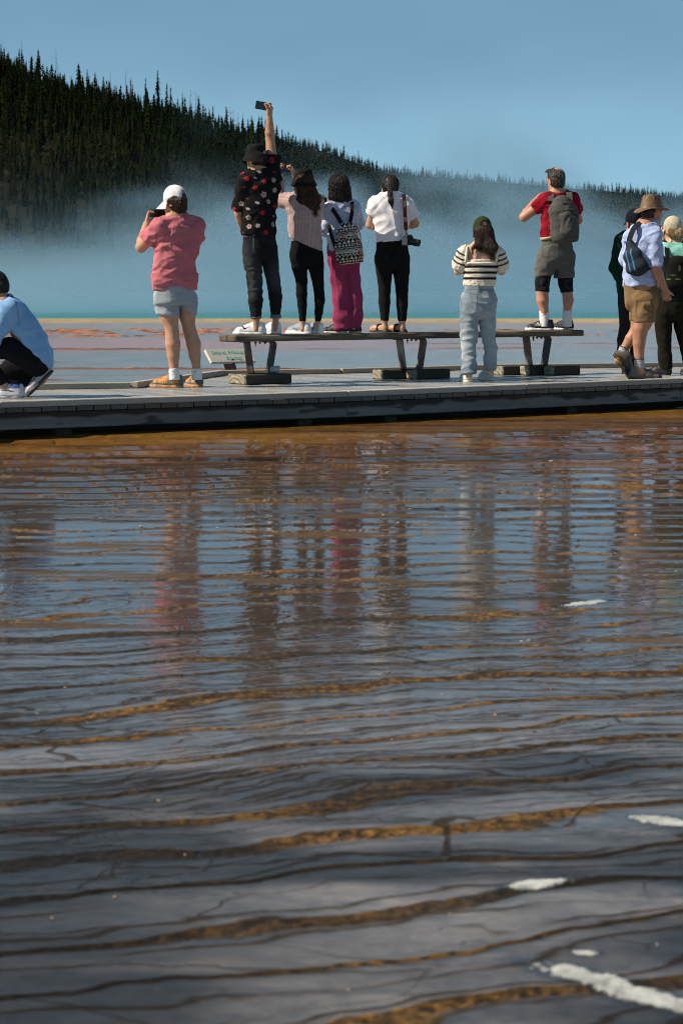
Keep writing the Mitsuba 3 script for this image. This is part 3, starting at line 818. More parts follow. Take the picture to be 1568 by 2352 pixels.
class Form:
    """Groups of limbs; each group may be cut by planes (point, outward normal); groups are joined smoothly. cut: forms taken away."""

    def __init__(self):
        self.groups, self.planes, self.minus = [], [], []

    def group(self, prims, planes=(), k=.02):
        self.groups.append((list(prims), [(np.asarray(a, float), unit(b)) for a, b in planes], k))
        return self

    def cut(self, a, b):
        self.planes.append((np.asarray(a, float), unit(b)))
        return self

    def bounds(self):
        lo, hi = np.full(3, 1e9), np.full(3, -1e9)
        for prims, _, _ in self.groups:
            for q in prims:
                R = max(q[2], q[3], q[4], q[5])
                lo = np.minimum(lo, np.minimum(q[0], q[1]) - R)
                hi = np.maximum(hi, np.maximum(q[0], q[1]) + R)
        return lo - .02, hi + .02

    def d(self, p):
        p = np.asarray(p, float)
        tot = np.full(len(p), 1.0)
        for prims, planes, kg in self.groups:
            dg = np.full(len(p), 1.0)
            for q in prims:
                R = max(q[2], q[3], q[4], q[5]) + .07
                near_ = np.all((p > np.minimum(q[0], q[1]) - R) & (p < np.maximum(q[0], q[1]) + R), 1)
                if near_.any():
                    dg[near_] = smin(dg[near_], prim_d(q, p[near_]), q[7])
            for a, n in planes:
                dg = np.maximum(dg, (p - a) @ n)
            tot = smin(tot, dg, kg)
        for f, k in self.minus:
            tot = -smin(-tot, f.d(p), k) if k else np.maximum(tot, -f.d(p))
        for a, n in self.planes:
            tot = np.maximum(tot, (p - a) @ n)
        return tot

    def grad(self, p, e=.003):
        g = np.stack([self.d(p + np.eye(3)[i] * e) - self.d(p - np.eye(3)[i] * e) for i in range(3)], 1)
        return g / (np.linalg.norm(g, axis=1, keepdims=True) + 1e-9)

    def mesh(self, h=.007):
        B = 6
        lo, hi = self.bounds()
        nb = np.ceil((hi - lo) / (h * B)).astype(int)
        bi = np.stack(np.meshgrid(*[np.arange(n) for n in nb], indexing='ij'), -1).reshape(-1, 3)
        cd = self.d(lo + (bi + .5) * h * B)
        bi = bi[np.abs(cd) < h * B * 1.15 + .012]
        o = np.stack(np.meshgrid(*[np.arange(B + 1)] * 3, indexing='ij'), -1).reshape(-1, 3)
        idx = bi[:, None] * B + o[None]
        dims = nb * B + 2
        flat = (idx[..., 0] * dims[1] + idx[..., 1]) * dims[2] + idx[..., 2]
        uq, inv = np.unique(flat.ravel(), return_inverse=True)
        pi = np.stack([uq // (dims[1] * dims[2]), uq // dims[2] % dims[1], uq % dims[2]], -1)
        val = self.d(lo + pi * h)
        V = val[inv].reshape(len(bi), B + 1, B + 1, B + 1)
        cells = idx.reshape(len(bi), B + 1, B + 1, B + 1, 3)[:, :B, :B, :B].reshape(-1, 3)
        c8 = np.stack([V[:, a:B + a, b:B + b, c:B + c].reshape(-1) for a in (0, 1) for b in (0, 1) for c in (0, 1)], 1)
        ins = c8 < 0
        mixed = ins.any(1) & ~ins.all(1)
        c8, cells = c8[mixed], cells[mixed]
        off = np.array([(a, b, c) for a in (0, 1) for b in (0, 1) for c in (0, 1)], float)
        acc, cnt = np.zeros((len(cells), 3)), np.zeros(len(cells))
        for i in range(8):
            for j in range(i + 1, 8):
                if np.abs(off[i] - off[j]).sum() == 1:
                    x = (c8[:, i] < 0) != (c8[:, j] < 0)
                    t = np.where(x, c8[:, i] / np.where(x, c8[:, i] - c8[:, j], 1), 0)
                    acc += np.where(x[:, None], off[i] + (off[j] - off[i]) * t[:, None], 0)
                    cnt += x
        verts = lo + (cells + acc / cnt[:, None]) * h
        key = (cells[:, 0] * dims[1] + cells[:, 1]) * dims[2] + cells[:, 2]
        order = np.argsort(key)
        ks = key[order]

        def look(k):
            i = np.clip(np.searchsorted(ks, k), 0, len(ks) - 1)
            return np.where(ks[i] == k, order[i], -1)

        st = np.array([dims[1] * dims[2], dims[2], 1])
        F = []
        for ax, (u, v) in enumerate(((1, 2), (2, 0), (0, 1))):
            j = 4 >> ax
            cr = (c8[:, 0] < 0) != (c8[:, j] < 0)
            k0 = key[cr]
            q = np.stack([look(k0), look(k0 - st[u]), look(k0 - st[u] - st[v]), look(k0 - st[v])], 1)
            ok = (q >= 0).all(1)
            flip = c8[cr, 0] < 0
            q = np.where(flip[:, None], q, q[:, ::-1])[ok]
            F.append(q)
        F = np.vstack(F)
        F = np.vstack([F[:, [0, 1, 2]], F[:, [0, 2, 3]]])
        return verts, F


def vnormals(v, f):
    n = np.zeros_like(v)
    fn = np.cross(v[f[:, 1]] - v[f[:, 0]], v[f[:, 2]] - v[f[:, 0]])
    for k in range(3):
        np.add.at(n, f[:, k], fn)
    return n / (np.linalg.norm(n, axis=1, keepdims=True) + 1e-12)


def relax(v, f, it=2, lam=.5):
    """Light smoothing."""
    e = np.vstack([f[:, [0, 1]], f[:, [1, 2]], f[:, [2, 0]]])
    for _ in range(it):
        for l in (lam, -lam * 1.02):
            s, c = np.zeros_like(v), np.zeros(len(v))
            np.add.at(s, e[:, 0], v[e[:, 1]])
            np.add.at(c, e[:, 0], 1)
            v = v + l * (s / np.maximum(c, 1)[:, None] - v)
    return v


def fold(p, along, fa, fc, seed, sharp=1.0):
    """Ridged noise stretched along a direction, 0..1: creases of cloth."""
    along = unit(along)
    a = p @ along
    o = p - a[:, None] * along
    q = o * fc + along * (a * fa)[:, None]
    w = .35 * (meshkit.noise(p * 6, seed + 3)[:, None] - .5) * np.array([1.0, 1, 1])
    n = meshkit.noise(q + w * 2, seed)
    return 1 - np.abs(2 * n - 1) ** sharp


SKIN_L, SKIN_T, SKIN_P = np.array((.50, .29, .19)), np.array((.36, .185, .11)), np.array((.60, .38, .28))


def cloth(parent, name, form, colour, h=.0075, folds=(), bsdf='cloth', relaxes=1, label=None):
    """A garment: the form's surface, creased by folds [(along, fa, fc, amplitude, seed, where)], coloured by colour(v, n)."""
    v, f = form.mesh(h)
    v = relax(v, f, relaxes)
    n = vnormals(v, f)
    if folds:
        dsp = np.zeros(len(v))
        for (al, fa, fc, amp, seed, where) in folds:
            k = fold(v, al, fa, fc, seed) - .55
            dsp += amp * k * (1 if where is None else where(v))
        v = v + n * dsp[:, None]
        n = vnormals(v, f)
    col = colour(v, n) if callable(colour) else np.tile(np.asarray(colour, float), (len(v), 1)) * (.9 + .2 * nz(v * 25, 5))[:, None]
    key = add(name, (v, f), bsdf, parent, smooth=True, color=np.clip(col, .002, .95))
    if label:
        tag(key, label)
    return v, f


def frame(fwd, up=(0, 0, 1)):
    f = unit(fwd)
    r = unit(np.cross(f, up))
    return f, r, np.cross(r, f)


def head_prims(c, fwd, up=(0, 0, 1), s=1.0, beard=0):
    """Skull, face, nose, ears round the head's centre c (ear height)."""
    f, r, u = frame(fwd, up)
    A = lambda x, y, z: c + (r * x + f * y + u * z) * s
    return [ellipsoid(A(0, -.012, .035), u, r, .074 * s, .090 * s, .082 * s, .03), E(A(0, .035, .0), A(0, .046, -.075), .060 * s, .040 * s, .055 * s, .036 * s, r, .035),
            E(A(0, .030, -.055), A(0, .062, -.092), .046 * s, .024 * s, k=.03), E(A(0, .088, .012), A(0, .102, -.022), .009 * s, .013 * s, k=.012), E(A(-.016, .082, -.03), A(.016, .082, -.03), .012 * s, k=.012),
            E(A(-.035, .074, .022), A(.035, .074, .022), .014 * s, k=.02), E(A(-.02, .079, -.056), A(.02, .079, -.056), .010 * s, k=.012),
            ellipsoid(A(-.079, -.006, -.012), u + f * .1, f, .018 * s, .008 * s, .031 * s, .008), ellipsoid(A(.079, -.006, -.012), u + f * .1, f, .018 * s, .008 * s, .031 * s, .008)]


def head_colour(v, col, c, fwd, up=(0, 0, 1), s=1.0):
    """Eyes, brows and lips."""
    f, r, u = frame(fwd, up)
    q = (v - c) / s
    x, y, z = q @ r, q @ f, q @ u
    out = col.copy()
    for sx in (-1, 1):
        e = np.hypot((x - sx * .031) / .014, (z - .006) / .006)
        out = lerp(out, (.55, .52, .5), sst(1.1, .8, e) * (y > .04))
        out = lerp(out, (.03, .02, .015), sst(.6, .4, np.hypot(x - sx * .031, z - .006) / .009) * (y > .04))
        out = lerp(out, (.05, .03, .02), sst(1.1, .7, np.hypot((x - sx * .032) / .02, (z - .026) / .006)) * (y > .04))
    out = lerp(out, (.42, .15, .12), sst(1.1, .7, np.hypot(x / .024, (z + .056) / .008)) * (y > .05))
    return out


def hand_prims(w, d, palm, thumb, s=1.0, curl=(.5, .7, .5), spread=.1, thumb_curl=.4):
    """Palm and five fingers from wrist w: d to the knuckles, palm the palm's outward normal, thumb the thumb's side."""
    d = unit(d)
    palm = unit(palm - d * (palm @ d))
    th = unit(np.cross(palm, d))
    if th @ np.asarray(thumb) < 0:
        th = -th
    A = lambda x, y, z: w + (d * x + th * y + palm * z) * s
    out = [E(A(-.01, 0, 0), A(.035, 0, .0), .024 * s, .034 * s, .019 * s, .017 * s, th, .015), E(A(.03, .0, 0), A(.080, 0, .0), .034 * s, .039 * s, .016 * s, .0125 * s, th, .012), E(A(.012, .018, .008), A(.045, .036, .012), .015 * s, .013 * s, k=.014)]
    for i, ln in enumerate((.070, .078, .073, .056)):
        y = .029 - .0195 * i
        p = A(.084 - .004 * abs(i - 1), y, 0)
        ang = 0
        dirv = unit(d + th * spread * (1.2 - .8 * i))
        for j, sh in enumerate((.45, .31, .24)):
            ang += curl[j] * (1 + .08 * i)
            q = p + (dirv * math.cos(ang) + palm * math.sin(ang)) * ln * sh * s
            r0, r1 = (.0090, .0082) if j == 0 else (.0082, .0074) if j == 1 else (.0074, .0062)
            out.append(E(p, q, r0 * s, r1 * s, k=.005))
            p = q
    p = A(.040, .034, .010)
    dirv = unit(d * .75 + th * .65 + palm * .25)
    for j, ln in enumerate((.036, .030)):
        a = thumb_curl * (j + .4)
        q = p + unit(dirv * math.cos(a) + (palm * .8 + d * .2 - th * .3) * math.sin(a)) * ln * s
        out.append(E(p, q, (.0112 - .0015 * j) * s, (.0100 - .0022 * j) * s, k=.007))
        p = q
    return out


def skin_colour(base, flush=.12):
    def fn(v, n):
        m = .88 + .24 * nz(v * 30, 8)
        red = nz(v * 9, 9)
        return base[None] * m[:, None] * lerp((1, 1, 1), (1.08, .92, .88), red * flush * 3)
    return fn


def strands(parent, name, form, n, length, colour, seed, down=(0, 0, -1), wave=.0, lift=.003, rad=.0016, freq=60, where=None, steps=7, flare=0, h=.009):
    """Hair: a clumped volume and locks lying on it that run down and leave it at the ends."""
    g = np.random.default_rng(seed)
    v, f = form.mesh(h)
    v = relax(v, f, 1)
    nn = vnormals(v, f)
    down = unit(down)
    a = v @ down
    o = v - a[:, None] * down
    wob = np.stack([meshkit.noise(v * 22, seed + 4 + k) for k in range(3)], 1) - .5
    big = meshkit.noise(o * 34 + down * (a * (5 + 18 * wave))[:, None] + wob * (1.2 + 2.5 * wave), seed + 2)
    small = meshkit.noise(o * 120 + down * (a * (8 + 40 * wave))[:, None] + wob * 4, seed + 3)
    clump = .6 * big + .4 * small
    v = v + nn * ((big - .5) * (.012 + .016 * wave) + (small - .5) * .005)[:, None]
    dark, light = np.array(colour[0]), np.array(colour[1])
    vm = trimesh.Trimesh(v, f, process=False)
    base = (v, f, lerp(dark, light, np.clip(small * .5 - .12, 0, 1)))
    ok = np.ones(len(v), bool) if where is None else where(v)
    src = np.flatnonzero(ok)
    if len(src) == 0 or n == 0:
        add(name, (base[0], base[1]), 'hair_fibre', parent, smooth=True, color=base[2])
        return
    pick = g.choice(src, n)
    p = v[pick].copy()
    ln = length * (.55 + .7 * g.random(n))
    path = [p + nn[pick] * lift]
    sway = g.standard_normal((n, 3)) * .16
    ph = g.random(n) * 6.28
    for i in range(steps - 1):
        gr = form.grad(p)
        t = down + sway * .6
        t = t - gr * (t * gr).sum(1)[:, None] * .85
        t /= np.linalg.norm(t, axis=1, keepdims=True) + 1e-9
        side = np.cross(t, gr)
        p = p + (t + side * (wave * np.sin(ph + i * 1.9))[:, None] + gr * (wave * .7 * np.cos(ph + i * 1.9))[:, None]) * (ln / (steps - 1))[:, None]
        dd = form.d(p)
        p = p - gr * np.clip(dd - lift, -.02, .004 if i > steps * .5 else .02)[:, None] * (.9 if flare == 0 else .5)
        path.append(p.copy())
    path = np.stack(path, 1)                                   # n, steps, 3
    tg = np.gradient(path, axis=1)
    tg /= np.linalg.norm(tg, axis=2, keepdims=True) + 1e-9
    ax = np.cross(tg, unit([.3, .9, .2]))
    ax /= np.linalg.norm(ax, axis=2, keepdims=True) + 1e-9
    bx = np.cross(tg, ax)
    rr = (rad * (.7 + .8 * g.random(n)))[:, None] * np.linspace(1, .25, steps)[None] ** .7
    ring = [ax * math.cos(q) + bx * math.sin(q) for q in (0, 2.094, 4.189)]
    V = np.stack([path + r_ * rr[..., None] for r_ in ring], 2).reshape(-1, 3)      # n, steps, 3 sides
    i, j, k = np.meshgrid(np.arange(n), np.arange(steps - 1), np.arange(3), indexing='ij')
    b0 = (i * steps + j) * 3
    q = np.stack([b0 + k, b0 + (k + 1) % 3, b0 + 3 + (k + 1) % 3, b0 + 3 + k], -1).reshape(-1, 4)
    F = np.vstack([q[:, [0, 1, 2]], q[:, [0, 2, 3]]])
    tone = lerp(dark, light, g.random(n) ** 1.5)
    col = np.repeat(tone, steps * 3, 0)
    vv = np.vstack([base[0], V])
    add(name, (vv, np.vstack([base[1], F + len(base[0])])), 'hair_fibre', parent, smooth=True, color=np.clip(np.vstack([base[2], col]), .002, .9))


def shoe(parent, heel, toe_dir, L, w, hgt, upper, sole, sole_h=.028, name='shoe', accent=None, ankle=None, tilt=0.0, sole_flare=1.0):
    """A shoe standing on heel's ground point: sole, upper, laces. toe_dir is level unless tilt raises the heel."""
    t = unit(toe_dir)
    up = np.array([0, 0, 1.0])
    if tilt:
        up = unit(np.array([0, 0, 1.0]) * math.cos(tilt) + unit([t[0], t[1], 0]) * math.sin(tilt))
        t = unit(unit([t[0], t[1], 0]) * math.cos(tilt) - np.array([0, 0, 1.0]) * math.sin(tilt))
    r = np.cross(t, up)
    A = lambda x, y, z: np.asarray(heel) + t * x + r * y + up * z
    fm = Form()
    ww = w / 2
    fm.group([E(A(.16 * L, 0, sole_h + .005), A(.45 * L, 0, sole_h + .005), ww * .86, ww * .86, hgt * .55, hgt * .50, r, .03), E(A(.45 * L, 0, sole_h), A(.80 * L, 0, sole_h), ww * .9, ww * .80, hgt * .46, hgt * .30, r, .03),
              E(A(.13 * L, 0, sole_h), A(.13 * L, 0, hgt * .95), ww * .80, ww * .70, ww * .85, ww * .78, r, .03), E(A(.27 * L, 0, sole_h), A(.27 * L, 0, hgt * .93), ww * .80, ww * .70, ww * .80, ww * .74, r, .03), E(A(.24 * L, 0, hgt * .60), A(.50 * L, 0, hgt * .50), ww * .66, ww * .70, k=.03), E(A(.80 * L, 0, sole_h), A(.88 * L, 0, sole_h), ww * .80, ww * .62, hgt * .30, hgt * .24, r, .02)],
             [(A(0, 0, sole_h * .7), -up), (A(0, 0, hgt * 1.02), up * 1.0)])

    def colour(v, n):
        q = v - np.asarray(heel)
        a, s_, z = q @ t / L, q @ r / ww, q @ up / hgt
        c = np.tile(np.asarray(upper, float), (len(v), 1)) * (.85 + .3 * nz(v * 45, 3))[:, None]
        return accent(c, a, s_, z) if accent else c

    key = numbered(f'{parent}__{name}')
    v, f = fm.mesh(.0055)
    v = relax(v, f, 1)
    scene[key] = mikit.ply((v, f), 'leather', smooth=True, color=np.clip(colour(v, None), .003, .9))
    so = Form().group([E(A(.15 * L, 0, 0), A(.45 * L, 0, 0), ww * .95 * sole_flare, ww * .90 * sole_flare, sole_h * 1.5, sole_h * 1.5, r, .02), E(A(.45 * L, 0, 0), A(.80 * L, 0, 0), ww * .92, ww * .98 * sole_flare, sole_h * 1.5, sole_h * 1.4, r, .02), E(A(.80 * L, 0, 0), A(.90 * L, 0, .0), ww * .96, ww * .60, sole_h * 1.35, sole_h * 1.3, r, .02),
                       E(A(.10 * L, 0, 0), A(.16 * L, 0, 0), ww * .74, ww * .86, sole_h * 1.5, sole_h * 1.5, r, .02)], [(A(0, 0, .001), -up), (A(0, 0, sole_h), up)])
    v, f = so.mesh(.0055)
    c = np.asarray(sole(v, A) if callable(sole) else np.tile(np.asarray(sole, float), (len(v), 1)))
    scene[numbered(key + '__sole')] = mikit.ply((relax(v, f, 1), f), 'leather', smooth=30 if False else True, color=np.clip(c * (.85 + .3 * nz(v * 40, 2))[:, None], .003, .9))
    lc = []
    for k in range(5):
        a = .36 + .075 * k
        zz_ = hgt * (.98 - .62 * (a - .22)) + .006
        lc.append(tube([A(a * L, -ww * .42, zz_ - .010), A((a + .02) * L, 0, zz_), A(a * L, ww * .42, zz_ - .010)], .0032, 5))
    m = cat(lc)
    scene[numbered(key + '__laces')] = mikit.ply(m, 'cloth', color=np.tile(np.clip(np.asarray(upper, float) * 1.25, .01, .85), (len(m.vertices), 1)))
    return key


def silh(levels, s, yaw, Y):
    """Torso slices from silhouette rows: (left x, right x, row y, half depth, depth shift) -> list of (centre, w, d)."""
    out = []
    c, sn = math.cos(yaw), math.sin(yaw)
    for (xl, xr, y, d, dy) in levels:
        a, b = P(xl, y, Y + dy), P(xr, y, Y + dy)
        hx = (b[0] - a[0]) / 2
        w = math.sqrt(max(hx * hx - (d * sn) ** 2, (.45 * hx) ** 2)) / max(abs(c), .4)
        out.append(((a + b) / 2, w, d))
    return out


def loft(sl, r, k=.03):
    return [E(a[0], b[0], a[1], b[1], a[2], b[2], r, k) for a, b in zip(sl[:-1], sl[1:])]


def phone(key_label, c, long_dir, up_dir, w=.150, h=.074, th=.009, screen=(.006, .006, .008)):
    """A phone seen from its screen side."""
    ld, ud = unit(long_dir), unit(up_dir)
    ud = unit(ud - ld * (ud @ ld))
    nr = np.cross(ld, ud)
    if nr[1] > 0:
        nr = -nr
    t = thing('phone', key_label, 'phone')
    m = place(rbox(w, h, th, .003), c, ld, ud)
    add('case', m, 'leather', t, color=np.tile((.02, .02, .022), (len(m.vertices), 1)))
    m = place(rbox(w * .94, h * .90, .002, .0006), c + nr * (th / 2 + .0004), ld, ud)
    add('screen', m, 'gloss', t, color=np.tile(screen, (len(m.vertices), 1)))
    m = cat([place(rbox(.022, .022, .003, .001), c - nr * (th / 2 + .001) + ld * (w * .36) + ud * (h * .28), ld, ud)])
    add('camera_lens', m, 'gloss', t, color=np.tile((.01, .01, .012), (len(m.vertices), 1)))
    return t


def cap(parent, c, fwd, up, colour, s=1.0, brim=True, open_back=True, brim_len=.075, brim_drop=.3, name='cap', crown=.090, low=.012):
    """A baseball cap on head centre c."""
    f, r, u = frame(fwd, up)
    A = lambda x, y, z: c + (r * x + f * y + u * z) * s
    fm = Form().group([ellipsoid(A(0, -.010, .040), u, r, .087 * s, .103 * s, crown * s, .02)], [(A(0, 0, low), -u)])
    inner = Form().group([ellipsoid(A(0, -.010, .036), u, r, .081 * s, .097 * s, (crown - .006) * s, .02)])
    fm.minus.append((inner, 0))
    if open_back:
        fm.minus.append((Form().group([ellipsoid(A(0, -.105, .062), u, r, .040 * s, .04 * s, .036 * s, .01)], [(A(0, 0, .037), -u)]), 0))
    v, f_ = fm.mesh(.0048)
    v = relax(v, f_, 1)
    n = vnormals(v, f_)
    ang = np.arctan2((v - c) @ r, (v - c) @ f)
    seam = np.abs((ang / (np.pi / 3) + .5) % 1 - .5) < .03
    v = v + n * ((nz(v * 28, 17) - .5) * .006 - seam * .0012)[:, None]
    col = np.tile(np.asarray(colour, float), (len(v), 1)) * (.9 + .2 * nz(v * 40, 4))[:, None]
    key = add(name, (v, f_), 'cloth', parent, smooth=True, color=np.clip(col, .003, .9))
    if brim:
        nn_, mm = 17, 7
        pts = []
        for layer in (0, 1):
            for i in range(nn_):
                a = (i / (nn_ - 1) - .5) * 2.35
                for j in range(mm):
                    q = j / (mm - 1)
                    rad = .092 + brim_len * q * max(0, math.cos(a)) ** .45
                    x, y = math.sin(a) * (.080 + .006 * q), -.010 + math.cos(a) * (rad + .01)
                    z = .016 - brim_drop * brim_len * q - .35 * x * x * 12 * (.3 + q) * .3 - layer * .004
                    pts.append(A(x, y, z))
        g0 = grid_faces(nn_, mm)
        g0 = np.vstack([g0, g0[:, ::-1] + nn_ * mm])
        bd = [(i, 0) for i in range(nn_)][::-1] + [(0, j) for j in range(mm)] + [(i, mm - 1) for i in range(nn_)] + [(nn_ - 1, j) for j in range(mm)][::-1]
        bd = [i * mm + j for i, j in bd]
        side = np.array([(a, b, b + nn_ * mm, a + nn_ * mm) for a, b in zip(bd, bd[1:] + bd[:1]) if a != b])
        scene[numbered(key + '__brim')] = mikit.ply((np.array(pts), np.vstack([g0, side])), 'cloth', color=np.tile(np.asarray(colour, float) * .97, (len(pts), 1)))
    bm = trimesh.creation.icosphere(1, .008 * s)
    bm.apply_translation(A(0, -.010, .040 + crown))
    scene[numbered(key + '__button')] = mikit.ply(bm, 'cloth', smooth=True, color=np.tile(np.asarray(colour, float), (len(bm.vertices), 1)))
    return key


def revolve_hat(parent, c, fwd, up, prof, colour, name, s=1.0, oval=1.12, warp=None, noise_amp=.004, bsdf='cloth', n=64):
    """A hat turned from a profile [(radius, height)], oval front to back; warp(x, y, z, angle) may bend it."""
    f, r, u = frame(fwd, up)
    prof = np.asarray(prof, float)
    th = np.arange(n) * 2 * np.pi / n
    q = np.stack([prof[:, None, 0] * np.sin(th)[None], prof[:, None, 0] * np.cos(th)[None] * oval, np.repeat(prof[:, 1:2], n, 1)], -1)
    if warp:
        q = warp(q, th)
    m_ = len(prof)
    V = (c + s * (q[..., 0:1] * r + q[..., 1:2] * f + q[..., 2:3] * u)).reshape(-1, 3)
    F = []
    for i in range(m_ - 1):
        for j in range(n):
            F.append((i * n + j, i * n + (j + 1) % n, (i + 1) * n + (j + 1) % n, (i + 1) * n + j))
    V = V + (nz(V * 30, 21)[:, None] - .5) * noise_amp * 2 * u
    V = V + (nz(V * 22, 22)[:, None] - .5) * noise_amp * 2 * r
    F = np.array(F)
    col = colour(V) if callable(colour) else np.tile(np.asarray(colour, float), (len(V), 1)) * (.85 + .3 * nz(V * 40, 4))[:, None]
    return add(name, (V, F), bsdf, parent, smooth=True, color=np.clip(col, .002, .9))
# ---------------------------------------------------------------- the people
def PX(Y):
    return Y / FPX                                        # metres per frame unit at depth Y


def on(x, Y, z=0.0):
    p = P(x, 770, Y)
    return np.array([p[0], Y, z])


def chain(levels, Y, k=.012, grow=0.0, mul=1.0):
    """A limb from silhouette rows (left x, right x, row, depth shift)."""
    pts = [(P((a + b) / 2, y, Y + dy), max((b - a) / 2 * PX(Y) * mul + grow, .008)) for a, b, y, dy in levels]
    return [E(p[0], q[0], p[1], q[1], k=k) for p, q in zip(pts[:-1], pts[1:])]


def limb(pts, k=.012):
    return [E(a[0], b[0], a[1], b[1], k=k) for a, b in zip(pts[:-1], pts[1:])]


def arm(Y, sh, el, wr, r=(.052, .043, .029), grow=0):
    """Upper arm and forearm with their swell; sh, el, wr are (x, y, depth shift)."""
    a, b, c = (P(q[0], q[1], Y + q[2]) for q in (sh, el, wr))
    m, n = a + (b - a) * .45, b + (c - b) * .28
    return limb([(a, r[0] + grow), (m, r[0] * .96 + grow), (b, r[1] + grow)]) + limb([(b, r[1] + grow), (n, r[1] * 1.04 + grow), (c, r[2] + grow)]), a, b, c


def body(parent, form, base, head=None, h=.0062, hands_h=.0034, hands=(), sole=None):
    """The skin as one continuous surface; head = (centre, facing, up, size) paints the face."""
    v, f = form.mesh(h)
    v = relax(v, f, 1)
    col = skin_colour(np.array(base))(v, None)
    if head:
        near_ = np.linalg.norm(v - head[0], axis=1) < .16 * head[3]
        col[near_] = head_colour(v[near_], col[near_], *head)
    if hands:
        hv = [(v, f, col)]
        at = len(v)
        for prims in hands:
            a, b = Form().group(prims, k=.004).mesh(hands_h)
            hv.append((a, b + at, skin_colour(np.array(base) * 1.03)(a, None)))
            at += len(a)
        v, f, col = (np.vstack([q[i] for q in hv]) for i in range(3))
    return add('body', (v, f), 'skin', parent, smooth=True, color=np.clip(col, .003, .9))


def hem_wave(z, n=None):
    return z


def heather(c, spread=.35, s=260, seed=3):
    c = np.asarray(c, float)

    def fn(v, n):
        a = nz(v * [s, s, s * .5], seed)
        return np.clip(c[None] * (.86 + .26 * a[:, None]) + .06 * (a[:, None] > .78), 0, .9) * (.93 + .14 * nz(v * 8, seed + 1))[:, None]
    return fn


def sock(parent, a, b, r0, r1, colour, name='sock', rings=()):
    fm = Form().group([E(a, b, r0, r1, k=.01)], [(b, b - a), (a, a - b)])
    ax = unit(b - a)

    def fn(v, n):
        t = (v - a) @ ax / np.linalg.norm(b - a)
        c = np.tile(np.asarray(colour, float), (len(v), 1)) * (.86 + .16 * (np.sin(np.arctan2(v[:, 1] - a[1], v[:, 0] - a[0]) * 22) > 0))[:, None]
        for lo, hi, cc in rings:
            c = lerp(c, cc, ((t > lo) & (t < hi)).astype(float))
        return c
    return cloth(parent, name, fm, fn, h=.005, folds=[((1, 0, .2), 8, 60, .004, 4, None)])


def swoosh_free(c, v):
    return c


def strap_band(parent, name, pts, w, th, colour, normal, label=None, bsdf='cloth'):
    """A flat band along pts, w wide; normal gives the face's outward side."""
    p = np.asarray(pts, float)
    t = np.gradient(p, axis=0)
    t /= np.linalg.norm(t, axis=1, keepdims=True)
    nr = np.tile(unit(normal), (len(p), 1)) if np.ndim(normal) == 1 else np.asarray(normal)
    nr = nr - t * (nr * t).sum(1)[:, None]
    nr /= np.linalg.norm(nr, axis=1, keepdims=True)
    sd = np.cross(t, nr)
    ring = [p + sd * w / 2, p + sd * w / 2 + nr * th, p - sd * w / 2 + nr * th, p - sd * w / 2]
    V = np.stack(ring, 1).reshape(-1, 3)
    F = []
    for i in range(len(p) - 1):
        for j in range(4):
            F.append((i * 4 + j, i * 4 + (j + 1) % 4, (i + 1) * 4 + (j + 1) % 4, (i + 1) * 4 + j))
    F += [(3, 2, 1, 0), tuple(len(V) - 4 + np.arange(4))]
    key = add(name, (V, np.array(F)), bsdf, parent, color=np.tile(np.asarray(colour, float), (len(V), 1)))
    if label:
        tag(key, label)
    return key


def spline(pts, n=14):
    from scipy.interpolate import CubicSpline
    p = np.asarray(pts, float)
    t = np.r_[0, np.cumsum(np.linalg.norm(np.diff(p, axis=0), axis=1))]
    return CubicSpline(t, p)(np.linspace(0, t[-1], n))


def mark(parent, name, poly, o, ex, ey, colour, depth=.003, form=None):
    """A flat mark (a list of 2-D outlines in metres) laid on a surface at o, along ex, ey; wrapped onto form when given."""
    ms = [trimesh.creation.extrude_polygon(Polygon(q).buffer(0), depth, engine='earcut') for q in poly]
    m = cat(ms).subdivide_to_size(.012)
    m = place(m, o, ex, ey)
    if form is not None:
        v = np.array(m.vertices)
        nr = np.cross(unit(ex), unit(ey))
        g = form.grad(v)
        for _ in range(4):
            v = v - nr * (form.d(v) - .002)[:, None] / np.clip((g @ nr)[:, None], .35, 1)
        m.vertices = v
    return add(name, m, 'matte', parent, color=np.tile(np.asarray(colour, float), (len(m.vertices), 1)))


def down_folds(amp=.006, seed=1, where=None, fc=16, fa=3):
    return [((.1, 0, 1), fa, fc, amp, seed, where), ((1, .2, .45), 4, 13, amp * .9, seed + 5, where), ((-1, .2, .5), 4, 12, amp * .8, seed + 9, where)]


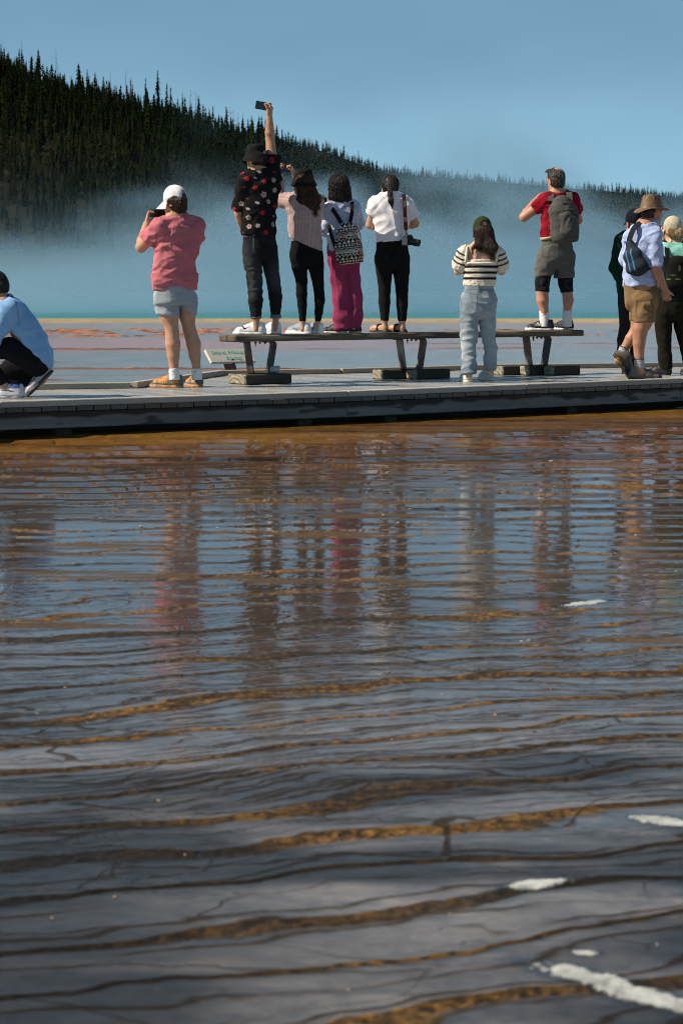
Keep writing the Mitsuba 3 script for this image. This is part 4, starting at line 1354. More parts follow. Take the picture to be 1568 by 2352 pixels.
# ------------------------------------------------ 1: man in a pink T-shirt and white cap
def pink_man():
    Y = 19.92
    t = thing('person', 'man in pink t-shirt, grey shorts and white cap photographing with a phone', 'person')
    yaw = math.radians(30)
    R = np.array([math.cos(yaw), math.sin(yaw), 0])
    sl = silh([(378, 432, 497, .075, 0), (360, 455, 512, .085, 0), (357, 459, 535, .118, 0), (361, 449, 572, .125, 0), (357.5, 445, 605, .122, 0), (354, 448, 640, .125, 0), (352, 450, 672, .128, 0)], 0, yaw, Y)
    aL, s1, e1, w1 = arm(Y, (366, 522, -.10), (324, 567, .02), (337, 514, .20), (.058, .050, .034))
    aR, s2, e2, w2 = arm(Y, (449, 522, .12), (447, 566, .34), (392, 507, .40), (.056, .048, .033))
    hc = P(400, 464, Y - .01)
    hf = unit([-.93, .36, -.06])
    legL = [(366, 409, 700, -.02), (367, 410, 727, -.02), (379, 410, 755, -.03), (380, 414, 790, -.03), (384, 412, 817, -.03), (389, 409.5, 842, -.03), (391, 410, 864, -.03)]
    legR = [(412, 450, 700, .06), (412, 448, 727, .06), (419, 448.5, 752, .06), (428, 461, 790, .06), (434, 461, 817, .06), (442, 460, 842, .06), (444, 460, 864, .06)]
    ph = P(362, 490, Y + .27)
    h1 = hand_prims(w1, P(341, 489, Y + .25) - w1, [.75, .1, .15], [.5, .35, -.6], 1.10, (.25, .9, .7), .12)
    h2 = hand_prims(w2, P(383, 492, Y + .33) - w2, [-.8, -.5, .1], [-.2, -.9, -.1], 1.05, (.45, .95, .8), .14)
    fm = Form().group(loft([(c, w * .86, d * .82) for c, w, d in sl], R), k=.03)
    fm.group(head_prims(hc, hf, s=1.04), k=.02).group([E(P(408, 507, Y), P(402, 474, Y), .072, .058, k=.03)], k=.03)
    fm.group(aL, k=.02).group(aR, k=.02).group(chain(legL, Y), k=.015).group(chain(legR, Y), k=.015)
    body(t, fm, (.47, .26, .165), (hc, hf, (0, 0, 1), 1.04), hands=(h1, h2))
    # t-shirt
    up1 = unit(e1 - s1)
    up2 = unit(e2 - s2)
    sh = Form().group(loft(sl, R) + [E(P(371, 520, Y - .06), P(447, 517, Y + .07), .075, .075, k=.03)], [(P(400, 664.5, Y), (0.02, 0, -1)), (P(404, 489.5, Y), (-.05, -.45, 1))], k=.035)
    c1, c2 = s1 + up1 * .175, s2 + up2 * .16
    sh.group([E(s1, s1 + up1 * .25, .078, .086, k=.02)], [(c1, up1 + np.array([.1, 0, -.2]))], k=.03)
    sh.group([E(s2, s2 + up2 * .25, .080, .082, k=.02)], [(c2, up2)], k=.03)
    mid = lambda v: sst(.78, .55, np.abs(v[:, 2] - P(0, 600, Y)[2]) / .35)
    cloth(t, 'shirt', sh, heather((.47, .145, .170)), h=.0065, folds=[((1, .2, .55), 2.6, 15, .020, 11, None), ((.9, .1, -.75), 2.6, 14, .024, 17, mid), ((1, .2, -.1), 3, 22, .010, 19, None), ((.1, 0, 1), 3, 26, .006, 21, None)])
    # shorts
    st = Form().group([E(P(401, 668, Y), P(401, 690, Y), .185, .19, .125, .125, R, .02)], [(P(400, 655, Y), (0, 0, 1)), (P(400, 697, Y), (0, 0, -1))], k=.03)
    st.group(chain([(357, 411, 684, -.01), (361, 409, 727, -.02), (362, 410, 745, -.02)], Y, grow=.002), [(P(388, 723.5, Y), (-.12, 0, -1))], k=.025)
    st.group(chain([(408, 451, 684, .05), (416.5, 450.5, 727, .08), (416.5, 451, 745, .08)], Y, grow=.002), [(P(432, 726, Y), (.16, 0, -1))], k=.006)
    cloth(t, 'shorts', st, lambda v, n: np.array((.30, .335, .37)) * (.92 + .16 * nz(v * 60, 6))[:, None], folds=down_folds(.011, 31, fc=13) + [((1, 0, -.2), 3, 16, .008, 36, None)])
    for (lx, dy, sx, hx, hy, dx) in (((388.5, 410.5), -.03, 0, 417, 889.5, (-.97, .24)), ((441.5, 461.5), .06, 1, 458, 888.6, (-.42, .90))):
        a, b = P(sum(lx) / 2 + 1, 872, Y + dy), P(sum(lx) / 2, 846, Y + dy)
        sock(t, a, b, .047, .0455, (.78, .78, .80))
        mark(t, 'sock_mark', [[(-.018, .004), (-.006, -.006), (.02, .008), (-.005, -.001), (-.014, .006)]], P(sum(lx) / 2 - (2 if sx else 0), 853.5, Y + dy - .060), [1, .0, 0], [0, 0, 1], (.02, .02, .02))

        def acc(c, a, s_, z):
            org, gry, drk = np.array((.72, .24, .025)), np.array((.13, .14, .135)), np.array((.06, .04, .035))
            c = lerp(c, gry, sst(.44, .40, a))
            c = lerp(c, org, ((a > .06) & (a < .26) & (z > .32) & (z < .72)).astype(float))
            c = lerp(c, drk, (((a * 16) % 1 < .30) & (a > .42) & (a < .78) & (z < .8)).astype(float) * .8)
            c = lerp(c, (.16, .07, .045), (a > .86).astype(float))
            c = lerp(c, gry, (z < .36).astype(float))
            return c

        def sole(v, A):
            z = v[:, 2]
            return lerp((.66, .22, .03), (.20, .22, .22), sst(.014, .020, z))
        heel = on_z(hx, hy, 0)
        heel[2] = 0.0
        shoe(t, heel, [dx[0], dx[1], 0], .30, .105, .115, (.70, .25, .03), sole, .034, accent=acc)
    cap(t, hc, hf, (0, 0, 1), (.78, .78, .79), 1.06, crown=.092, low=.006, brim_drop=.75)
    f, r, u = frame(hf)
    hr = Form().group([ellipsoid(hc + u * .012 - f * .022, u, r, .090, .092, .088, .02), ellipsoid(hc - u * .045 - f * .058, u, r, .068, .048, .055, .03)], [(hc + f * .030, f * 1.0 - u * .5), (hc + u * .085, u)])
    hr.minus.append((Form().group([ellipsoid(hc - u * .05 + f * .055, u, r, .11, .062, .06, .01)]), .01))
    strands(t, 'hair', hr, 900, .075, ((.012, .008, .005), (.13, .07, .035)), 41, wave=.85, lift=.006, rad=.0026, steps=9)
    phone('black phone held sideways by the man in the pink t-shirt', ph, [1, .28, -.05], [0, 0, 1], w=.150, h=.076)


# ------------------------------------------------ 2: man in a floral shirt with an arm raised
def bench_Y(x):
    k = (x - 784) / FPX
    return (bc1 + BV * ((k * bc1[1] - bc1[0]) / (BV[0] - k * BV[1])))[1]


def flowers(v, n, seed=0):
    """A black cloth scattered with red, blush and grey blossoms."""
    g = np.random.default_rng(seed)
    c = np.tile(np.array((.011, .011, .012)), (len(v), 1))
    lo, hi = v.min(0), v.max(0)
    taken = []
    for i in range(420):
        j = int(g.integers(len(v)))
        p = v[j]
        if any(((p - q_) ** 2).sum() < .074 ** 2 for q_ in taken):
            continue
        taken.append(p)
        kind = g.choice(4, p=[.26, .32, .27, .15])
        R = .020 + .013 * g.random() if kind < 2 else .014 + .009 * g.random()
        near_ = np.flatnonzero(((v - p) ** 2).sum(1) < (R * 1.7) ** 2)
        nn = n[j]
        a = unit(np.cross(nn, [.3, .2, 1]))
        b = np.cross(nn, a)
        q = v[near_] - p
        x, y = q @ a, q @ b
        ang, rad = np.arctan2(y, x) + g.random() * 6, np.hypot(x, y)
        if kind < 2:
            pet = R * (.62 + .38 * np.abs(np.cos(ang * 2.5)))
            m = sst(1.05, .92, rad / pet)
            base = np.array((.52, .018, .035)) if kind == 0 else np.array((.46, .33, .33))
            cc = base * (.65 + .5 * (rad / R))[:, None]
            cc = lerp(cc, (.06, .03, .03), sst(.28, .18, rad / R))
            c[near_] = lerp(c[near_], cc, m)
            lf = sst(1, .8, np.hypot((x - R * 1.25) / (R * .45), (y - R * .3) / (R * .2)))
            c[near_] = lerp(c[near_], (.03, .085, .035), lf)
        else:
            sk = .35 + .2 * g.random()
            m = sst(1.05, .9, np.hypot(x / R, y / (R * sk)))
            c[near_] = lerp(c[near_], (.42, .40, .41) if kind == 2 else (.30, .03, .045), m)
    return c


def bucket_hat(t, c, fwd, up, s=1.0, flop=.06):
    def warp(q, th):
        rr = np.hypot(q[..., 0], q[..., 1])
        out = np.clip((rr - .098) / .06, 0, 1)
        q[..., 2] -= out * (.030 + flop * (.5 - .5 * np.cos(th * 2 + 2.2))[None] * .6 + .010 * np.sin(3 * th)[None])
        return q
    prof = [(.001, .112), (.035, .112), (.066, .108), (.080, .098), (.087, .075), (.091, .045), (.096, .018), (.099, .012), (.108, .002), (.119, -.012), (.131, -.028), (.131, -.032), (.118, -.017), (.110, -.001), (.097, .006), (.088, .015), (.080, .055)]
    prof = [(a, b) for a, b in prof]
    dense = np.array(prof)
    tt = np.arange(len(dense))
    q = np.linspace(0, len(dense) - 1, 60)
    dense = np.stack([np.interp(q, tt, dense[:, 0]), np.interp(q, tt, dense[:, 1])], 1)
    ring = np.where(dense[:, 0] > .1, .0008 * np.sin(dense[:, 0] * 1400), 0)
    dense[:, 1] += ring
    return revolve_hat(t, c, fwd, up, dense, (.014, .014, .015), 'hat', s, 1.10, warp, .006, n=72)


def floral_man():
    x0 = 597
    Y = bench_Y(x0)
    t = thing('person', 'man in black floral shirt and bucket hat raising one arm with a phone', 'person')
    yaw = math.radians(24)
    R = np.array([math.cos(yaw), math.sin(yaw), 0])
    sl = silh([(573, 622, 392, .07, 0), (556, 636, 408, .085, 0), (555, 637, 432, .11, 0), (559, 634, 465, .115, 0), (559, 630, 500, .110, 0), (557, 631, 525, .110, 0), (556, 633, 548, .112, 0)], 0, yaw, Y)
    aL, s1, e1, w1 = arm(Y, (562, 418, -.08), (549, 490, .02), (566, 540, .20), (.050, .044, .030))
    aR, s2, e2, w2 = arm(Y, (627, 400, .07), (620, 318, .10), (618.5, 266, .05), (.054, .043, .029))
    hc = P(588, 364, Y + .0)
    hf = unit([-.80, .60, .02])
    legL = [(558, 602, 570, -.02), (560, 600, 600, -.02), (569, 600, 642, -.02), (572, 601, 688, -.03), (577, 599, 728, -.03), (580, 597, 742, -.03), (580, 598, 756, -.03)]
    legR = [(600, 636, 570, .05), (603, 637, 600, .05), (615, 641, 647, .05), (619.5, 646, 682, .05), (624, 642, 728, .05), (625, 641, 742, .05), (625, 642, 756, .05)]
    h1 = hand_prims(w1, [.7, .5, -.35], [.5, -.6, .3], [.2, .3, .9], 1.0, (.3, .5, .4))
    h2 = hand_prims(w2, P(623, 246, Y + .06) - w2, [-.80, .25, .1], [-.30, -.95, .2], 1.06, (.75, .95, .6), .10)
    fm = Form().group(loft([(c, w * .84, d * .8) for c, w, d in sl], R), k=.03)
    fm.group(head_prims(hc, hf, s=1.0), k=.02).group([E(P(592, 402, Y), P(590, 374, Y), .066, .056, k=.03)], k=.03)
    fm.group(aL, k=.02).group(aR, k=.03).group(chain(legL, Y, mul=.84), k=.015).group(chain(legR, Y, mul=.84), k=.015)
    body(t, fm, (.42, .235, .14), (hc, hf, (0, 0, 1), 1.0), hands=(h1, h2))
    u1, u2 = unit(e1 - s1), unit(e2 - s2)
    sh = Form().group(loft(sl, R) + [E(P(568, 415, Y - .05), P(629, 410, Y + .06), .062, .07, k=.03)], [(P(595, 538, Y), (0, 0, -1)), (P(592, 385, Y), (-.1, -.3, 1))], k=.03)
    sh.group([E(s1, s1 + u1 * .34, .068, .079, k=.02)], [(s1 + u1 * .265, u1)], k=.03)
    sh.group([E(P(626, 425, Y + .06), P(625, 350, Y + .10), .075, .072, k=.02)], [(P(622, 357, Y + .08), (-.05, .1, 1))], k=.03)
    v, f = cloth(t, 'shirt', sh, lambda v, n: flowers(v, n, 5), h=.0058, folds=down_folds(.009, 51) + [((.8, .2, .7), 3, 12, .012, 57, None)])
    col = Form().group([E(P(579, 390.5, Y - .02), P(606, 391, Y - .02), .022, k=.01), E(P(579, 390.5, Y - .02), P(584, 393, Y + .1), .022, k=.01)])
    cloth(t, 'collar', col, (.013, .013, .014), h=.006)
    jn = Form().group([E(P(596, 545, Y), P(596, 575, Y), .160, .168, .108, .112, R, .03)], [(P(600, 532, Y), (0, 0, 1))], k=.03)
    jn.group(chain(legL[:5], Y, grow=.004) , [(P(588, 731, Y), (0, 0, -1))], k=.02).group(chain(legR[:5], Y, grow=.004), [(P(632, 731, Y), (0, 0, -1))], k=.016)

    def denim(v, n):
        z = (v[:, 2] - BZ)
        c = np.tile(np.array((.013, .015, .017)), (len(v), 1)) * (.75 + .5 * nz(v * [90, 90, 40], 3))[:, None]
        fade = sst(.25, .75, nz(v * [7, 7, 4], 61)) * sst(1.2, .5, np.abs(z - .62) / .3)
        c = lerp(c, (.060, .068, .076), fade * .6)
        # back pocket stitching
        x = v[:, 0] - P(567, 0, Y)[0]
        pk = ((np.abs(x) < .062) & (np.abs(z - .86) < .075)).astype(float) * (n[:, 1] < 0)
        ed = pk * ((np.abs(np.abs(x) - .056) < .006) | (np.abs(z - .925) < .006))
        return lerp(c, (.10, .11, .12), ed * .7)
    cloth(t, 'jeans', jn, denim, folds=[((1, .1, .15), 3, 26, .014, 63, lambda v: sst(.36, .1, np.abs(v[:, 2] - BZ - .50))), ((1, .1, -.3), 3, 18, .006, 66, None), ((.1, 0, 1), 3, 15, .004, 64, None)])
    for (lv, hx, dx, nm) in ((legL, 606.5, (-.97, .22), 0), (legR, 640, (-.62, .78), 1)):
        Yf = Y + lv[-1][3]
        a, b = P((lv[4][0] + lv[4][1]) / 2, 731, Yf), P((lv[4][0] + lv[4][1]) / 2, 722, Yf)
        cf = Form().group([E(a - [0, 0, .012], b + [0, 0, .02], .053, .052)], [(a, (0, 0, -1)), (b, (0, 0, 1))])
        cloth(t, 'cuff', cf, (.13, .15, .17), h=.006)

        def acc(c, a, s_, z):
            c = lerp(c, (.55, .56, .6), ((a < .3) & (z < .5)).astype(float) * .5)
            return lerp(c, (.30, .32, .40), ((a > .55) & (a < .75) & (np.abs(s_) > .5)).astype(float) * .5)
        Yh = Yf + (.015 if nm == 0 else .0)
        shoe(t, on(hx, Yh, BZ), [dx[0], dx[1], 0], .295, .105, .115, (.74, .74, .76), lambda v, A: lerp((.30, .36, .37), (.72, .72, .74), sst(BZ + .010, BZ + .022, v[:, 2])), .036, accent=acc, sole_flare=1.05)
        if nm == 0:
            mk = [(-.045, .012), (-.035, -.012), (-.022, -.016), (.045, .020), (-.012, -.002), (-.030, .0), (-.036, .014)]
            mark(t, 'shoe_mark', [mk], on(568, Yh - .09, BZ + .068), [1, -.15, 0], [0, 0, 1], (.015, .015, .015), .02)
    bucket_hat(t, hc + np.array([0, 0, .030]), unit([-.85, .5, 0]), unit([.16, -.16, 1]), .97, .05)
    m = tube(spline([P(570, 368, Y - .06), P(573, 385, Y - .06), P(577, 392, Y - .02)], 8), .0025, 5)
    add('chin_cord', m, 'cloth', t, color=np.tile((.02, .02, .02), (len(m.vertices), 1)))
    f, r, u = frame(hf)
    hr = Form().group([ellipsoid(hc + u * .01 - f * .024, u, r, .082, .090, .080, .02), ellipsoid(hc - u * .03 - f * .055, u, r, .06, .045, .045, .02)], [(hc - u * .062, -u), (hc + f * .02, f)])
    strands(t, 'hair', hr, 200, .03, ((.010, .008, .007), (.03, .024, .02)), 45)
    phone('phone held high above the crowd in a raised hand', P(604.5, 242.5, Y + .075), [1, .15, -.17], [.17, 0, 1], w=.150, h=.076, screen=(.008, .012, .03))


# ------------------------------------------------ 3: woman in a pink knitted jumper
def knit_woman():
    Y = bench_Y(701)
    t = thing('person', 'woman in pale pink ribbed jumper, black leggings and black bucket hat photographing', 'person')
    yaw = math.radians(14)
    R = np.array([math.cos(yaw), math.sin(yaw), 0])
    sl = silh([(686, 722, 440, .06, 0), (668, 735, 455, .075, 0), (661, 737, 478, .10, 0), (663, 734, 508, .108, 0), (664, 733, 530, .108, 0), (665, 736, 552, .112, 0), (668, 740, 580, .112, 0)], 0, yaw, Y)
    aL, s1, e1, w1 = arm(Y, (672, 458, -.05), (638, 462, .12), (639, 403, .30), (.042, .038, .026))
    aR, s2, e2, w2 = arm(Y, (730, 462, .06), (716, 470, .28), (676, 402, .36), (.042, .038, .026))
    hc = P(697, 421, Y)
    hf = unit([-.25, .96, .03])
    legL = [(666, 704, 582, 0), (670, 705, 611, 0), (680, 705, 645, 0), (680.5, 704.5, 675, -.01), (684, 704, 700, -.01), (688, 702, 738, -.02), (688, 703, 756, -.02)]
    legR = [(704, 741, 582, .02), (708, 743, 611, .02), (718.5, 743, 652, .02), (723, 745.5, 688, .02), (723, 741, 715, .02), (723.5, 736, 738, .02), (723.5, 737, 756, .02)]
    h1 = hand_prims(w1, P(640, 388, Y + .32) - w1, [.8, -.1, .0], [.3, -.7, -.2], .92, (.3, .9, .6))
    h2 = hand_prims(w2, P(672, 388, Y + .35) - w2, [-.85, -.1, .0], [-.2, -.9, .1], .92, (.5, .9, .6))
    fm = Form().group(loft([(c, w * .8, d * .75) for c, w, d in sl], R), k=.03)
    fm.group(head_prims(hc, hf, s=.95), k=.02).group([E(P(699, 452, Y), P(698, 430, Y), .052, .047, k=.03)], k=.03)
    fm.group(aL, k=.02).group(aR, k=.02).group(chain(legL, Y, mul=.88), k=.015).group(chain(legR, Y, mul=.88), k=.015)
    body(t, fm, (.50, .30, .20), (hc, hf, (0, 0, 1), .95), hands=(h1, h2))
    sh = Form().group(loft(sl, R) + [E(P(675, 461, Y - .04), P(728, 461, Y + .05), .058, .058, k=.03)], [(P(664, 543.5, Y), (-.31, 0, -.74)), (P(699, 437, Y), (0, -.2, 1))], k=.03)
    n1 = e1 + (w1 - e1) * .82
    sh.group(limb([(s1, .062), (s1 + (e1 - s1) * .55, .070), (e1, .060)]) + limb([(e1, .060), (e1 + (w1 - e1) * .4, .055), (n1, .045)]), [(n1, w1 - e1)], k=.03)
    sh.group(limb([(s2, .060), (e2, .055), (e2 + (w2 - e2) * .8, .042)]), [(e2 + (w2 - e2) * .8, w2 - e2)], k=.03)

    def rib(v, n):
        a = (v @ R) / .0135
        k = .5 + .5 * np.sin(a * 2 * np.pi)
        arm_part = sst(P(664, 0, Y)[0], P(658, 0, Y)[0], v[:, 0])
        k2 = .5 + .5 * np.sin(v[:, 2] / .0135 * 2 * np.pi)
        k = k * (1 - arm_part) + k2 * arm_part
        c = lerp((.27, .175, .175), (.50, .385, .37), k)
        return c * (.9 + .2 * nz(v * 30, 3))[:, None]
    cloth(t, 'jumper', sh, rib, h=.0052, folds=[((1, .1, -.45), 2.4, 11, .016, 71, None), ((1, .1, .1), 2.6, 13, .010, 75, None), ((.1, 0, 1), 3, 14, .004, 78, None)])
    lg = Form().group([E(P(703, 560, Y), P(703, 590, Y), .150, .158, .10, .105, R, .03)], [(P(700, 552, Y), (0, 0, 1))], k=.03)
    lg.group(chain(legL[:6], Y, grow=.002), [(P(695, 738, Y), (0, 0, -1))], k=.02).group(chain(legR[:6], Y, grow=.002), [(P(730, 738, Y), (0, 0, -1))], k=.014)
    cloth(t, 'leggings', lg, lambda v, n: np.array((.008, .009, .010)) * (.8 + .4 * nz(v * 30, 3))[:, None], bsdf='cloth', folds=[((1, .1, .1), 4, 22, .002, 81, None)])
    for (lv, hx, dx) in ((legL, 709, (-.80, .60)), (legR, 737, (-.60, .80))):
        def acc(c, a, s_, z):
            c = lerp(c, (.26, .29, .33), ((a > .14) & (np.abs(s_) > .2) & (z > .35)).astype(float))
            return lerp(c, (.12, .13, .16), ((a > .35) & (a < .62) & (np.abs(s_) > .55) & (np.abs(z - .45 - (a - .5) * .6) < .07)).astype(float))
        shoe(t, on(hx, Y + lv[-1][3], BZ), [dx[0], dx[1], 0], .265, .098, .108, (.72, .74, .76), (.76, .77, .79), .036, accent=acc, sole_flare=1.05)
    bucket_hat(t, hc + np.array([0, 0, .032]), unit([-.6, .8, 0]), unit([.10, -.14, 1]), .95, .04)
    f, r, u = frame(hf)
    A = lambda x, y, z: hc + r * x + f * y + u * z
    hr = Form().group([ellipsoid(A(0, -.02, .02), u, r, .082, .090, .09, .02), E(A(0, -.03, .0), A(.018, -.085, -.14), .085, .088, .065, .038, r, .03), E(A(.018, -.085, -.14), A(.065, -.105, -.225), .088, .05, .038, .025, r, .03),
                       E(A(-.06, -.03, -.02), A(-.088, -.045, -.12), .032, .014, k=.02), E(A(.07, -.05, -.05), A(.135, -.075, -.155), .035, .014, k=.02)], [(A(0, .03, 0), f)])
    hr.minus.append((Form().group([ellipsoid(A(0, .07, -.03), u, r, .062, .08, .1, .01)]), .01))
    strands(t, 'hair', hr, 1300, .13, ((.016, .009, .006), (.10, .045, .024)), 47, down=(.16, -.1, -1), wave=.22, lift=.004, rad=.0019, steps=9, flare=1)
    wisp = [tube(spline([A(.12, -.07, -.12), A(.165, -.08, -.105 - .01 * k), A(.20 + .012 * k, -.08, -.125 - .012 * k)], 6), [.0022] * 5 + [.0006], 4) for k in range(5)]
    m = cat(wisp)
    add('hair_wisp', m, 'hair_fibre', t, color=np.tile((.02, .012, .009), (len(m.vertices), 1)))
    phone('black phone held out in both hands by the woman in the ribbed jumper', P(654.5, 385.5, Y + .36), [1, .05, -.01], [0, 0, 1], w=.148, h=.075)


# ------------------------------------------------ 4: woman with a patterned backpack and pink trousers
def tribal(v, o, ex, ez, w):
    """Woven zigzags, diamonds and bars in black and cream."""
    x, z = (v - o) @ ex, (v - o) @ ez
    tri = lambda q: np.abs((q % 1) - .5) * 2
    row = np.floor(z / .030)
    fz = z / .030 - row
    kind = (row.astype(int) * 7 + 3) % 5
    zig = np.abs(fz - (.15 + .7 * tri(x / .034))) < .17
    dia = np.abs(fz - .5) + np.abs(((x / .028) % 1) - .5) < .42
    bars = ((fz > .12) & (fz < .3)) | ((fz > .7) & (fz < .86))
    dots = (((x / .013) % 1) < .5) & (fz > .3) & (fz < .7)
    tr = (fz < 1 - tri(x / .040)) & (fz > .12)
    k = np.select([kind == 0, kind == 1, kind == 2, kind == 3, kind == 4], [zig, dia, bars | dots, tr, bars])
    return lerp((.014, .016, .018), (.60, .57, .50), k.astype(float))


def pack_woman():
    Y = bench_Y(790)
    t = thing('person', 'short haired woman in pale blue shirt and magenta trousers holding up a phone', 'person')
    yaw = math.radians(12)
    R = np.array([math.cos(yaw), math.sin(yaw), 0])
    sl = silh([(770, 804, 460, .06, .0), (755, 816, 470, .075, 0), (752, 819, 492, .10, 0), (754, 818, 520, .105, 0), (754, 818, 548, .108, 0), (753, 820, 585, .11, 0)], 0, yaw, Y)
    aL, s1, e1, w1 = arm(Y, (758, 476, -.06), (749, 530, .0), (753, 472, .24), (.040, .037, .026))
    aR, s2, e2, w2 = arm(Y, (814, 476, .06), (822, 512, .18), (775, 468, .34), (.040, .037, .026))
    hc = P(777, 431, Y + .01)
    hf = unit([-.30, .95, .05])
    legL = [(757, 792, 590, 0), (759, 792, 640, 0), (764, 792, 690, 0), (770, 796, 735, 0), (774, 794, 752, 0)]
    legR = [(788, 822, 590, .02), (790, 824, 640, .02), (797, 829, 690, .02), (800, 827, 735, .02), (804, 820, 752, .02)]
    h1 = hand_prims(w1, P(757, 462, Y + .30) - w1, [.8, .1, .2], [.4, -.5, .5], .9, (.3, .8, .6))
    h2 = hand_prims(w2, P(763, 455, Y + .33) - w2, [-.7, -.2, .0], [-.2, -.9, .1], .9, (.5, .8, .6))
    fm = Form().group(loft([(c, w * .82, d * .78) for c, w, d in sl], R), k=.03)
    fm.group(head_prims(hc, hf, s=.95), k=.02).group([E(P(783, 466, Y), P(779, 442, Y), .052, .046, k=.03)], k=.03)
    fm.group(aL, k=.02).group(aR, k=.02).group(chain(legL, Y, mul=.7), k=.015).group(chain(legR, Y, mul=.7), k=.015)
    body(t, fm, (.46, .27, .18), (hc, hf, (0, 0, 1), .95), hands=(h1, h2))
    sh = Form().group(loft(sl, R) + [E(P(760, 478, Y - .03), P(812, 477, Y + .05), .058, .058, k=.03)], [(P(780, 574, Y), (0, 0, -1)), (P(785, 456.5, Y), (.1, -.2, 1))], k=.03)
    n1, n2 = e1 + (w1 - e1) * .6, e2 + (w2 - e2) * .7
    sh.group(limb([(s1, .060), (s1 + (e1 - s1) * .6, .058), (e1, .056), (n1, .046)]), [(n1, w1 - e1)], k=.02)
    sh.group(limb([(s2, .058), (e2, .058), (n2, .046)]), [(n2, w2 - e2)], k=.02)

    def shirt(v, n):
        c = np.array((.40, .44, .56)) * (.9 + .2 * nz(v * 40, 3))[:, None]
        sp = (nz(v * 42, 91) > .86).astype(float)
        return lerp(c, (.09, .10, .16), sp * .8)
    cloth(t, 'shirt', sh, shirt, h=.0062, folds=[((1, .1, -.2), 3, 17, .016, 93, None), ((.6, .1, .9), 3, 18, .013, 96, None), ((-.5, .1, 1), 3, 14, .009, 97, None)])
    cl = Form().group([E(P(774, 459, Y - .045), P(797, 460, Y - .04), .020, k=.01), E(P(774, 459, Y - .045), P(770, 462, Y + .06), .018, k=.01), E(P(797, 460, Y - .04), P(800, 464, Y + .06), .018, k=.01)])
    cloth(t, 'collar', cl, (.40, .44, .55), h=.006)
    tr = Form().group([E(P(787, 570, Y), P(788, 595, Y), .150, .152, .108, .11, R, .03)], [(P(787, 560, Y), (0, 0, 1))], k=.03)
    tr.group(chain([(756, 793, 600, 0), (759, 795, 640, 0), (765, 798, 685, 0), (768, 803, 728, 0), (769, 801, 757, 0)], Y, k=.03), [(P(785, 754, Y), (.15, 0, -1))], k=.03)
    tr.group(chain([(787, 822, 600, .03), (790, 825, 640, .03), (798, 829.5, 685, .03), (800, 831, 722, .03), (800, 826, 752, .03)], Y, k=.03), [(P(812, 750.5, Y), (-.1, 0, -1))], k=.03)
    cloth(t, 'trousers', tr, lambda v, n: np.array((.27, .040, .100)) * (.9 + .2 * nz(v * 14, 3))[:, None], h=.0075, folds=[((.12, 0, 1), 1.3, 17, .020, 101, None), ((-.2, 0, 1), 1.8, 21, .013, 104, None), ((1, 0, .4), 5, 15, .010, 107, lambda v: sst(BZ + .28, BZ + .08, v[:, 2]))])
    for (hx, dy, dx) in ((796, 0, (-.93, .36)), (824, .03, (-.55, .83))):
        shoe(t, on(hx, Y + dy, BZ), [dx[0], dx[1], 0], .26, .094, .10, (.014, .014, .016), lambda v, A: lerp((.30, .31, .32), (.62, .62, .62), sst(BZ + .004, BZ + .016, v[:, 2])), .026)
    f, r, u = frame(hf)
    A = lambda x, y, z: hc + r * x + f * y + u * z
    hr = Form().group([ellipsoid(A(0, -.015, .035), u, r, .096, .105, .098, .02), E(A(-.03, -.03, -.02), A(-.055, -.035, -.085), .065, .05, .06, .05, r, .03), E(A(.035, -.04, -.02), A(.055, -.05, -.10), .07, .058, .06, .05, r, .03), E(A(0, -.05, -.02), A(0, -.07, -.11), .075, .07, .055, .04, r, .03)], [(A(0, .035, 0), f)])
    strands(t, 'hair', hr, 900, .085, ((.006, .006, .006), (.034, .030, .028)), 49, wave=.45, lift=.006, rad=.0021, steps=8, flare=1)
    phone('phone held by the woman with the patterned backpack', P(748.5, 462, Y + .31), [1, .1, -.02], [0, 0, 1], w=.150, h=.076)
    # patterned backpack
    bk = thing('backpack', 'black and white patterned cloth backpack with orange leather trim on woman in magenta trousers', 'backpack')
    bx = unit(R + np.array([0, 0, -.10]))
    bz = unit(np.array([-.11, .0, 1.0]))
    c = P(800, 560, Y - .175)
    bn = unit(np.cross(bx, bz))
    if bn[1] > 0:
        bn = -bn
    B = lambda x, z, y=0: c + bx * x + bz * z + bn * y
    fmb = Form().group([E(B(0, -.10), B(0, .10), .125, .108, .082, .070, bx, .03), E(B(.0, -.150), B(0, -.02), .128, .128, .085, .088, bx, .03)], [(B(0, -.185), -bz)], k=.03)
    fmb.group([E(B(.0, -.13, .060), B(.0, -.045, .066), .098, .092, .050, .052, bx, .02)], k=.012)
    pat = lambda v, n: tribal(v, c, bx, bz, .2) * (.85 + .3 * nz(v * 30, 3))[:, None]
    cloth(bk, 'bag', fmb, pat, h=.0048, folds=[((.2, 0, 1), 4, 16, .007, 111, None), ((1, 0, .2), 5, 16, .005, 113, None)])
    fl = Form().group([E(B(.012, .150), B(.022, .02, .040), .088, .078, .060, .056, bx, .02), E(B(.022, .02, .040), B(.020, -.020, .050), .076, .035, .050, .040, bx, .02)], [(B(0, .205), bz), (B(0, 0, -.0), -bn)], k=.02)
    cloth(bk, 'flap', fl, lambda v, n: tribal(v, c + bz * .01, bx, bz, .2) * 1.25, h=.0048, folds=[((.2, 0, 1), 4, 16, .004, 115, None)])
    edge = spline([B(-.068, .10, .085), B(-.062, .03, .094), B(-.020, -.025, .098), B(.022, -.055, .096), B(.070, -.015, .096), B(.104, .04, .086), B(.108, .12, .062), B(.085, .19, .05)], 26)
    m = tube(edge, .0062, 6)
    add('trim', m, 'leather', bk, color=np.tile((.30, .085, .030), (len(m.vertices), 1)))
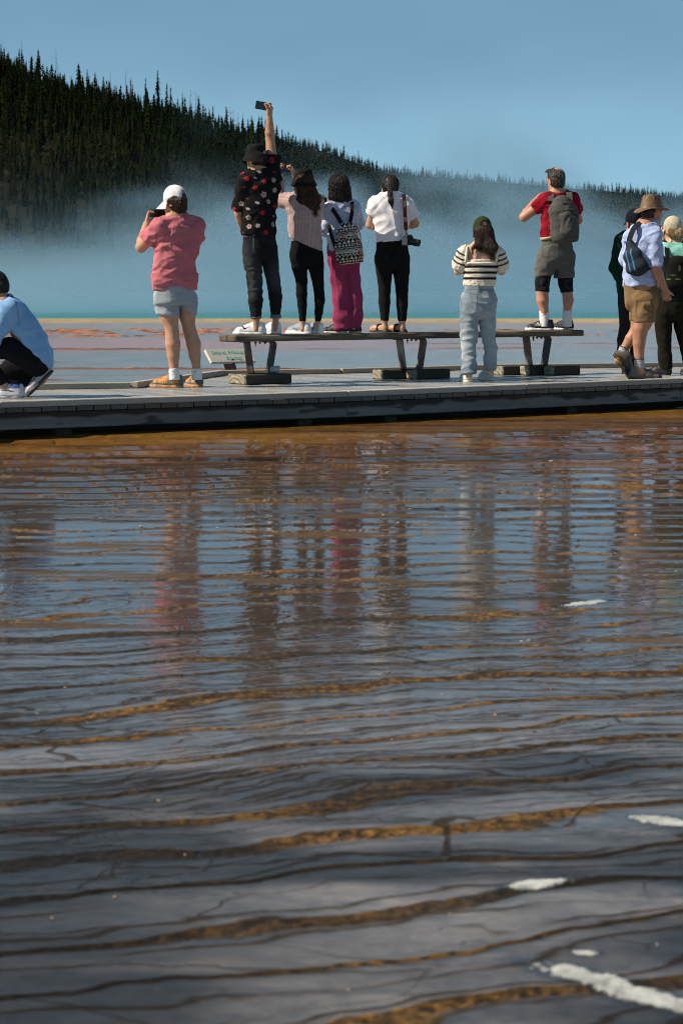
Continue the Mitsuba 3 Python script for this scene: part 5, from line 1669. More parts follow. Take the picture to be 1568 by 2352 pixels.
    m = tube(spline([B(.030, .185, .065), B(.045, .10, .098), B(.060, .04, .104), B(.035, -.01, .103)], 12), .006, 6)
    add('trim', m, 'leather', bk, color=np.tile((.30, .085, .030), (len(m.vertices), 1)))
    m = place(rbox(.030, .055, .012, .004), B(.022, -.062, .104), unit(bx + bz * .3), bz)
    add('buckle', m, 'leather', bk, color=np.tile((.34, .10, .035), (len(m.vertices), 1)))
    for q in (.085, .10):
        m = tube(spline([B(q - .01, -.055, .095), B(q - .008, -.09, .102), B(q - .018, -.135, .105)], 8), .0045, 6)
        add('drawstring', m, 'leather', bk, color=np.tile((.33, .095, .035), (len(m.vertices), 1)))
    m = tube([B(-.055, -.125, .112), B(-.04, -.165, .108)], [.006, .009], 6)
    add('zip_pull', m, 'leather', bk, color=np.tile((.33, .10, .04), (len(m.vertices), 1)))
    strap_band(bk, 'strap', spline([P(757, 468, Y - .03), P(764, 480, Y - .115), P(773, 494, Y - .135), P(783, 511, Y - .13)], 12), .036, .010, (.014, .014, .014), [-.3, -1, .3])
    strap_band(bk, 'strap', spline([P(808, 464, Y - .02), P(809, 477, Y - .10), P(807.5, 492, Y - .125), P(803, 512, Y - .125)], 12), .034, .010, (.014, .014, .014), [0, -1, .3])
    strap_band(bk, 'strap', spline([P(754, 500, Y + .0), P(757, 525, Y - .10), P(764, 550, Y - .13), P(772, 570, Y - .13)], 12), .030, .008, (.013, .013, .014), [-.5, -1, .1])


# ------------------------------------------------ 5: woman in a white T-shirt with a braid
def white_woman():
    Y = bench_Y(898)
    t = thing('person', 'woman in white t-shirt and black trousers with dark braid, head bowed', 'person')
    yaw = math.radians(4)
    R = np.array([math.cos(yaw), math.sin(yaw), 0])
    sl = silh([(876, 921, 449, .075, -.02), (858, 937, 461, .09, -.02), (856, 941, 480, .115, -.01), (861, 935, 510, .118, 0), (863, 932, 535, .115, 0), (864, 932, 565, .115, 0)], 0, yaw, Y)
    aL, s1, e1, w1 = arm(Y, (861, 470, -.02), (850, 516, .06), (879, 524, .26), (.046, .041, .028))
    aR, s2, e2, w2 = arm(Y, (934, 472, .02), (953, 513, .08), (927, 520, .27), (.046, .041, .028))
    hc = P(896, 433, Y + .05)
    hu = unit([.03, .42, 1])
    hf = unit([-.05, 1, -.42])
    legL = [(862, 901, 592, 0), (864, 900, 622, 0), (870, 896, 665, 0), (870, 895, 693, 0), (875, 891.5, 735, 0), (876.5, 890, 745, 0), (876, 891, 758, 0)]
    legR = [(901, 940, 592, .02), (903, 939, 622, .02), (909, 936, 665, .02), (911, 935.5, 700, .02), (914.5, 932, 737, .02), (917, 929.5, 745, .02), (916.5, 930.5, 758, .02)]
    h1 = hand_prims(w1, [.9, .3, .2], [0, .3, .9], [0, .9, -.2], .92)
    h2 = hand_prims(w2, [-.9, .3, .2], [0, .3, .9], [0, .9, -.2], .92)
    fm = Form().group(loft([(c, w * .84, d * .8) for c, w, d in sl], R), k=.03)
    fm.group(head_prims(hc, hf, hu, s=.97), k=.02).group([E(P(898, 462, Y), P(897, 440, Y + .03), .056, .05, k=.03)], k=.03)
    fm.group(aL, k=.02).group(aR, k=.02).group(chain(legL, Y, mul=.88), k=.015).group(chain(legR, Y, mul=.88), k=.015)
    feet = [(876, 758), (916.5, 758)]
    for (q, dy) in ((883.5, 0), (923.5, .02)):
        hl = on(q, Y + dy, BZ + .045)
        fm.group([E(hl, hl + [-.10, .10, -.005], .034, .032, k=.02), E(hl + [-.10, .10, -.005], hl + [-.125, .15, -.010], .034, .026, k=.02)], k=.02)
    body(t, fm, (.47, .275, .175), (hc, hf, hu, .97), hands=(h1, h2))
    u1, u2 = unit(e1 - s1), unit(e2 - s2)
    sh = Form().group(loft(sl, R) + [E(P(865, 468, Y - .02), P(931, 469, Y), .07, .07, k=.03)], [(P(897, 553.5, Y), (.03, 0, -1)), (P(900, 443, Y), (0, .05, 1))], k=.03)
    sh.group([E(s1, s1 + u1 * .2, .066, .072, k=.02)], [(s1 + u1 * .095, u1 + np.array([0, 0, -.15]))], k=.03)
    sh.group([E(s2, s2 + u2 * .24, .066, .078, k=.02)], [(s2 + u2 * .135, u2 + np.array([.1, 0, -.25]))], k=.03)
    cloth(t, 'shirt', sh, lambda v, n: np.array((.74, .73, .77)) * (.95 + .08 * nz(v * 20, 3))[:, None], h=.0062, folds=[((.9, .1, .6), 2.4, 15, .016, 121, None), ((-.3, .1, 1), 2.2, 16, .015, 124, None), ((1, .1, -.35), 3, 15, .018, 127, lambda v: sst(1.30, 1.05, v[:, 2]))])
    tr = Form().group([E(P(899, 556, Y), P(900.5, 594, Y), .152, .172, .108, .118, R, .03)], [(P(898, 545, Y), (0, 0, 1))], k=.03)
    tr.group(chain(legL[:5], Y, grow=.003), [(P(883, 736, Y), (0, 0, -1))], k=.03).group(chain(legR[:5], Y, grow=.003), [(P(923, 737, Y), (0, 0, -1))], k=.016)
    cloth(t, 'trousers', tr, lambda v, n: np.array((.012, .012, .013)) * (.8 + .4 * nz(v * 30, 3))[:, None], folds=[((.25, 0, 1), 2.5, 17, .008, 131, lambda v: sst(1.0, 1.15, v[:, 2])), ((.1, 0, 1), 2, 12, .004, 133, None)])
    for (q, dy) in ((883.5, 0), (923.5, .02)):
        hl = on(q, Y + dy, BZ)
        d_ = unit([-.62, .78, 0])
        sd = np.array([d_[1], -d_[0], 0])
        k = numbered(f'{t}__sandal')
        so = Form().group([E(hl + d_ * -.015, hl + d_ * .10, .040, .040, .05, .05, sd), E(hl + d_ * .10, hl + d_ * .17, .042, .036, .05, .05, sd)], [(hl + [0, 0, .001], (0, 0, -1)), (hl + [0, 0, .034], (0, 0, 1))])
        v, f = so.mesh(.006)
        scene[k] = mikit.ply((v, f), 'leather', smooth=True, color=np.tile((.016, .013, .012), (len(v), 1)))
        for j, xx_ in enumerate((.07, .13)):
            m = tube(spline([hl + d_ * xx_ + sd * .042 + [0, 0, .02], hl + d_ * xx_ + sd * .03 + [0, 0, .075 - .012 * j], hl + d_ * xx_ - sd * .03 + [0, 0, .075 - .012 * j], hl + d_ * xx_ - sd * .042 + [0, 0, .02]], 10), .0095, 6)
            scene[numbered(k + '__strap')] = mikit.ply(m, 'leather', smooth=True, color=np.tile((.018, .015, .013), (len(m.vertices), 1)))
    f, r, u = frame(hf, hu)
    A = lambda x, y, z: hc + r * x + f * y + u * z
    hr = Form().group([ellipsoid(A(0, -.012, .035), u, r, .083, .096, .088, .02), ellipsoid(A(0, -.055, -.015), u, r, .066, .05, .058, .03)], [(A(0, .045, 0), f)])
    strands(t, 'hair', hr, 700, .05, ((.008, .007, .007), (.045, .036, .032)), 51, lift=.003, rad=.0015)
    ms = []
    p0, p1 = P(894.5, 424, Y - .10), P(896, 449, Y - .125)
    for k in range(7):
        for sx in (-1, 1):
            c_ = p0 + (p1 - p0) * (k / 6.0) + np.array([sx * .011, 0, 0])
            e_ = trimesh.creation.icosphere(2, 1.0)
            e_.vertices = e_.vertices @ np.diag([.014, .013, .019]) @ Rotation.from_euler('y', -sx * 35, degrees=True).as_matrix().T
            e_.apply_translation(c_)
            ms.append(e_)
    m = cat(ms)
    add('braid', m, 'hair_fibre', t, smooth=True, color=lerp((.010, .008, .007), (.05, .042, .038), nz(m.vertices * [160, 160, 60], 8)))
    tail = Form().group([E(P(895.5, 446, Y - .125), P(897.5, 460, Y - .14), .017, .022, k=.02), E(P(897.5, 460, Y - .14), P(900, 471, Y - .14), .022, .010, k=.02)])
    strands(t, 'ponytail', tail, 240, .06, ((.010, .008, .007), (.055, .045, .038)), 53, lift=.002, flare=1, h=.006)
    wsp = tube(spline([P(915, 444, Y), P(921, 440, Y - .02), P(926, 437, Y - .02), P(931, 431, Y)], 10), .0012, 3)
    add('hair_wisp', wsp, 'hair_fibre', t, color=np.tile((.02, .015, .012), (len(wsp.vertices), 1)))
    # camera on its strap
    cm = thing('camera', 'black camera with lens hanging from a lettered strap beside the woman in white', 'camera')
    cc = P(937, 553, Y - .14)
    m = place(rbox(.115, .052, .082, .010), cc, unit([.80, .6, 0]), unit([-.6, .8, 0]))
    add('case', m, 'leather', cm, color=np.tile((.02, .02, .022), (len(m.vertices), 1)))
    m = place(rbox(.040, .056, .078, .010), cc + np.array([-.036, -.032, -.002]), unit([.80, .6, 0]), unit([-.6, .8, 0]))
    add('grip', m, 'leather', cm, color=np.tile((.33, .34, .35), (len(m.vertices), 1)))
    m = place(rbox(.045, .045, .028, .008), cc + np.array([.014, 0, .050]), unit([.80, .6, 0]), unit([-.6, .8, 0]))
    add('viewfinder', m, 'leather', cm, color=np.tile((.02, .02, .022), (len(m.vertices), 1)))
    ld = unit([.86, -.45, -.18])
    m = tube([cc + ld * .02, cc + ld * .07, cc + ld * .071, cc + ld * .095, cc + ld * .10, cc + ld * .122], [.034, .034, .037, .037, .034, .035], 20)
    add('lens', m, 'gloss', cm, color=np.tile((.015, .015, .016), (len(m.vertices), 1)))
    pts = spline([P(925, 447, Y - .02), P(927.5, 453, Y - .115), P(929, 475, Y - .150), P(930.5, 505, Y - .152), P(932, 528, Y - .15)], 20)
    strap_band(cm, 'strap', pts, .038, .004, (.018, .016, .016), [.05, -1, .15])
    for sx in (-1, 1):
        strap_band(cm, 'strap_edge', pts + np.array([sx * .0175, -.004, 0]), .0035, .0025, (.30, .03, .03), [.05, -1, .15])
    for tx, y_, hh in (('EOS', 503, .016), ('Canon', 468, .015)):
        tm = meshkit.text_mesh(tx, hh, .002)
        w_ = tm.bounds[1][0]
        tm.apply_translation([-w_ / 2, -hh / 2, 0])
        tm = place(tm, P(930.2 - (1.6 if tx == 'Canon' else 0), y_, Y - .1605), [-.035, 0, 1], [-1, -.05, -.03])
        add('lettering', tm, 'matte', cm, color=np.tile((.55, .52, .50), (len(tm.vertices), 1)))
    m = cat([tube(spline([P(932, 528, Y - .15), P(931, 540, Y - .15), cc + np.array([-.05, -.02, .035])], 8), .004, 5), tube(spline([P(932, 528, Y - .15), P(936, 538, Y - .15), cc + np.array([.045, .0, .045])], 8), .004, 5)])
    add('strap_cord', m, 'cloth', cm, color=np.tile((.015, .015, .016), (len(m.vertices), 1)))


for fn in (pink_man, floral_man, knit_woman, pack_woman, white_woman):
    fn()
# ------------------------------------------------ 6: girl in a striped knit top
def striped_girl():
    Y = 20.95
    t = thing('person', 'girl in striped cream and black knit top, pale jeans and green cap', 'person')
    yaw = math.radians(4)
    R = np.array([math.cos(yaw), math.sin(yaw), 0])
    sl = silh([(1083, 1124, 562, .060, 0), (1070, 1143, 572, .075, 0), (1067, 1140, 592, .095, 0), (1067, 1137, 615, .098, 0), (1069, 1134, 640, .092, 0), (1068, 1133, 660, .095, 0)], 0, yaw, Y)
    aL, s1, e1, w1 = arm(Y, (1069, 578, -.02), (1052, 622, .04), (1074, 610, .24), (.043, .039, .027))
    aR, s2, e2, w2 = arm(Y, (1141, 580, .02), (1151, 622, .06), (1130, 606, .25), (.043, .039, .027))
    hc = P(1107, 533, Y)
    hf = unit([-.22, .97, -.12])
    legL = [(1058, 1098, 700, 0), (1057.5, 1096, 740, 0), (1058, 1095, 767, -.01), (1062, 1091, 800, -.03), (1062, 1090, 840, -.05), (1066, 1086, 862, -.06)]
    legR = [(1099, 1137, 700, .02), (1101, 1136, 740, .03), (1105, 1135, 767, .04), (1113, 1139, 801, .06), (1114, 1138, 838, .06), (1116, 1134, 858, .06)]
    h1 = hand_prims(w1, [.8, .5, .3], [.3, .2, .9], [.1, -.9, .3], .88, (.5, .8, .6))
    h2 = hand_prims(w2, [-.8, .5, .3], [-.3, .2, .9], [-.1, -.9, .3], .88, (.5, .8, .6))
    fm = Form().group(loft([(c, w * .93, d * .9) for c, w, d in sl], R) + [E(P(1076, 577, Y - .01), P(1136, 577, Y + .01), .055, .055, k=.03)], k=.03)
    fm.group(head_prims(hc, hf, s=.94), k=.02).group([E(P(1105, 572, Y), P(1106, 545, Y), .048, .044, k=.03)], k=.03)
    fm.group(aL, k=.02).group(aR, k=.02).group(chain(legL, Y, mul=.75), k=.015).group(chain(legR, Y, mul=.75), k=.015)
    body(t, fm, (.56, .355, .25), (hc, hf, (0, 0, 1), .94), hands=(h1, h2))

    def stripes(v, n, sleeve=False):
        # rows of knit: cream with black bands
        rows = {0: ((612.5, 620.5), (628, 635.5), (645.5, 652))}
        c = np.tile(np.array((.72, .66, .55)), (len(v), 1))
        yrow = HOR - (v[:, 2] - CAMZ) / PX(Y)
        if sleeve:
            axis, o = (unit(e1 - s1), s1) if v[:, 0].mean() < P(1100, 0, Y)[0] else (unit(e2 - s2), s2)
            tt = (v - o) @ axis
            k = sum(sst(.010, .006, np.abs(tt - q)) for q in (.015, .062, .108))
        else:
            k = sum(sst(a - .8, a + .8, yrow) * sst(b + .8, b - .8, yrow) for a, b in ((609.5, 616), (623, 629), (636, 642)))
        c = lerp(c, (.012, .012, .013), np.clip(k, 0, 1))
        return c * (.82 + .3 * nz(v * [110, 110, 70], 3))[:, None]
    knit = [((1, 0, 0), 18, 55, .007, 141, None), ((1, 0, 0), 5, 40, .006, 143, None)]
    sh = Form().group(loft([(c, w + .010, d + .012) for c, w, d in sl], R), [(P(1102, 656, Y), (0, 0, -1)), (P(1102, 601.5, Y), (0, .22, 1)), ], k=.03)
    sh.group([E(P(1068, 651.5, Y), P(1133, 651.5, Y), .018, .018, k=.01)], [(P(1102, 656, Y), (0, 0, -1))], k=.02)
    cloth(t, 'top', sh, stripes, h=.0056, folds=knit)
    for (s_, e_, xin, sx) in ((s1, e1, 1069, -1), (s2, e2, 1142, 1)):
        u_ = unit(e_ - s_)
        a0 = s_ - u_ * .055 + np.array([-sx * .030, 0, .012])
        sv = Form().group([E(a0, s_ + u_ * .03, .045, .066, k=.02), E(s_ + u_ * .02, s_ + u_ * .13, .076, .082, k=.02), E(s_ + u_ * .13, s_ + u_ * .19, .074, .056, k=.02)], [(s_ + u_ * .185, u_), (P(xin + sx * .5, 580, Y), (-sx, 0, .0))], k=.02)
        cloth(t, 'sleeve', sv, lambda v, n: stripes(v, n, True), h=.0056, folds=[((u_[0], 0, u_[2]), 8, 42, .012, 145, None), ((1, 0, 0), 18, 55, .008, 147, None)])
    # the strap of the neckline running up to the shoulders and the gathered edge
    for (a, b) in ((P(1069, 603, Y - .085), P(1072, 566, Y - .05)), (P(1137.5, 603, Y - .085), P(1143, 573, Y - .05))):
        m = tube(spline([a, a * .6 + b * .4 + np.array([0, -.025, 0]), b], 8), [.013] * 8, 8)
        add('edging', m, 'cloth', t, smooth=True, color=np.tile((.72, .66, .55), (len(m.vertices), 1)))
    m = tube(spline([P(1068, 603.5, Y - .07), P(1085, 604, Y - .112), P(1102, 604, Y - .118), P(1120, 604, Y - .112), P(1138, 604, Y - .065)], 24), .011, 8)
    m.vertices = m.vertices + (nz(m.vertices * 90, 5)[:, None] - .5) * np.array([0, .006, .01])
    add('edging', m, 'cloth', t, smooth=True, color=np.tile((.72, .66, .55), (len(m.vertices), 1)))
    jn = Form().group([E(P(1100, 655, Y), P(1099, 690, Y), .130, .165, .095, .115, R, .03), E(P(1099, 690, Y), P(1098, 708, Y), .165, .165, .115, .112, R, .03)], [(P(1100, 650, Y), (0, 0, 1))], k=.03)
    jn.group(chain([(1057, 1099, 705, 0), (1057, 1097, 740, 0), (1058, 1095.5, 767, -.01), (1061, 1092, 800, -.03), (1061, 1093, 845, -.05), (1061, 1094, 862, -.06)], Y), [(P(1078, 857, Y), (0, 0, -1))], k=.02)
    jn.group(chain([(1100, 1138, 705, .02), (1102, 1137, 740, .03), (1104.5, 1135, 767, .04), (1113, 1139.5, 801, .06), (1111, 1139.5, 838, .06), (1110, 1140, 855, .06)], Y), [(P(1126, 850, Y), (0, 0, -1))], k=.012)
    seam_x, wz, yz = P(1098, 0, Y)[0], P(1100, 664, Y)[2], P(1100, 676, Y)[2]

    def denim(v, n):
        c = lerp((.13, .18, .23), (.31, .365, .40), sst(.2, .8, nz(v * [5, 5, 3], 151))) * (.85 + .3 * nz(v * [120, 120, 60], 3))[:, None]
        x, z = v[:, 0] - seam_x, v[:, 2]
        back = (n[:, 1] < .2).astype(float)
        ln = np.zeros(len(v))
        ln = np.maximum(ln, ((np.abs(x - .01 * (z - wz) * 0) < .004) & (z > P(0, 712, Y)[2])).astype(float))
        ln = np.maximum(ln, (np.abs(z - wz) < .004).astype(float))
        ln = np.maximum(ln, (np.abs(z - yz - np.abs(x) * .22) < .004).astype(float))
        for cx in (-.105, .092):
            px, pz = x - cx, z - P(0, 683, Y)[2]
            e = np.maximum(np.abs(px + .12 * pz) / .048, np.abs(pz) / .066 + np.abs(px) * 2.6 * (pz < 0))
            ln = np.maximum(ln, ((e > .93) & (e < 1.02)).astype(float))
            c = lerp(c, c * 1.12, ((e < .93)).astype(float))
        return lerp(c, (.085, .105, .13), ln * back * .8)
    cloth(t, 'jeans', jn, denim, h=.0062, folds=[((1, .1, .25), 2.4, 17, .018, 153, lambda v: sst(.78, .45, v[:, 2])), ((1, .1, -.3), 2.6, 17, .012, 155, None), ((.1, 0, 1), 2.5, 11, .007, 157, None)])
    m = place(rbox(.016, .012, .07, .002), P(1098, 661, Y - .112), [1, 0, 0], [0, 1, 0])
    add('belt_loop', m, 'cloth', t, color=np.tile((.20, .26, .31), (len(m.vertices), 1)))
    for (hx, hy, dx, dz) in ((1074, 877.5, (-.12, .99), 0), (1125.5, 873.5, (-.30, .95), .0)):
        heel = on_z(hx, hy, 0)
        heel[2] = 0.0
        shoe(t, heel, [dx[0], dx[1], 0], .255, .104, .125, (.66, .64, .56), (.70, .68, .60), .036, sole_flare=1.05, accent=lambda c, a, s_, z: lerp(c, (.42, .41, .36), ((np.abs(z - .55) < .04) | (np.abs(z - .78) < .03)).astype(float) * .6))
    cap(t, hc, hf, (0, 0, 1), (.030, .043, .018), 1.0, crown=.098, low=.010, brim_drop=.5)
    tb = place(rbox(.012, .006, .024, .001), hc + np.array([.0, -.106, .022]), [1, 0, 0], [0, 1, 0])
    add('cap_tab', tb, 'cloth', t, color=np.tile((.45, .03, .06), (len(tb.vertices), 1)))
    f, r, u = frame(hf)
    A = lambda x, y, z: hc + r * x + f * y + u * z
    hr = Form().group([ellipsoid(A(0, -.015, .01), u, r, .088, .095, .085, .02), E(A(-.03, -.045, -.01), A(-.055, -.055, -.125), .055, .030, .05, .03, r, .03), E(A(.02, -.05, -.01), A(.055, -.085, -.15), .075, .060, .05, .032, r, .03), E(A(.05, -.08, -.14), A(.055, -.10, -.195), .058, .032, .032, .02, r, .03), E(A(-.06, -.05, -.10), A(-.12, -.06, -.160), .020, .008, k=.02)], [(A(0, .035, 0), f), (A(0, 0, .075), u)])
    strands(t, 'hair', hr, 1300, .14, ((.014, .009, .008), (.085, .048, .036)), 55, down=(.10, -.05, -1), wave=.08, lift=.004, rad=.0018, steps=9, flare=1)


# ------------------------------------------------ 7: man in a red T-shirt with a grey backpack
def red_man():
    Y = bench_Y(1266)
    t = thing('person', 'balding man in red t-shirt, grey shorts and black knee braces standing on bench end', 'person')
    yaw = math.radians(24)
    R = np.array([math.cos(yaw), math.sin(yaw), 0])
    F = np.array([-math.sin(yaw), math.cos(yaw), 0])
    sl = silh([(1262, 1302, 440, .07, .03), (1249, 1318, 452, .085, .02), (1246, 1324, 475, .115, 0), (1244, 1325, 505, .12, 0), (1242, 1322, 530, .12, 0), (1241, 1316, 555, .12, 0)], 0, yaw, Y)
    aL, s1, e1, w1 = arm(Y, (1254, 459, -.07), (1203, 498, .02), (1229, 461, .24), (.056, .049, .033))
    aR, s2, e2, w2 = arm(Y, (1316, 460, .07), (1327, 505, .18), (1262, 466, .40), (.054, .046, .032))
    hc = P(1275, 414, Y + .02)
    hf = unit([-.55, .83, .0])
    legL = [(1231, 1270, 600, -.02), (1232, 1266, 625, -.02), (1230, 1260, 648, -.03), (1231, 1259, 667, -.03), (1232, 1259.5, 690, -.03), (1240, 1259, 713, -.03), (1242, 1257, 742, -.03), (1242, 1257, 748, -.03)]
    legR = [(1274, 1316, 600, .05), (1280, 1315, 625, .05), (1283.5, 1313, 650, .05), (1289, 1314, 668, .05), (1292, 1316.5, 690, .05), (1293.5, 1311, 714, .05), (1295, 1309, 742, .05), (1295, 1309, 748, .05)]
    h1 = hand_prims(w1, P(1236, 452, Y + .32) - w1, [.8, .1, .0], [.3, -.6, .4], 1.02, (.4, .8, .6))
    h2 = hand_prims(w2, P(1248, 456, Y + .42) - w2, [-.8, -.2, 0], [-.2, -.8, .4], 1.02, (.5, .8, .6))
    fm = Form().group(loft([(c, w * .86, d * .84) for c, w, d in sl], R), k=.03)
    fm.group(head_prims(hc, hf, s=1.0), k=.02).group([E(P(1280, 452, Y + .02), P(1277, 424, Y + .01), .066, .056, k=.03)], k=.03)
    fm.group(aL, k=.02).group(aR, k=.02).group(chain(legL, Y), k=.015).group(chain(legR, Y), k=.015)
    body(t, fm, (.46, .24, .16), (hc, hf, (0, 0, 1), 1.0), hands=(h1, h2))
    u1, u2 = unit(e1 - s1), unit(e2 - s2)
    sh = Form().group(loft(sl, R) + [E(P(1257, 459, Y - .05), P(1313, 459, Y + .06), .068, .070, k=.03)], [(P(1280, 546, Y), (-.05, 0, -1)), (P(1280, 440, Y), (.02, -.3, 1))], k=.03)
    sh.group([E(s1, s1 + u1 * .22, .070, .074, k=.02)], [(s1 + u1 * .150, u1)], k=.03)
    sh.group([E(s2, s2 + u2 * .25, .070, .074, k=.02)], [(s2 + u2 * .15, u2)], k=.03)
    cloth(t, 'shirt', sh, lambda v, n: np.array((.25, .010, .022)) * (.88 + .2 * nz(v * 30, 3))[:, None], folds=[((1, .2, .55), 2.5, 16, .018, 161, None), ((.9, .1, -.7), 2.5, 17, .016, 164, None)])
    st = Form().group([E(P(1279, 552, Y), P(1277, 590, Y), .166, .185, .125, .13, R, .03)], [(P(1280, 547, Y), (0, 0, 1))], k=.03)
    st.group(chain([(1232, 1276, 590, -.02), (1230, 1271, 615, -.03), (1231, 1266, 642, -.03)], Y, grow=.004), [(P(1248, 633, Y), (.12, 0, -1))], k=.025)
    st.group(chain([(1274, 1319, 590, .05), (1273.5, 1317, 615, .05), (1273.5, 1317, 645, .05)], Y, grow=.004), [(P(1295, 637, Y), (0, 0, -1))], k=.012)

    def shorts(v, n):
        c = np.array((.115, .115, .105)) * (.85 + .3 * nz(v * 45, 3))[:, None]
        x, z = v[:, 0] - P(1262, 0, Y)[0], v[:, 2] - P(0, 576, Y)[2]
        e = np.maximum(np.abs(x) / .062, np.abs(z) / .068)
        ln = ((e > .93) & (e < 1.01)).astype(float) * (n[:, 1] < 0)
        fl = ((np.abs(x) < .064) & (z > .035) & (z < .066)).astype(float) * (n[:, 1] < 0)
        c = lerp(c, c * 1.2, fl)
        return lerp(c, (.045, .045, .042), ln * .9)
    cloth(t, 'shorts', st, shorts, folds=down_folds(.010, 171, fc=13))
    m = tube(spline([P(1242, 547, Y - .03), P(1252, 547, Y - .115), P(1264, 545, Y - .13), P(1280, 546, Y - .12)], 14), .016, 8)
    m.vertices[:, 1] = m.vertices[:, 1]
    add('belt', m, 'leather', t, smooth=True, color=np.tile((.42, .34, .22), (len(m.vertices), 1)))
    m = trimesh.creation.icosphere(2, .008)
    m.apply_translation(P(1264.5, 563, Y - .135))
    add('pocket_button', m, 'gloss', t, smooth=True, color=np.tile((.5, .5, .48), (len(m.vertices), 1)))
    # knee braces, socks
    for lv, top in ((legL, 630), (legR, 636)):
        dy = lv[0][3]
        pr = chain(lv[1:5], Y, grow=.007)
        c0, c1 = P(sum(lv[1][:2]) / 2, top, Y + dy), P(sum(lv[3][:2]) / 2, 669 if lv is legL else 671, Y + dy)
        br = Form().group(pr, [(c0, (0, 0, 1)), (c1, (-.1 if lv is legL else .1, 0, -1))], k=.01)

        def brace(v, n, c1=c1):
            c = np.array((.013, .014, .017)) * (.8 + .4 * nz(v * 60, 3))[:, None]
            ring = np.abs(np.hypot(v[:, 0] - c1[0] - .02, v[:, 2] - c1[2] - .085) - .045) < .006
            return lerp(c, (.035, .038, .045), ring.astype(float))
        cloth(t, 'knee_brace', br, brace, h=.006, folds=[((1, 0, .1), 4, 26, .005, 175, None)])
        cx = sum(lv[6][:2]) / 2
        sock(t, P(cx, 750, Y + dy), P(sum(lv[5][:2]) / 2, 713, Y + dy), .049, .050, (.80, .80, .82))
    for (lv, hx, dx) in ((legL, 1267.5, (-.99, .12)), (legR, 1312, (-.72, .69))):
        def acc(c, a, s_, z):
            return lerp(c, (.045, .05, .07), ((nz(np.stack([a * 40, s_ * 6, z * 12], -1), 3) > .7)).astype(float) * .5)
        Yh = Y + lv[-1][3] + .01
        shoe(t, on(hx, Yh, BZ), [dx[0], dx[1], 0], .275, .10, .11, (.012, .014, .026), lambda v, A: lerp((.50, .42, .30), (.76, .75, .71), sst(BZ + .002, BZ + .012, v[:, 2])), .030, accent=acc, sole_flare=1.06)
        if lv is legL:
            N = [[(-.026, -.018), (-.016, .018), (-.009, .018), (-.018, -.018)], [(-.015, .018), (-.003, .018), (.012, -.018), (.0, -.018)], [(.005, -.018), (.014, -.018), (.024, .018), (.015, .018)]]
            mark(t, 'shoe_mark', N, on(1236.5, Yh - .068, BZ + .062), [1, -.1, 0], [0, .25, 1], (.62, .63, .64), .022)
    f, r, u = frame(hf)
    A = lambda x, y, z: hc + r * x + f * y + u * z
    hr = Form().group([ellipsoid(A(0, -.014, .034), u, r, .083, .098, .086, .02), ellipsoid(A(0, -.045, -.03), u, r, .070, .055, .055, .03)], [(A(0, .04, 0), f - u * .3)])
    hr.minus.append((Form().group([ellipsoid(A(.012, -.045, .132), u, r, .030, .034, .030, .01)]), .02))
    strands(t, 'hair', hr, 1100, .04, ((.030, .026, .023), (.20, .18, .16)), 57, wave=.35, lift=.004, rad=.0016)
    tuft = Form().group([E(A(-.02, .045, .088), A(-.045, .072, .098), .026, .016, k=.02), E(A(.02, .04, .09), A(-.02, .06, .10), .022, .02, k=.02)])
    strands(t, 'hair', tuft, 220, .045, ((.05, .045, .04), (.22, .20, .18)), 59, down=(-.7, .2, -.2), lift=.003, flare=1, h=.006)
    # backpack
    bk = thing('backpack', 'large grey daypack with front pocket worn by the man in red', 'backpack')
    bx = unit(R + np.array([0, 0, -.02]))
    bz = unit(np.array([-.075, .06, 1.0]))
    c = P(1294, 503, Y) - F * .205
    c = P(1294, 503, c[1])
    bn = unit(np.cross(bx, bz))
    if bn[1] > 0:
        bn = -bn
    B = lambda x, z, y=0: c + bx * x + bz * z + bn * y
    col = lambda v, n: lerp((.058, .058, .054), (.105, .105, .098), nz(v * [60, 60, 60], 3) * .5 + .5 * nz(v * 220, 4))
    b1 = Form().group([E(B(0, -.175), B(0, .08), .155, .150, .105, .100, bx, .04), E(B(0, .08), B(0, .175), .150, .105, .095, .070, bx, .04)], [(B(0, -.235), -bz)], k=.03)
    cloth(bk, 'bag', b1, col, h=.0058, folds=[((.2, 0, 1), 3, 12, .010, 181, None), ((1, 0, .2), 4, 13, .008, 183, None)])
    b2 = Form().group([E(B(.012, -.145, .078), B(.012, .02, .078), .110, .105, .066, .064, bx, .03), E(B(.012, .02, .078), B(.008, .10, .058), .105, .080, .060, .050, bx, .03)], [(B(0, -.205), -bz)], k=.02)
    cloth(bk, 'front_pocket', b2, col, h=.0052, folds=[((.3, 0, 1), 3, 13, .009, 185, None), ((1, 0, .2), 4, 15, .006, 187, None)])
    b3 = Form().group([E(B(.022, -.125, .112), B(.022, -.005, .112), .086, .082, .042, .042, bx, .02)], [(B(0, .022), bz), (B(0, -.185), -bz)], k=.02)
    cloth(bk, 'pocket', b3, col, h=.0052, folds=[((.3, 0, 1), 3, 15, .008, 188, None)])
    for (x0, x1, z, y) in ((-.080, .095, .150, .098), (-.10, .108, .075, .128), (-.055, .100, .030, .158)):
        m = tube(spline([B(x0, z - .028, y - .045), B(x0 * .6, z, y - .008), B((x0 + x1) / 2, z + .008, y), B(x1 * .7, z, y - .008), B(x1, z - .028, y - .045)], 18), .0042, 6)
        add('zip', m, 'leather', bk, color=np.tile((.015, .015, .015), (len(m.vertices), 1)))
    m = tube(spline([B(-.03, .225, .0), B(-.02, .258, .0), B(.02, .258, .0), B(.03, .225, .0)], 10), .009, 6)
    add('handle', m, 'cloth', bk, smooth=True, color=np.tile((.015, .015, .015), (len(m.vertices), 1)))
    m = place(rbox(.045, .008, .028, .003), B(.020, .055, .140), bx, -bn, bz)
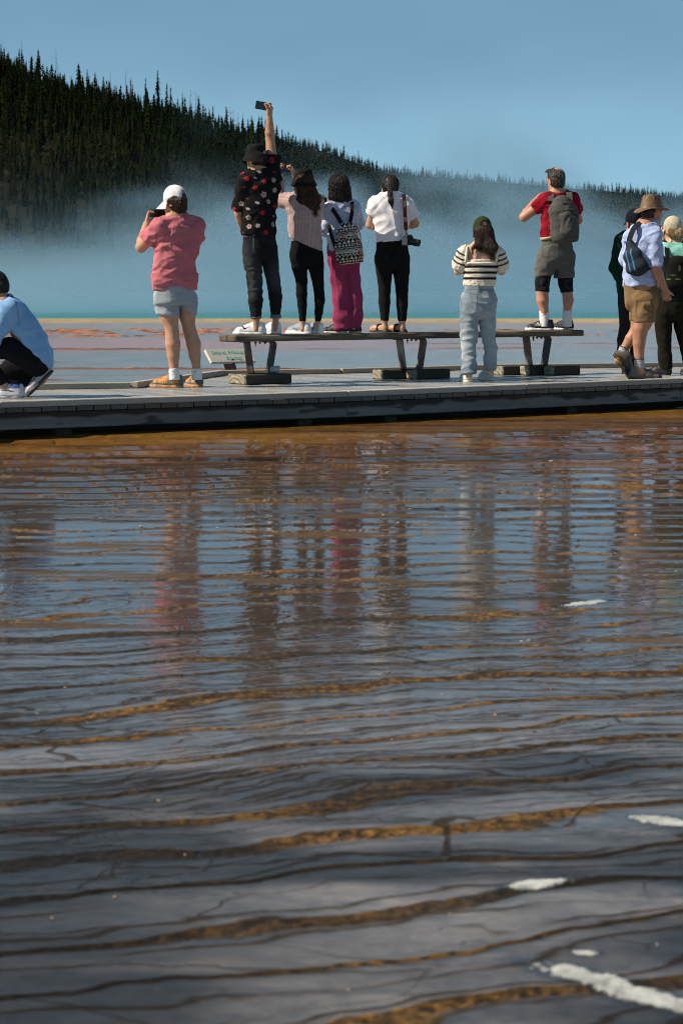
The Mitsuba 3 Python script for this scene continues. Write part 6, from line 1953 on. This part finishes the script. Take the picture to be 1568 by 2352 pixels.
    add('badge', m, 'leather', bk, color=np.tile((.012, .012, .012), (len(m.vertices), 1)))
    for (x, dx_) in ((1268, -1), (1305, 1)):
        strap_band(bk, 'strap', spline([P(x - 3 * dx_, 443, Y + .10), P(x, 441, Y - .01), P(x + 2 * dx_, 448, Y - .10), P(x + 5 * dx_ if dx_ < 0 else x + 3, 462, Y - .15)], 12), .058, .014, (.080, .080, .075), [0, -.4, 1])
    strap_band(bk, 'strap', spline([P(1252, 516, Y + .02), P(1257, 519, Y - .09), P(1264, 524, Y - .15)], 8), .05, .010, (.06, .06, .056), [-.5, -1, .2])


# ------------------------------------------------ 8: man in a broad leather hat walking by
def hat_man():
    Y = 21.35
    t = thing('person', 'man in brown wide brimmed hat, blue long sleeve shirt and khaki shorts walking right', 'person')
    F = unit([.95, .30, 0])
    R = np.array([F[1], -F[0], 0])                 # his right: towards the camera
    R = unit(R)
    side = np.array([.95, .30, 0])

    def slice_(xl, xr, y, d, dy=0):
        a, b = P(xl, y, Y + dy), P(xr, y, Y + dy)
        return ((a + b) / 2, (b[0] - a[0]) / 2, d)
    sl = [slice_(1463, 1500, 518, .10), slice_(1450, 1512, 532, .165), slice_(1444, 1513, 555, .19), slice_(1437, 1509, 585, .19), slice_(1434, 1505, 620, .18), slice_(1433, 1506, 660, .175)]
    aR, s2, e2, w2 = arm(Y, (1502, 540, -.15), (1504, 612, -.17), (1525, 664, -.12), (.056, .048, .034))
    aL, s1, e1, w1 = arm(Y, (1448, 545, .10), (1436, 595, .16), (1452, 640, .26), (.054, .046, .032))
    hc = P(1497, 490, Y)
    hf = unit([.93, .36, -.02])
    near_ = [(1456, 1503, 700, -.07), (1456, 1498, 738, -.07), (1452, 1488, 755, -.07), (1453, 1481, 788, -.07), (1456, 1478, 820, -.07), (1457, 1478, 842, -.07), (1457, 1482, 854, -.07)]
    farl = [(1446, 1492, 700, .10), (1448, 1486, 735, .10), (1447, 1472, 757, .10), (1435, 1462, 778, .10), (1424, 1443, 800, .10), (1418, 1438, 815, .10), (1410, 1436, 828, .10)]
    h2 = hand_prims(w2, P(1531, 686, Y - .10) - w2, [.1, .95, -.1], [.9, .1, -.3], 1.06, (.45, .6, .4), .06)
    h1 = hand_prims(w1, [.5, .5, -.6], [.5, -.5, 0], [.5, .5, .5], 1.0)
    fm = Form().group(loft([(c, w * .86, d * .86) for c, w, d in sl], side), k=.03)
    fm.group(head_prims(hc, hf, s=1.02), k=.02).group([E(P(1486, 522, Y), P(1493, 498, Y), .066, .058, k=.03)], k=.03)
    fm.group(aL, k=.02).group(aR, k=.015).group(chain(near_, Y), k=.015).group(chain(farl, Y), k=.015)
    body(t, fm, (.37, .19, .12), (hc, hf, (0, 0, 1), 1.02), hands=(h1, h2))
    sh = Form().group(loft(sl, side) + [E(P(1460, 540, Y + .10), P(1500, 538, Y - .12), .075, .075, k=.04)], [(P(1470, 655, Y), (.06, 0, -1)), (P(1478, 512.5, Y), (-.25, -.1, 1))], k=.03)
    sh.group(limb([(s2, .074), (s2 + (e2 - s2) * .5, .068), (e2 + (w2 - e2) * .02, .066)]), [(P(1504, 611, Y - .17), (.15, 0, -1))], k=.015)
    n1 = e1 + (w1 - e1) * .2
    sh.group(limb([(s1, .070), (e1, .062), (n1, .058)]), [(n1, w1 - e1)], k=.02)
    cloth(t, 'shirt', sh, lambda v, n: np.array((.35, .43, .66)) * (.93 + .12 * nz(v * 25, 3))[:, None], h=.0062, folds=[((1, .1, .35), 3.5, 22, .012, 191, lambda v: (v[:, 0] > P(1488, 0, Y)[0]).astype(float)), ((.8, .2, .75), 2.5, 15, .018, 193, None), ((1, 0, -.2), 3, 18, .012, 195, None)])
    st = Form().group([E(P(1471, 655, Y), P(1473, 690, Y), .165, .17, .135, .14, side, .03)], [(P(1470, 645, Y), (0, 0, 1))], k=.03)
    st.group(chain([(1450, 1507, 690, -.06), (1455, 1503, 715, -.07), (1457, 1501, 745, -.07)], Y, grow=.004), [(P(1479, 738.5, Y), (.0, 0, -1))], k=.03)
    st.group(chain([(1441, 1494, 690, .09), (1447, 1490, 715, .10), (1448, 1488, 745, .10)], Y, grow=.004), [(P(1470, 738, Y), (-.1, 0, -1))], k=.02)

    def khaki(v, n):
        c = np.array((.205, .135, .070)) * (.85 + .3 * nz(v * 40, 3))[:, None]
        x, z = v[:, 0] - P(1484, 0, Y)[0], v[:, 2] - P(0, 710, Y)[2]
        e = np.maximum(np.abs(x) / .075, np.abs(z) / .085)
        ln = ((e > .94) & (e < 1.01)).astype(float) * (n[:, 1] < 0)
        return lerp(c, (.09, .058, .03), ln * .9)
    cloth(t, 'shorts', st, khaki, folds=[((.3, 0, 1), 3, 12, .014, 201, None), ((1, 0, .5), 3, 12, .012, 203, None)])
    pf = Form().group([E(P(1478, 700, Y - .20), P(1492, 699, Y - .195), .030, .030, .016, .016, [0, 0, 1], .01)])
    cloth(t, 'pocket_flap', pf, (.20, .13, .068), h=.005)
    rings = ((.35, .50, (.32, .33, .35)), (.66, .76, (.30, .31, .33)), (.84, 1.0, (.06, .055, .055)))
    sock(t, P(1468.5, 846, Y - .07), P(1467, 822, Y - .07), .049, .049, (.42, .43, .46), rings=rings)
    sock(t, P(1426, 815, Y + .10), P(1434, 797, Y + .10), .046, .046, (.42, .43, .46), rings=rings)

    def acc(c, a, s_, z):
        c = lerp(c, (.040, .038, .036), (((a * 11 + z * 2) % 1 < .34) & (a > .25) & (z > .25)).astype(float) * .85)
        c = lerp(c, (.05, .047, .044), (z < .34).astype(float) * .8)
        return lerp(c, (.045, .042, .04), (a > .86).astype(float))

    def sole(v, A):
        return lerp((.035, .033, .032), (.50, .20, .02), (nz(v * [26, 26, 10], 7) > .70).astype(float))
    hl = on(1452, Y - .07, 0)
    shoe(t, hl, [.98, .10, 0], .305, .108, .14, (.155, .130, .100), sole, .034, accent=acc, sole_flare=1.04)
    toe = P(1444, 863, Y + .10)
    tilt = math.radians(56)
    dirv = unit([.97, .12, 0])
    # rear shoe, heel raised, on its toes
    toe[2] = 0.012
    heel = toe - (dirv * math.cos(tilt) - np.array([0, 0, 1]) * math.sin(tilt)) * .275
    shoe(t, heel, dirv, .300, .106, .14, (.13, .110, .085), sole, .034, accent=acc, tilt=tilt)

    def warp(q, th):
        rr = np.hypot(q[..., 0], q[..., 1])
        out = np.clip((rr - .105) / .085, 0, 1)
        q[..., 2] += out ** 1.2 * (.036 * (np.abs(np.sin(th)) ** 2.2)[None] - .040 * (np.cos(th) < 0)[None] * np.abs(np.cos(th))[None] ** 1.5 - .006)
        top = np.clip((q[..., 2] - .075) / .05, 0, 1) * (rr < .1)
        q[..., 2] -= top * .028 * np.exp(-(q[..., 0] / .028) ** 2)
        q[..., 0] *= 1 - top * .16 * (q[..., 1] > 0)
        return q
    prof = np.array([(.001, .146), (.04, .146), (.064, .143), (.076, .130), (.085, .095), (.092, .055), (.098, .022), (.103, .008), (.118, .004), (.132, .002), (.150, .0), (.152, -.004), (.150, -.007), (.130, -.005), (.105, .0), (.096, .018), (.086, .07)])
    q = np.linspace(0, len(prof) - 1, 64)
    prof = np.stack([np.interp(q, np.arange(len(prof)), prof[:, i]) for i in (0, 1)], 1)
    revolve_hat(t, hc + np.array([-.004, 0, .044]), unit([.95, .30, 0]), unit([-.34, -.14, 1]), prof, lambda v: lerp((.105, .062, .034), (.20, .125, .07), nz(v * 14, 4)) * (.9 + .2 * nz(v * 70, 5))[:, None], 'hat', 1.0, 1.16, warp, .003, bsdf='leather', n=80)
    f, r, u = frame(hf)
    A = lambda x, y, z: hc + r * x + f * y + u * z
    hr = Form().group([ellipsoid(A(0, -.03, .01), u, r, .082, .082, .075, .02)], [(A(0, .02, 0), f), (A(0, 0, .05), u)])
    strands(t, 'hair', hr, 200, .03, ((.02, .017, .015), (.07, .06, .05)), 61)
    # sling bag
    bk = thing('bag', 'black and blue sling bag across the back of the man in the brown hat', 'bag')
    nb = unit([-.55, -.83, .1])
    ax = unit(P(1465, 612, Y) - P(1443, 565, Y))
    rx = unit(np.cross(ax, nb))
    c0, c1 = P(1446, 560, Y - .14), P(1462, 612, Y - .20)
    sb = Form().group([E(c0, P(1452, 585, Y - .19), .040, .085, .045, .060, rx, .03), E(P(1452, 585, Y - .19), c1, .085, .105, .060, .065, rx, .03), E(c1, P(1470, 620, Y - .20), .10, .085, .06, .05, rx, .03)])

    def bagcol(v, n):
        c = np.array((.030, .036, .045)) * (.8 + .4 * nz(v * 80, 3))[:, None]
        x = (v - c0) @ rx
        z = (v - c0) @ ax
        for q in (-.012, .040):
            c = lerp(c, (.05, .20, .42), sst(.010, .006, np.abs(x - q - .15 * (z - .1))) * sst(.03, .05, z) * sst(.27, .22, z))
        return c
    cloth(bk, 'bag', sb, bagcol, h=.0055, folds=[((.3, 0, 1), 4, 15, .007, 211, None)])
    strap_band(bk, 'strap', spline([P(1478, 512, Y - .02), P(1466, 514, Y - .10), P(1456, 524, Y - .155), P(1447, 545, Y - .165), P(1444, 558, Y - .165)], 14), .052, .010, (.022, .026, .032), [-.5, -1, .3])
    strap_band(bk, 'strap', spline([P(1474, 622, Y - .20), P(1488, 618, Y - .205), P(1500, 605, Y - .17)], 8), .030, .006, (.03, .07, .16), [.0, -1, .1])
    m = place(rbox(.045, .016, .020, .004), P(1438, 556, Y - .165), [.95, -.1, -.1], [0, 1, 0])
    add('buckle', m, 'leather', bk, color=np.tile((.03, .14, .45), (len(m.vertices), 1)))


# ------------------------------------------------ 9: man in a dark green jacket, behind him
def green_man():
    Y = 23.1
    t = thing('person', 'man in dark green quilted jacket and dark cap half hidden behind the hatted walker', 'person')
    yaw = math.radians(16)
    R = np.array([math.cos(yaw), math.sin(yaw), 0])
    sl = silh([(1438, 1474, 530, .08, 0), (1422, 1490, 543, .10, 0), (1416, 1494, 570, .13, 0), (1416, 1492, 610, .13, 0), (1417, 1488, 650, .125, 0), (1417, 1486, 680, .13, 0)], 0, yaw, Y)
    aL, s1, e1, w1 = arm(Y, (1426, 552, -.06), (1412, 615, .02), (1430, 655, .2), (.050, .044, .03))
    aR, s2, e2, w2 = arm(Y, (1486, 552, .08), (1494, 615, .12), (1480, 640, .3), (.050, .044, .03))
    hc = P(1455, 512, Y)
    hf = unit([-.38, .92, 0])
    legL = [(1419, 1452, 690, 0), (1423, 1450, 740, 0), (1419, 1444, 780, 0), (1418, 1440, 815, 0), (1422, 1440, 838, 0)]
    legR = [(1450, 1484, 690, .05), (1450, 1480, 740, .05), (1450, 1474, 780, .05), (1446, 1472, 820, .05), (1448, 1468, 840, .05)]
    fm = Form().group(loft([(c, w * .84, d * .8) for c, w, d in sl], R), k=.03)
    fm.group(head_prims(hc, hf, s=1.0), k=.02).group([E(P(1455, 538, Y), P(1455, 520, Y), .066, .058, k=.03)], k=.03)
    fm.group(aL, k=.02).group(aR, k=.02).group(chain(legL, Y, mul=.8), k=.015).group(chain(legR, Y, mul=.8), k=.015)
    h1, h2 = hand_prims(w1, [.7, .5, .2], [.2, .2, .9], [.2, -.5, .5]), hand_prims(w2, [-.7, .5, .2], [-.2, .2, .9], [.2, -.5, .5])
    body(t, fm, (.40, .20, .14), (hc, hf, (0, 0, 1), 1.0), hands=(h1, h2))
    sh = Form().group(loft(sl, R) + [E(P(1430, 552, Y - .04), P(1482, 552, Y + .06), .075, .075, k=.03)], [(P(1450, 673, Y), (0, 0, -1)), (P(1452, 528, Y), (0, -.2, 1))], k=.03)
    sh.group(limb([(s1, .072), (e1, .064), (w1, .045)]), [(w1, w1 - e1)], k=.02).group(limb([(s2, .07), (e2, .062), (w2, .045)]), [(w2, w2 - e2)], k=.02)

    def quilt(v, n):
        k = .5 + .5 * np.sin(v[:, 2] / .022 * 2 * np.pi)
        return lerp((.006, .022, .016), (.012, .065, .040), k * .6) * (.8 + .4 * nz(v * 20, 3))[:, None]
    cloth(t, 'jacket', sh, quilt, folds=[((1, .1, .3), 3, 12, .012, 221, None)])
    hm = Form().group([E(P(1418, 666, Y), P(1484, 666, Y), .09, .09, .13, .13, [0, 0, 1], .03)], [(P(1450, 675, Y), (0, 0, -1)), (P(1450, 655, Y), (0, 0, 1))])
    tr = Form().group([E(P(1451, 670, Y), P(1452, 692, Y), .150, .155, .11, .112, R, .03)], [(P(1451, 662, Y), (0, 0, 1))], k=.03)
    tr.group(chain([(1420, 1453, 695, 0), (1423, 1451, 740, 0), (1418, 1446, 782, 0), (1417, 1442, 812, 0), (1418, 1441, 836, 0)], Y), [(P(1430, 830, Y), (0, 0, -1))], k=.02)
    tr.group(chain([(1450, 1485, 695, .05), (1450, 1481, 740, .05), (1449, 1475, 782, .05), (1446, 1473, 822, .05), (1446, 1473, 840, .05)], Y), [(P(1460, 836, Y), (0, 0, -1))], k=.015)
    cloth(t, 'trousers', tr, lambda v, n: np.array((.026, .025, .023)) * (.8 + .4 * nz(v * 40, 3))[:, None], folds=down_folds(.008, 225))
    for (hx, hy, dy, dx) in ((1446, 855, 0, (.25, .95)), (1470, 853, .05, (.3, .95))):
        heel = on(hx - 8, Y - .05 + dy, 0)
        shoe(t, heel, [dx[0], dx[1], 0], .29, .105, .13, (.30, .28, .22), (.20, .19, .17), .034, accent=lambda c, a, s_, z: lerp(c, (.06, .055, .05), ((z * 5 + s_) % 1 < .4).astype(float) * .8))
    cap(t, hc, hf, (0, 0, 1), (.010, .011, .020), 1.04, crown=.092, low=.004, open_back=False)
    f, r, u = frame(hf)
    hr = Form().group([ellipsoid(hc - f * .03 - u * .02, u, r, .078, .078, .06, .02)], [(hc + f * .02, f), (hc + u * .02, u)])
    strands(t, 'hair', hr, 160, .03, ((.012, .010, .009), (.05, .04, .03)), 63)


# ------------------------------------------------ 10: blonde woman in a mint hood at the right edge
def blonde_woman():
    Y = 22.7
    t = thing('person', 'blonde woman in mint hooded top and dark clothes at the right edge, photographing', 'person')
    yaw = math.radians(18)
    R = np.array([math.cos(yaw), math.sin(yaw), 0])
    sl = silh([(1530, 1570, 554, .075, 0), (1516, 1588, 566, .095, 0), (1514, 1592, 590, .12, 0), (1514, 1590, 625, .12, 0), (1512, 1588, 660, .12, 0), (1508, 1592, 700, .13, 0)], 0, yaw, Y)
    aL, s1, e1, w1 = arm(Y, (1522, 574, -.05), (1510, 610, .16), (1522, 545, .30), (.044, .040, .028))
    aR, s2, e2, w2 = arm(Y, (1582, 574, .08), (1570, 610, .3), (1535, 545, .42), (.044, .040, .028))
    hc = P(1543, 528, Y)
    hf = unit([-.62, .78, 0])
    legL = [(1505, 1548, 700, 0), (1505, 1542, 740, 0), (1509, 1538, 780, 0), (1514, 1538, 820, 0), (1517, 1536, 845, 0)]
    legR = [(1536, 1590, 700, .05), (1546, 1592, 740, .05), (1558, 1598, 780, .05), (1568, 1604, 820, .05), (1576, 1600, 846, .05)]
    h1 = hand_prims(w1, P(1518, 530, Y + .33) - w1, [.8, 0, 0], [.2, -.8, .2], .95, (.4, .8, .6))
    h2 = hand_prims(w2, P(1523, 531, Y + .40) - w2, [-.8, 0, 0], [-.2, -.8, .2], .95, (.5, .8, .6))
    fm = Form().group(loft([(c, w * .84, d * .8) for c, w, d in sl], R), k=.03)
    fm.group(head_prims(hc, hf, s=.97), k=.02).group([E(P(1546, 560, Y), P(1544, 536, Y), .055, .050, k=.03)], k=.03)
    fm.group(aL, k=.02).group(aR, k=.02).group(chain(legL, Y, mul=.8), k=.015).group(chain(legR, Y, mul=.8), k=.015)
    body(t, fm, (.55, .32, .22), (hc, hf, (0, 0, 1), .97), hands=(h1, h2))
    sh = Form().group(loft(sl, R) + [E(P(1524, 575, Y - .03), P(1580, 575, Y + .06), .07, .07, k=.03)], [(P(1550, 690, Y), (0, 0, -1)), (P(1548, 556, Y), (0, -.2, 1))], k=.03)
    n1, n2 = e1 + (w1 - e1) * .85, e2 + (w2 - e2) * .85
    sh.group(limb([(s1, .064), (e1, .058), (n1, .042)]), [(n1, w1 - e1)], k=.02).group(limb([(s2, .064), (e2, .058), (n2, .042)]), [(n2, w2 - e2)], k=.02)
    cloth(t, 'jacket', sh, lambda v, n: np.array((.010, .012, .014)) * (.8 + .4 * nz(v * 30, 3))[:, None], folds=[((1, .1, .4), 3, 12, .012, 231, None)])
    hd = Form().group([E(P(1527, 562, Y - .06), P(1572, 563, Y - .04), .050, .055, k=.04), E(P(1533, 570, Y - .10), P(1578, 583, Y - .11), .055, .065, k=.04), E(P(1545, 584, Y - .11), P(1575, 594, Y - .12), .045, .045, k=.04), E(P(1527, 572, Y - .07), P(1535, 590, Y - .10), .045, .028, k=.04)], [(P(1547, 554, Y), (0, -.15, 1))], k=.03)
    cloth(t, 'hood', hd, lambda v, n: np.array((.24, .56, .47)) * (.9 + .2 * nz(v * 20, 3))[:, None], h=.0062, folds=[((1, .1, .45), 3, 13, .016, 233, None), ((.5, 0, -1), 3, 14, .010, 235, None)])
    tr = Form().group([E(P(1549, 690, Y), P(1549, 712, Y), .17, .18, .12, .12, R, .03)], [(P(1549, 682, Y), (0, 0, 1))], k=.03)
    tr.group(chain([(1503, 1550, 700, 0), (1503, 1543, 740, 0), (1508, 1540, 780, 0), (1512, 1541, 820, 0), (1513, 1543, 850, 0)], Y), [(P(1528, 846, Y), (0, 0, -1))], k=.02)
    tr.group(chain([(1536, 1592, 705, .05), (1547, 1594, 745, .05), (1559, 1600, 785, .05), (1568, 1606, 825, .05), (1572, 1606, 855, .05)], Y), [(P(1590, 848, Y), (0, 0, -1))], k=.012)
    cloth(t, 'trousers', tr, lambda v, n: np.array((.014, .013, .010)) * (.8 + .4 * nz(v * 30, 3))[:, None], folds=down_folds(.008, 237))
    for (hx, dy, dx) in ((1538, 0, (-.97, .2)), (1602, .05, (-.5, .85))):
        shoe(t, on(hx, Y + dy - .01, 0), [dx[0], dx[1], 0], .255, .10, .12, (.016, .016, .018), (.02, .02, .022), .03)
    cap(t, hc, hf, (0, 0, 1), (.46, .42, .31), 1.0, crown=.092, low=.002, open_back=False, brim_drop=.4)
    f, r, u = frame(hf)
    A = lambda x, y, z: hc + r * x + f * y + u * z
    hr = Form().group([ellipsoid(A(0, -.03, -.01), u, r, .082, .085, .06, .02), ellipsoid(A(0, -.05, -.055), u, r, .06, .05, .05, .02)], [(A(0, .035, 0), f), (A(0, 0, .03), u)])
    strands(t, 'hair', hr, 400, .05, ((.16, .10, .04), (.55, .42, .24)), 65, wave=.2, lift=.003)
    bn = Form().group([ellipsoid(P(1557, 535, Y - .09), (0, 0, 1), (1, 0, 0), .042, .036, .040, .02), ellipsoid(P(1561, 541, Y - .10), (0, .3, 1), (1, 0, 0), .026, .026, .026, .02), E(P(1552, 530, Y - .085), P(1566, 526, Y - .09), .020, .010, k=.02)])
    strands(t, 'hair_bun', bn, 320, .07, ((.22, .14, .06), (.60, .47, .28)), 67, down=(.3, -.2, -1), wave=.5, lift=.003, flare=1, h=.006)
    # earring
    m = tube(spline([P(1533, 541, Y - .075), P(1534, 545, Y - .08), P(1535, 550, Y - .08)], 6), .004, 5)
    add('earring', m, 'gloss', t, color=np.tile((.6, .58, .55), (len(m.vertices), 1)))
    phone('phone in front of the blonde woman at the right edge', P(1513, 526, Y + .37), [1, .1, 0], [0, 0, 1], w=.150, h=.076)
    bk = thing('backpack', 'dark backpack with yellow green leafy panels on the blonde woman', 'backpack')
    sb = Form().group([E(P(1558, 606, Y - .16), P(1556, 650, Y - .16), .125, .130, .085, .09, R, .03)])

    def leafy(v, n):
        c = np.tile(np.array((.010, .011, .010)), (len(v), 1))
        x = v[:, 0] * 34 + 1.5 * nz(v * 14, 5)
        z = v[:, 2]
        k = sst(.50, .68, nz(np.stack([x * .7, v[:, 1] * 3, z * 9], -1), 7)) * sst(P(0, 632, Y)[2], P(0, 626, Y)[2], z * 0 + P(0, 629, Y)[2]) * (z > P(0, 634, Y)[2]) * (z < P(0, 602, Y)[2])
        c = lerp(c, lerp((.28, .30, .22), (.36, .46, .06), sst(P(0, 618, Y)[2], P(0, 608, Y)[2], z)), k)
        k2 = ((nz(v * [30, 10, 30], 9) > .72) & (z < P(0, 640, Y)[2]) & (z > P(0, 656, Y)[2])).astype(float)
        return lerp(c, (.16, .28, .05), k2)
    cloth(bk, 'bag', sb, leafy, folds=[((.1, 0, 1), 2, 14, .012, 241, None)])
    for x in (1530, 1572):
        strap_band(bk, 'strap', spline([P(x, 560, Y + .03), P(x, 561, Y - .10), P(x + 2, 585, Y - .18), P(x + 3, 606, Y - .19)], 10), .045, .012, (.012, .013, .013), [0, -1, .3])


# ------------------------------------------------ 11: man crouching at the left edge
def crouching_man():
    Y = 18.1
    t = thing('person', 'man in light blue long sleeve shirt crouching at the left edge', 'person')
    side = np.array([0, -1.0, 0])
    S = lambda x, y, dy=0: P(x, y, Y + dy)
    Wd = lambda px: px * PX(Y)
    spine = [(S(9, 700), .085, .19), (S(30, 722), .120, .20), (S(52, 755), .135, .185), (S(70, 790), .135, .175), (S(82, 822), .130, .18)]
    lo = [E(a[0], b[0], a[2], b[2], a[1], b[1], side, .03) for a, b in zip(spine[:-1], spine[1:])]
    hc = S(-10, 662)
    hf = unit([-.90, .10, -.30])
    shoulderN, shoulderF = S(14, 712, -.17), S(14, 712, .19)
    aN = limb([(shoulderN, .060), (S(0, 748, -.21), .056), (S(-22, 785, -.22), .046), (S(-48, 800, -.20), .044), (S(-85, 792, -.12), .031)])
    aF = limb([(shoulderF, .060), (S(-8, 760, .22), .054), (S(-30, 795, .2), .046), (S(-90, 790, .05), .031)])
    wN, wF = S(-85, 792, -.12), S(-90, 790, .05)
    h1, h2 = hand_prims(wN, [-.9, .3, -.2], [0, 1, 0], [0, .2, .9]), hand_prims(wF, [-.9, -.2, -.2], [0, -1, 0], [0, .2, .9])
    legN = [(S(74, 825, -.10), .100), (S(20, 800, -.14), .082), (S(-38, 802, -.15), .066), (S(-25, 840, -.14), .060), (S(5, 878, -.13), .046), (S(14, 894, -.13), .042)]
    legF = [(S(78, 828, .10), .100), (S(30, 845, .13), .082), (S(-5, 868, .15), .066), (S(40, 876, .14), .062), (S(80, 862, .12), .050), (S(96, 872, .11), .044)]
    fm = Form().group([E(q[0], q[1], q[2] * .86, q[3] * .86, q[4] * .86, q[5] * .86, q[6], q[7]) for q in lo], k=.03)
    fm.group(head_prims(hc, hf, unit([-.3, 0, .95]), s=1.02), k=.02).group([E(S(8, 694), S(-4, 672), .068, .060, k=.03)], k=.03)
    fm.group(aN, k=.02).group(aF, k=.02).group(limb([(p, r * .85) for p, r in legN]), k=.02).group(limb([(p, r * .85) for p, r in legF]), k=.02)
    body(t, fm, (.42, .24, .16), (hc, hf, unit([-.3, 0, .95]), 1.02), hands=(h1, h2))
    # shirt
    sh = Form().group(lo + [E(shoulderN + [.02, 0, 0], shoulderF + [.02, 0, 0], .085, .085, k=.04), E(S(80, 815), S(88, 838), .17, .165, .135, .11, side, .03)], [(S(6, 697), (-.62, 0, .78)), (S(90, 816), (-.70, 0, -.71)), (S(-2, 760), (-1, 0, 0))], k=.03)
    wr = S(-60, 798, -.17)
    sh.group(limb([(shoulderN, .080), (S(0, 748, -.21), .080), (S(-14, 775, -.22), .068), (S(-24, 788, -.22), .058), (wr, .045)]), [(wr, (-1, 0, 0))], k=.03)
    wr2 = S(-60, 792, .12)
    sh.group(limb([(shoulderF, .075), (S(-8, 760, .22), .070), (S(-30, 795, .2), .058), (wr2, .044)]), [(wr2, (-1, 0, 0))], k=.03)

    def blue(v, n):
        c = np.array((.23, .42, .68)) * (.93 + .12 * nz(v * 20, 3))[:, None]
        x, z = v[:, 0], v[:, 2]
        # thin pale line drawn on the back
        pts = [S(55, 691), S(73, 710), S(84, 723), S(96, 726)]
        d = np.full(len(v), 9.0)
        for a, b in zip(pts[:-1], pts[1:]):
            e = b - a
            tt = np.clip(((x - a[0]) * e[0] + (z - a[2]) * e[2]) / (e[0] ** 2 + e[2] ** 2), 0, 1)
            d = np.minimum(d, np.hypot(x - a[0] - tt * e[0], z - a[2] - tt * e[2]))
        c = lerp(c, (.62, .66, .62), sst(.005, .003, d) * (n[:, 1] < .1))
        # sleeve seam
        sx = S(39, 0)[0] + (z - S(0, 720)[2]) * -.12
        return lerp(c, c * .55, sst(.005, .002, np.abs(x - sx)) * (z > S(0, 745)[2]) * (n[:, 1] < 0))
    cloth(t, 'shirt', sh, blue, h=.0065, folds=[((1, .1, .3), 2.6, 11, .018, 251, lambda v: sst(S(20, 0)[0], S(60, 0)[0], v[:, 0]) * sst(S(0, 720)[2], S(0, 765)[2], v[:, 2])), ((.7, .1, -.7), 2.2, 15, .017, 253, None), ((.3, 0, 1), 3, 13, .008, 255, None)])
    tr = Form().group([E(S(72, 818), S(84, 836), .165, .165, .115, .105, side, .03)], k=.03)
    tr.group(limb([(p, r * 1.02 + .006) for p, r in legN[:5]]), [(S(8, 882, -.13), (.45, 0, -.9))], k=.03)
    tr.group(limb([(p, r * 1.02 + .006) for p, r in legF[:5]]), [(S(84, 862, .12), (.8, 0, .5))], k=.03)
    cloth(t, 'trousers', tr, lambda v, n: np.array((.010, .010, .012)) * (.8 + .4 * nz(v * 30, 3))[:, None], folds=[((1, 0, .4), 3, 13, .006, 261, None), ((.3, 0, 1), 3, 12, .004, 263, None)])

    def acc(c, a, s_, z):
        c = lerp(c, (.06, .10, .28), ((a > .05) & (a < .30) & (z > .70)).astype(float))
        return lerp(c, (.05, .045, .05), ((np.abs(z - .45 - a * .25) < .05) & (a > .2) & (a < .6)).astype(float))
    h = on(50, Y - .13, 0)
    shoe(t, h, [-.98, .08, 0], .300, .105, .118, (.52, .53, .57), (.34, .35, .38), .030, accent=acc)
    tilt = math.radians(44)
    dirv = unit([-.95, .10, 0])
    toe = on(66, Y + .11, 0.012)
    heel = toe - (dirv * math.cos(tilt) - np.array([0, 0, 1]) * math.sin(tilt)) * .275
    shoe(t, heel, dirv, .300, .105, .118, (.46, .47, .51), (.05, .05, .055), .032, accent=acc, tilt=tilt)
    f, r, u = frame(hf, unit([-.3, 0, .95]))
    A = lambda x, y, z: hc + r * x + f * y + u * z
    hr = Form().group([ellipsoid(A(0, -.014, .042), u, r, .086, .102, .088, .02), ellipsoid(A(0, -.055, -.01), u, r, .066, .05, .055, .03)], [(A(0, .05, 0), f - u * .2)])
    strands(t, 'hair', hr, 700, .03, ((.008, .007, .007), (.035, .03, .027)), 69, lift=.004)
    bd = Form().group([E(S(-8, 690, -.07), S(22, 683, -.03), .024, .026, k=.02), E(S(22, 683, -.03), S(22, 683, .05), .026, .026, k=.02), E(S(-8, 690, -.07), S(-16, 706, -.02), .028, .020, k=.02), E(S(-8, 690, .09), S(22, 683, .05), .024, .026, k=.02)])
    cloth(t, 'neckerchief', bd, lambda v, n: lerp((.02, .028, .085), (.36, .38, .44), (nz(v * 60, 5) > .62).astype(float)), h=.005, folds=[((1, 0, .3), 6, 40, .007, 271, None)])


for fn in (striped_girl, red_man, hat_man, green_man, blonde_woman, crouching_man):
    fn()

# ---------------------------------------------------------------- small litter lying on the mat
g = np.random.default_rng(321)
BITS = [(1265, 1060, 9), (365, 1840, 10), (648, 1765, 10), (425, 1965, 8), (265, 2062, 12), (150, 1580, 7), (85, 1640, 7), (30, 1890, 12), (900, 1700, 7), (520, 1940, 9), (120, 2110, 9), (800, 2275, 9), (1120, 1895, 8)]
BITS += [(1568 * g.random(), 1130 + 1100 * g.random() ** 1.3, 5 + 4 * g.random()) for _ in range(34)]
for i, (x, y, wpx) in enumerate(BITS):
    p = on_z(x, y, -0.46)
    z = mat_field(np.array([p[0]]), np.array([p[1]]))[0][0]
    p = on_z(x, y, z)
    L = wpx * p[1] / FPX
    m = trimesh.creation.icosphere(1, 1.0)
    m.vertices = m.vertices * [L * .6, L * .35, L * .22] * (1 + .35 * (nz(m.vertices * 2.3 + i, 9)[:, None] - .5))
    m.apply_transform(trimesh.transformations.rotation_matrix(g.random() * 6, [0, 0, 1]))
    m.apply_translation([p[0], p[1], z + L * .12])
    c = [(.36, .25, .14), (.10, .06, .03), (.45, .38, .28)][int(g.integers(3))]
    k = add('bark_chip', m, 'timber', smooth=False, color=np.tile(c, (len(m.vertices), 1)) * (.7 + .6 * g.random((len(m.vertices), 1))))
    tag(k, 'tiny bark chip lying on the wet microbial mat in front of the boardwalk', 'chip', 'bark chips scattered on the wet mat')
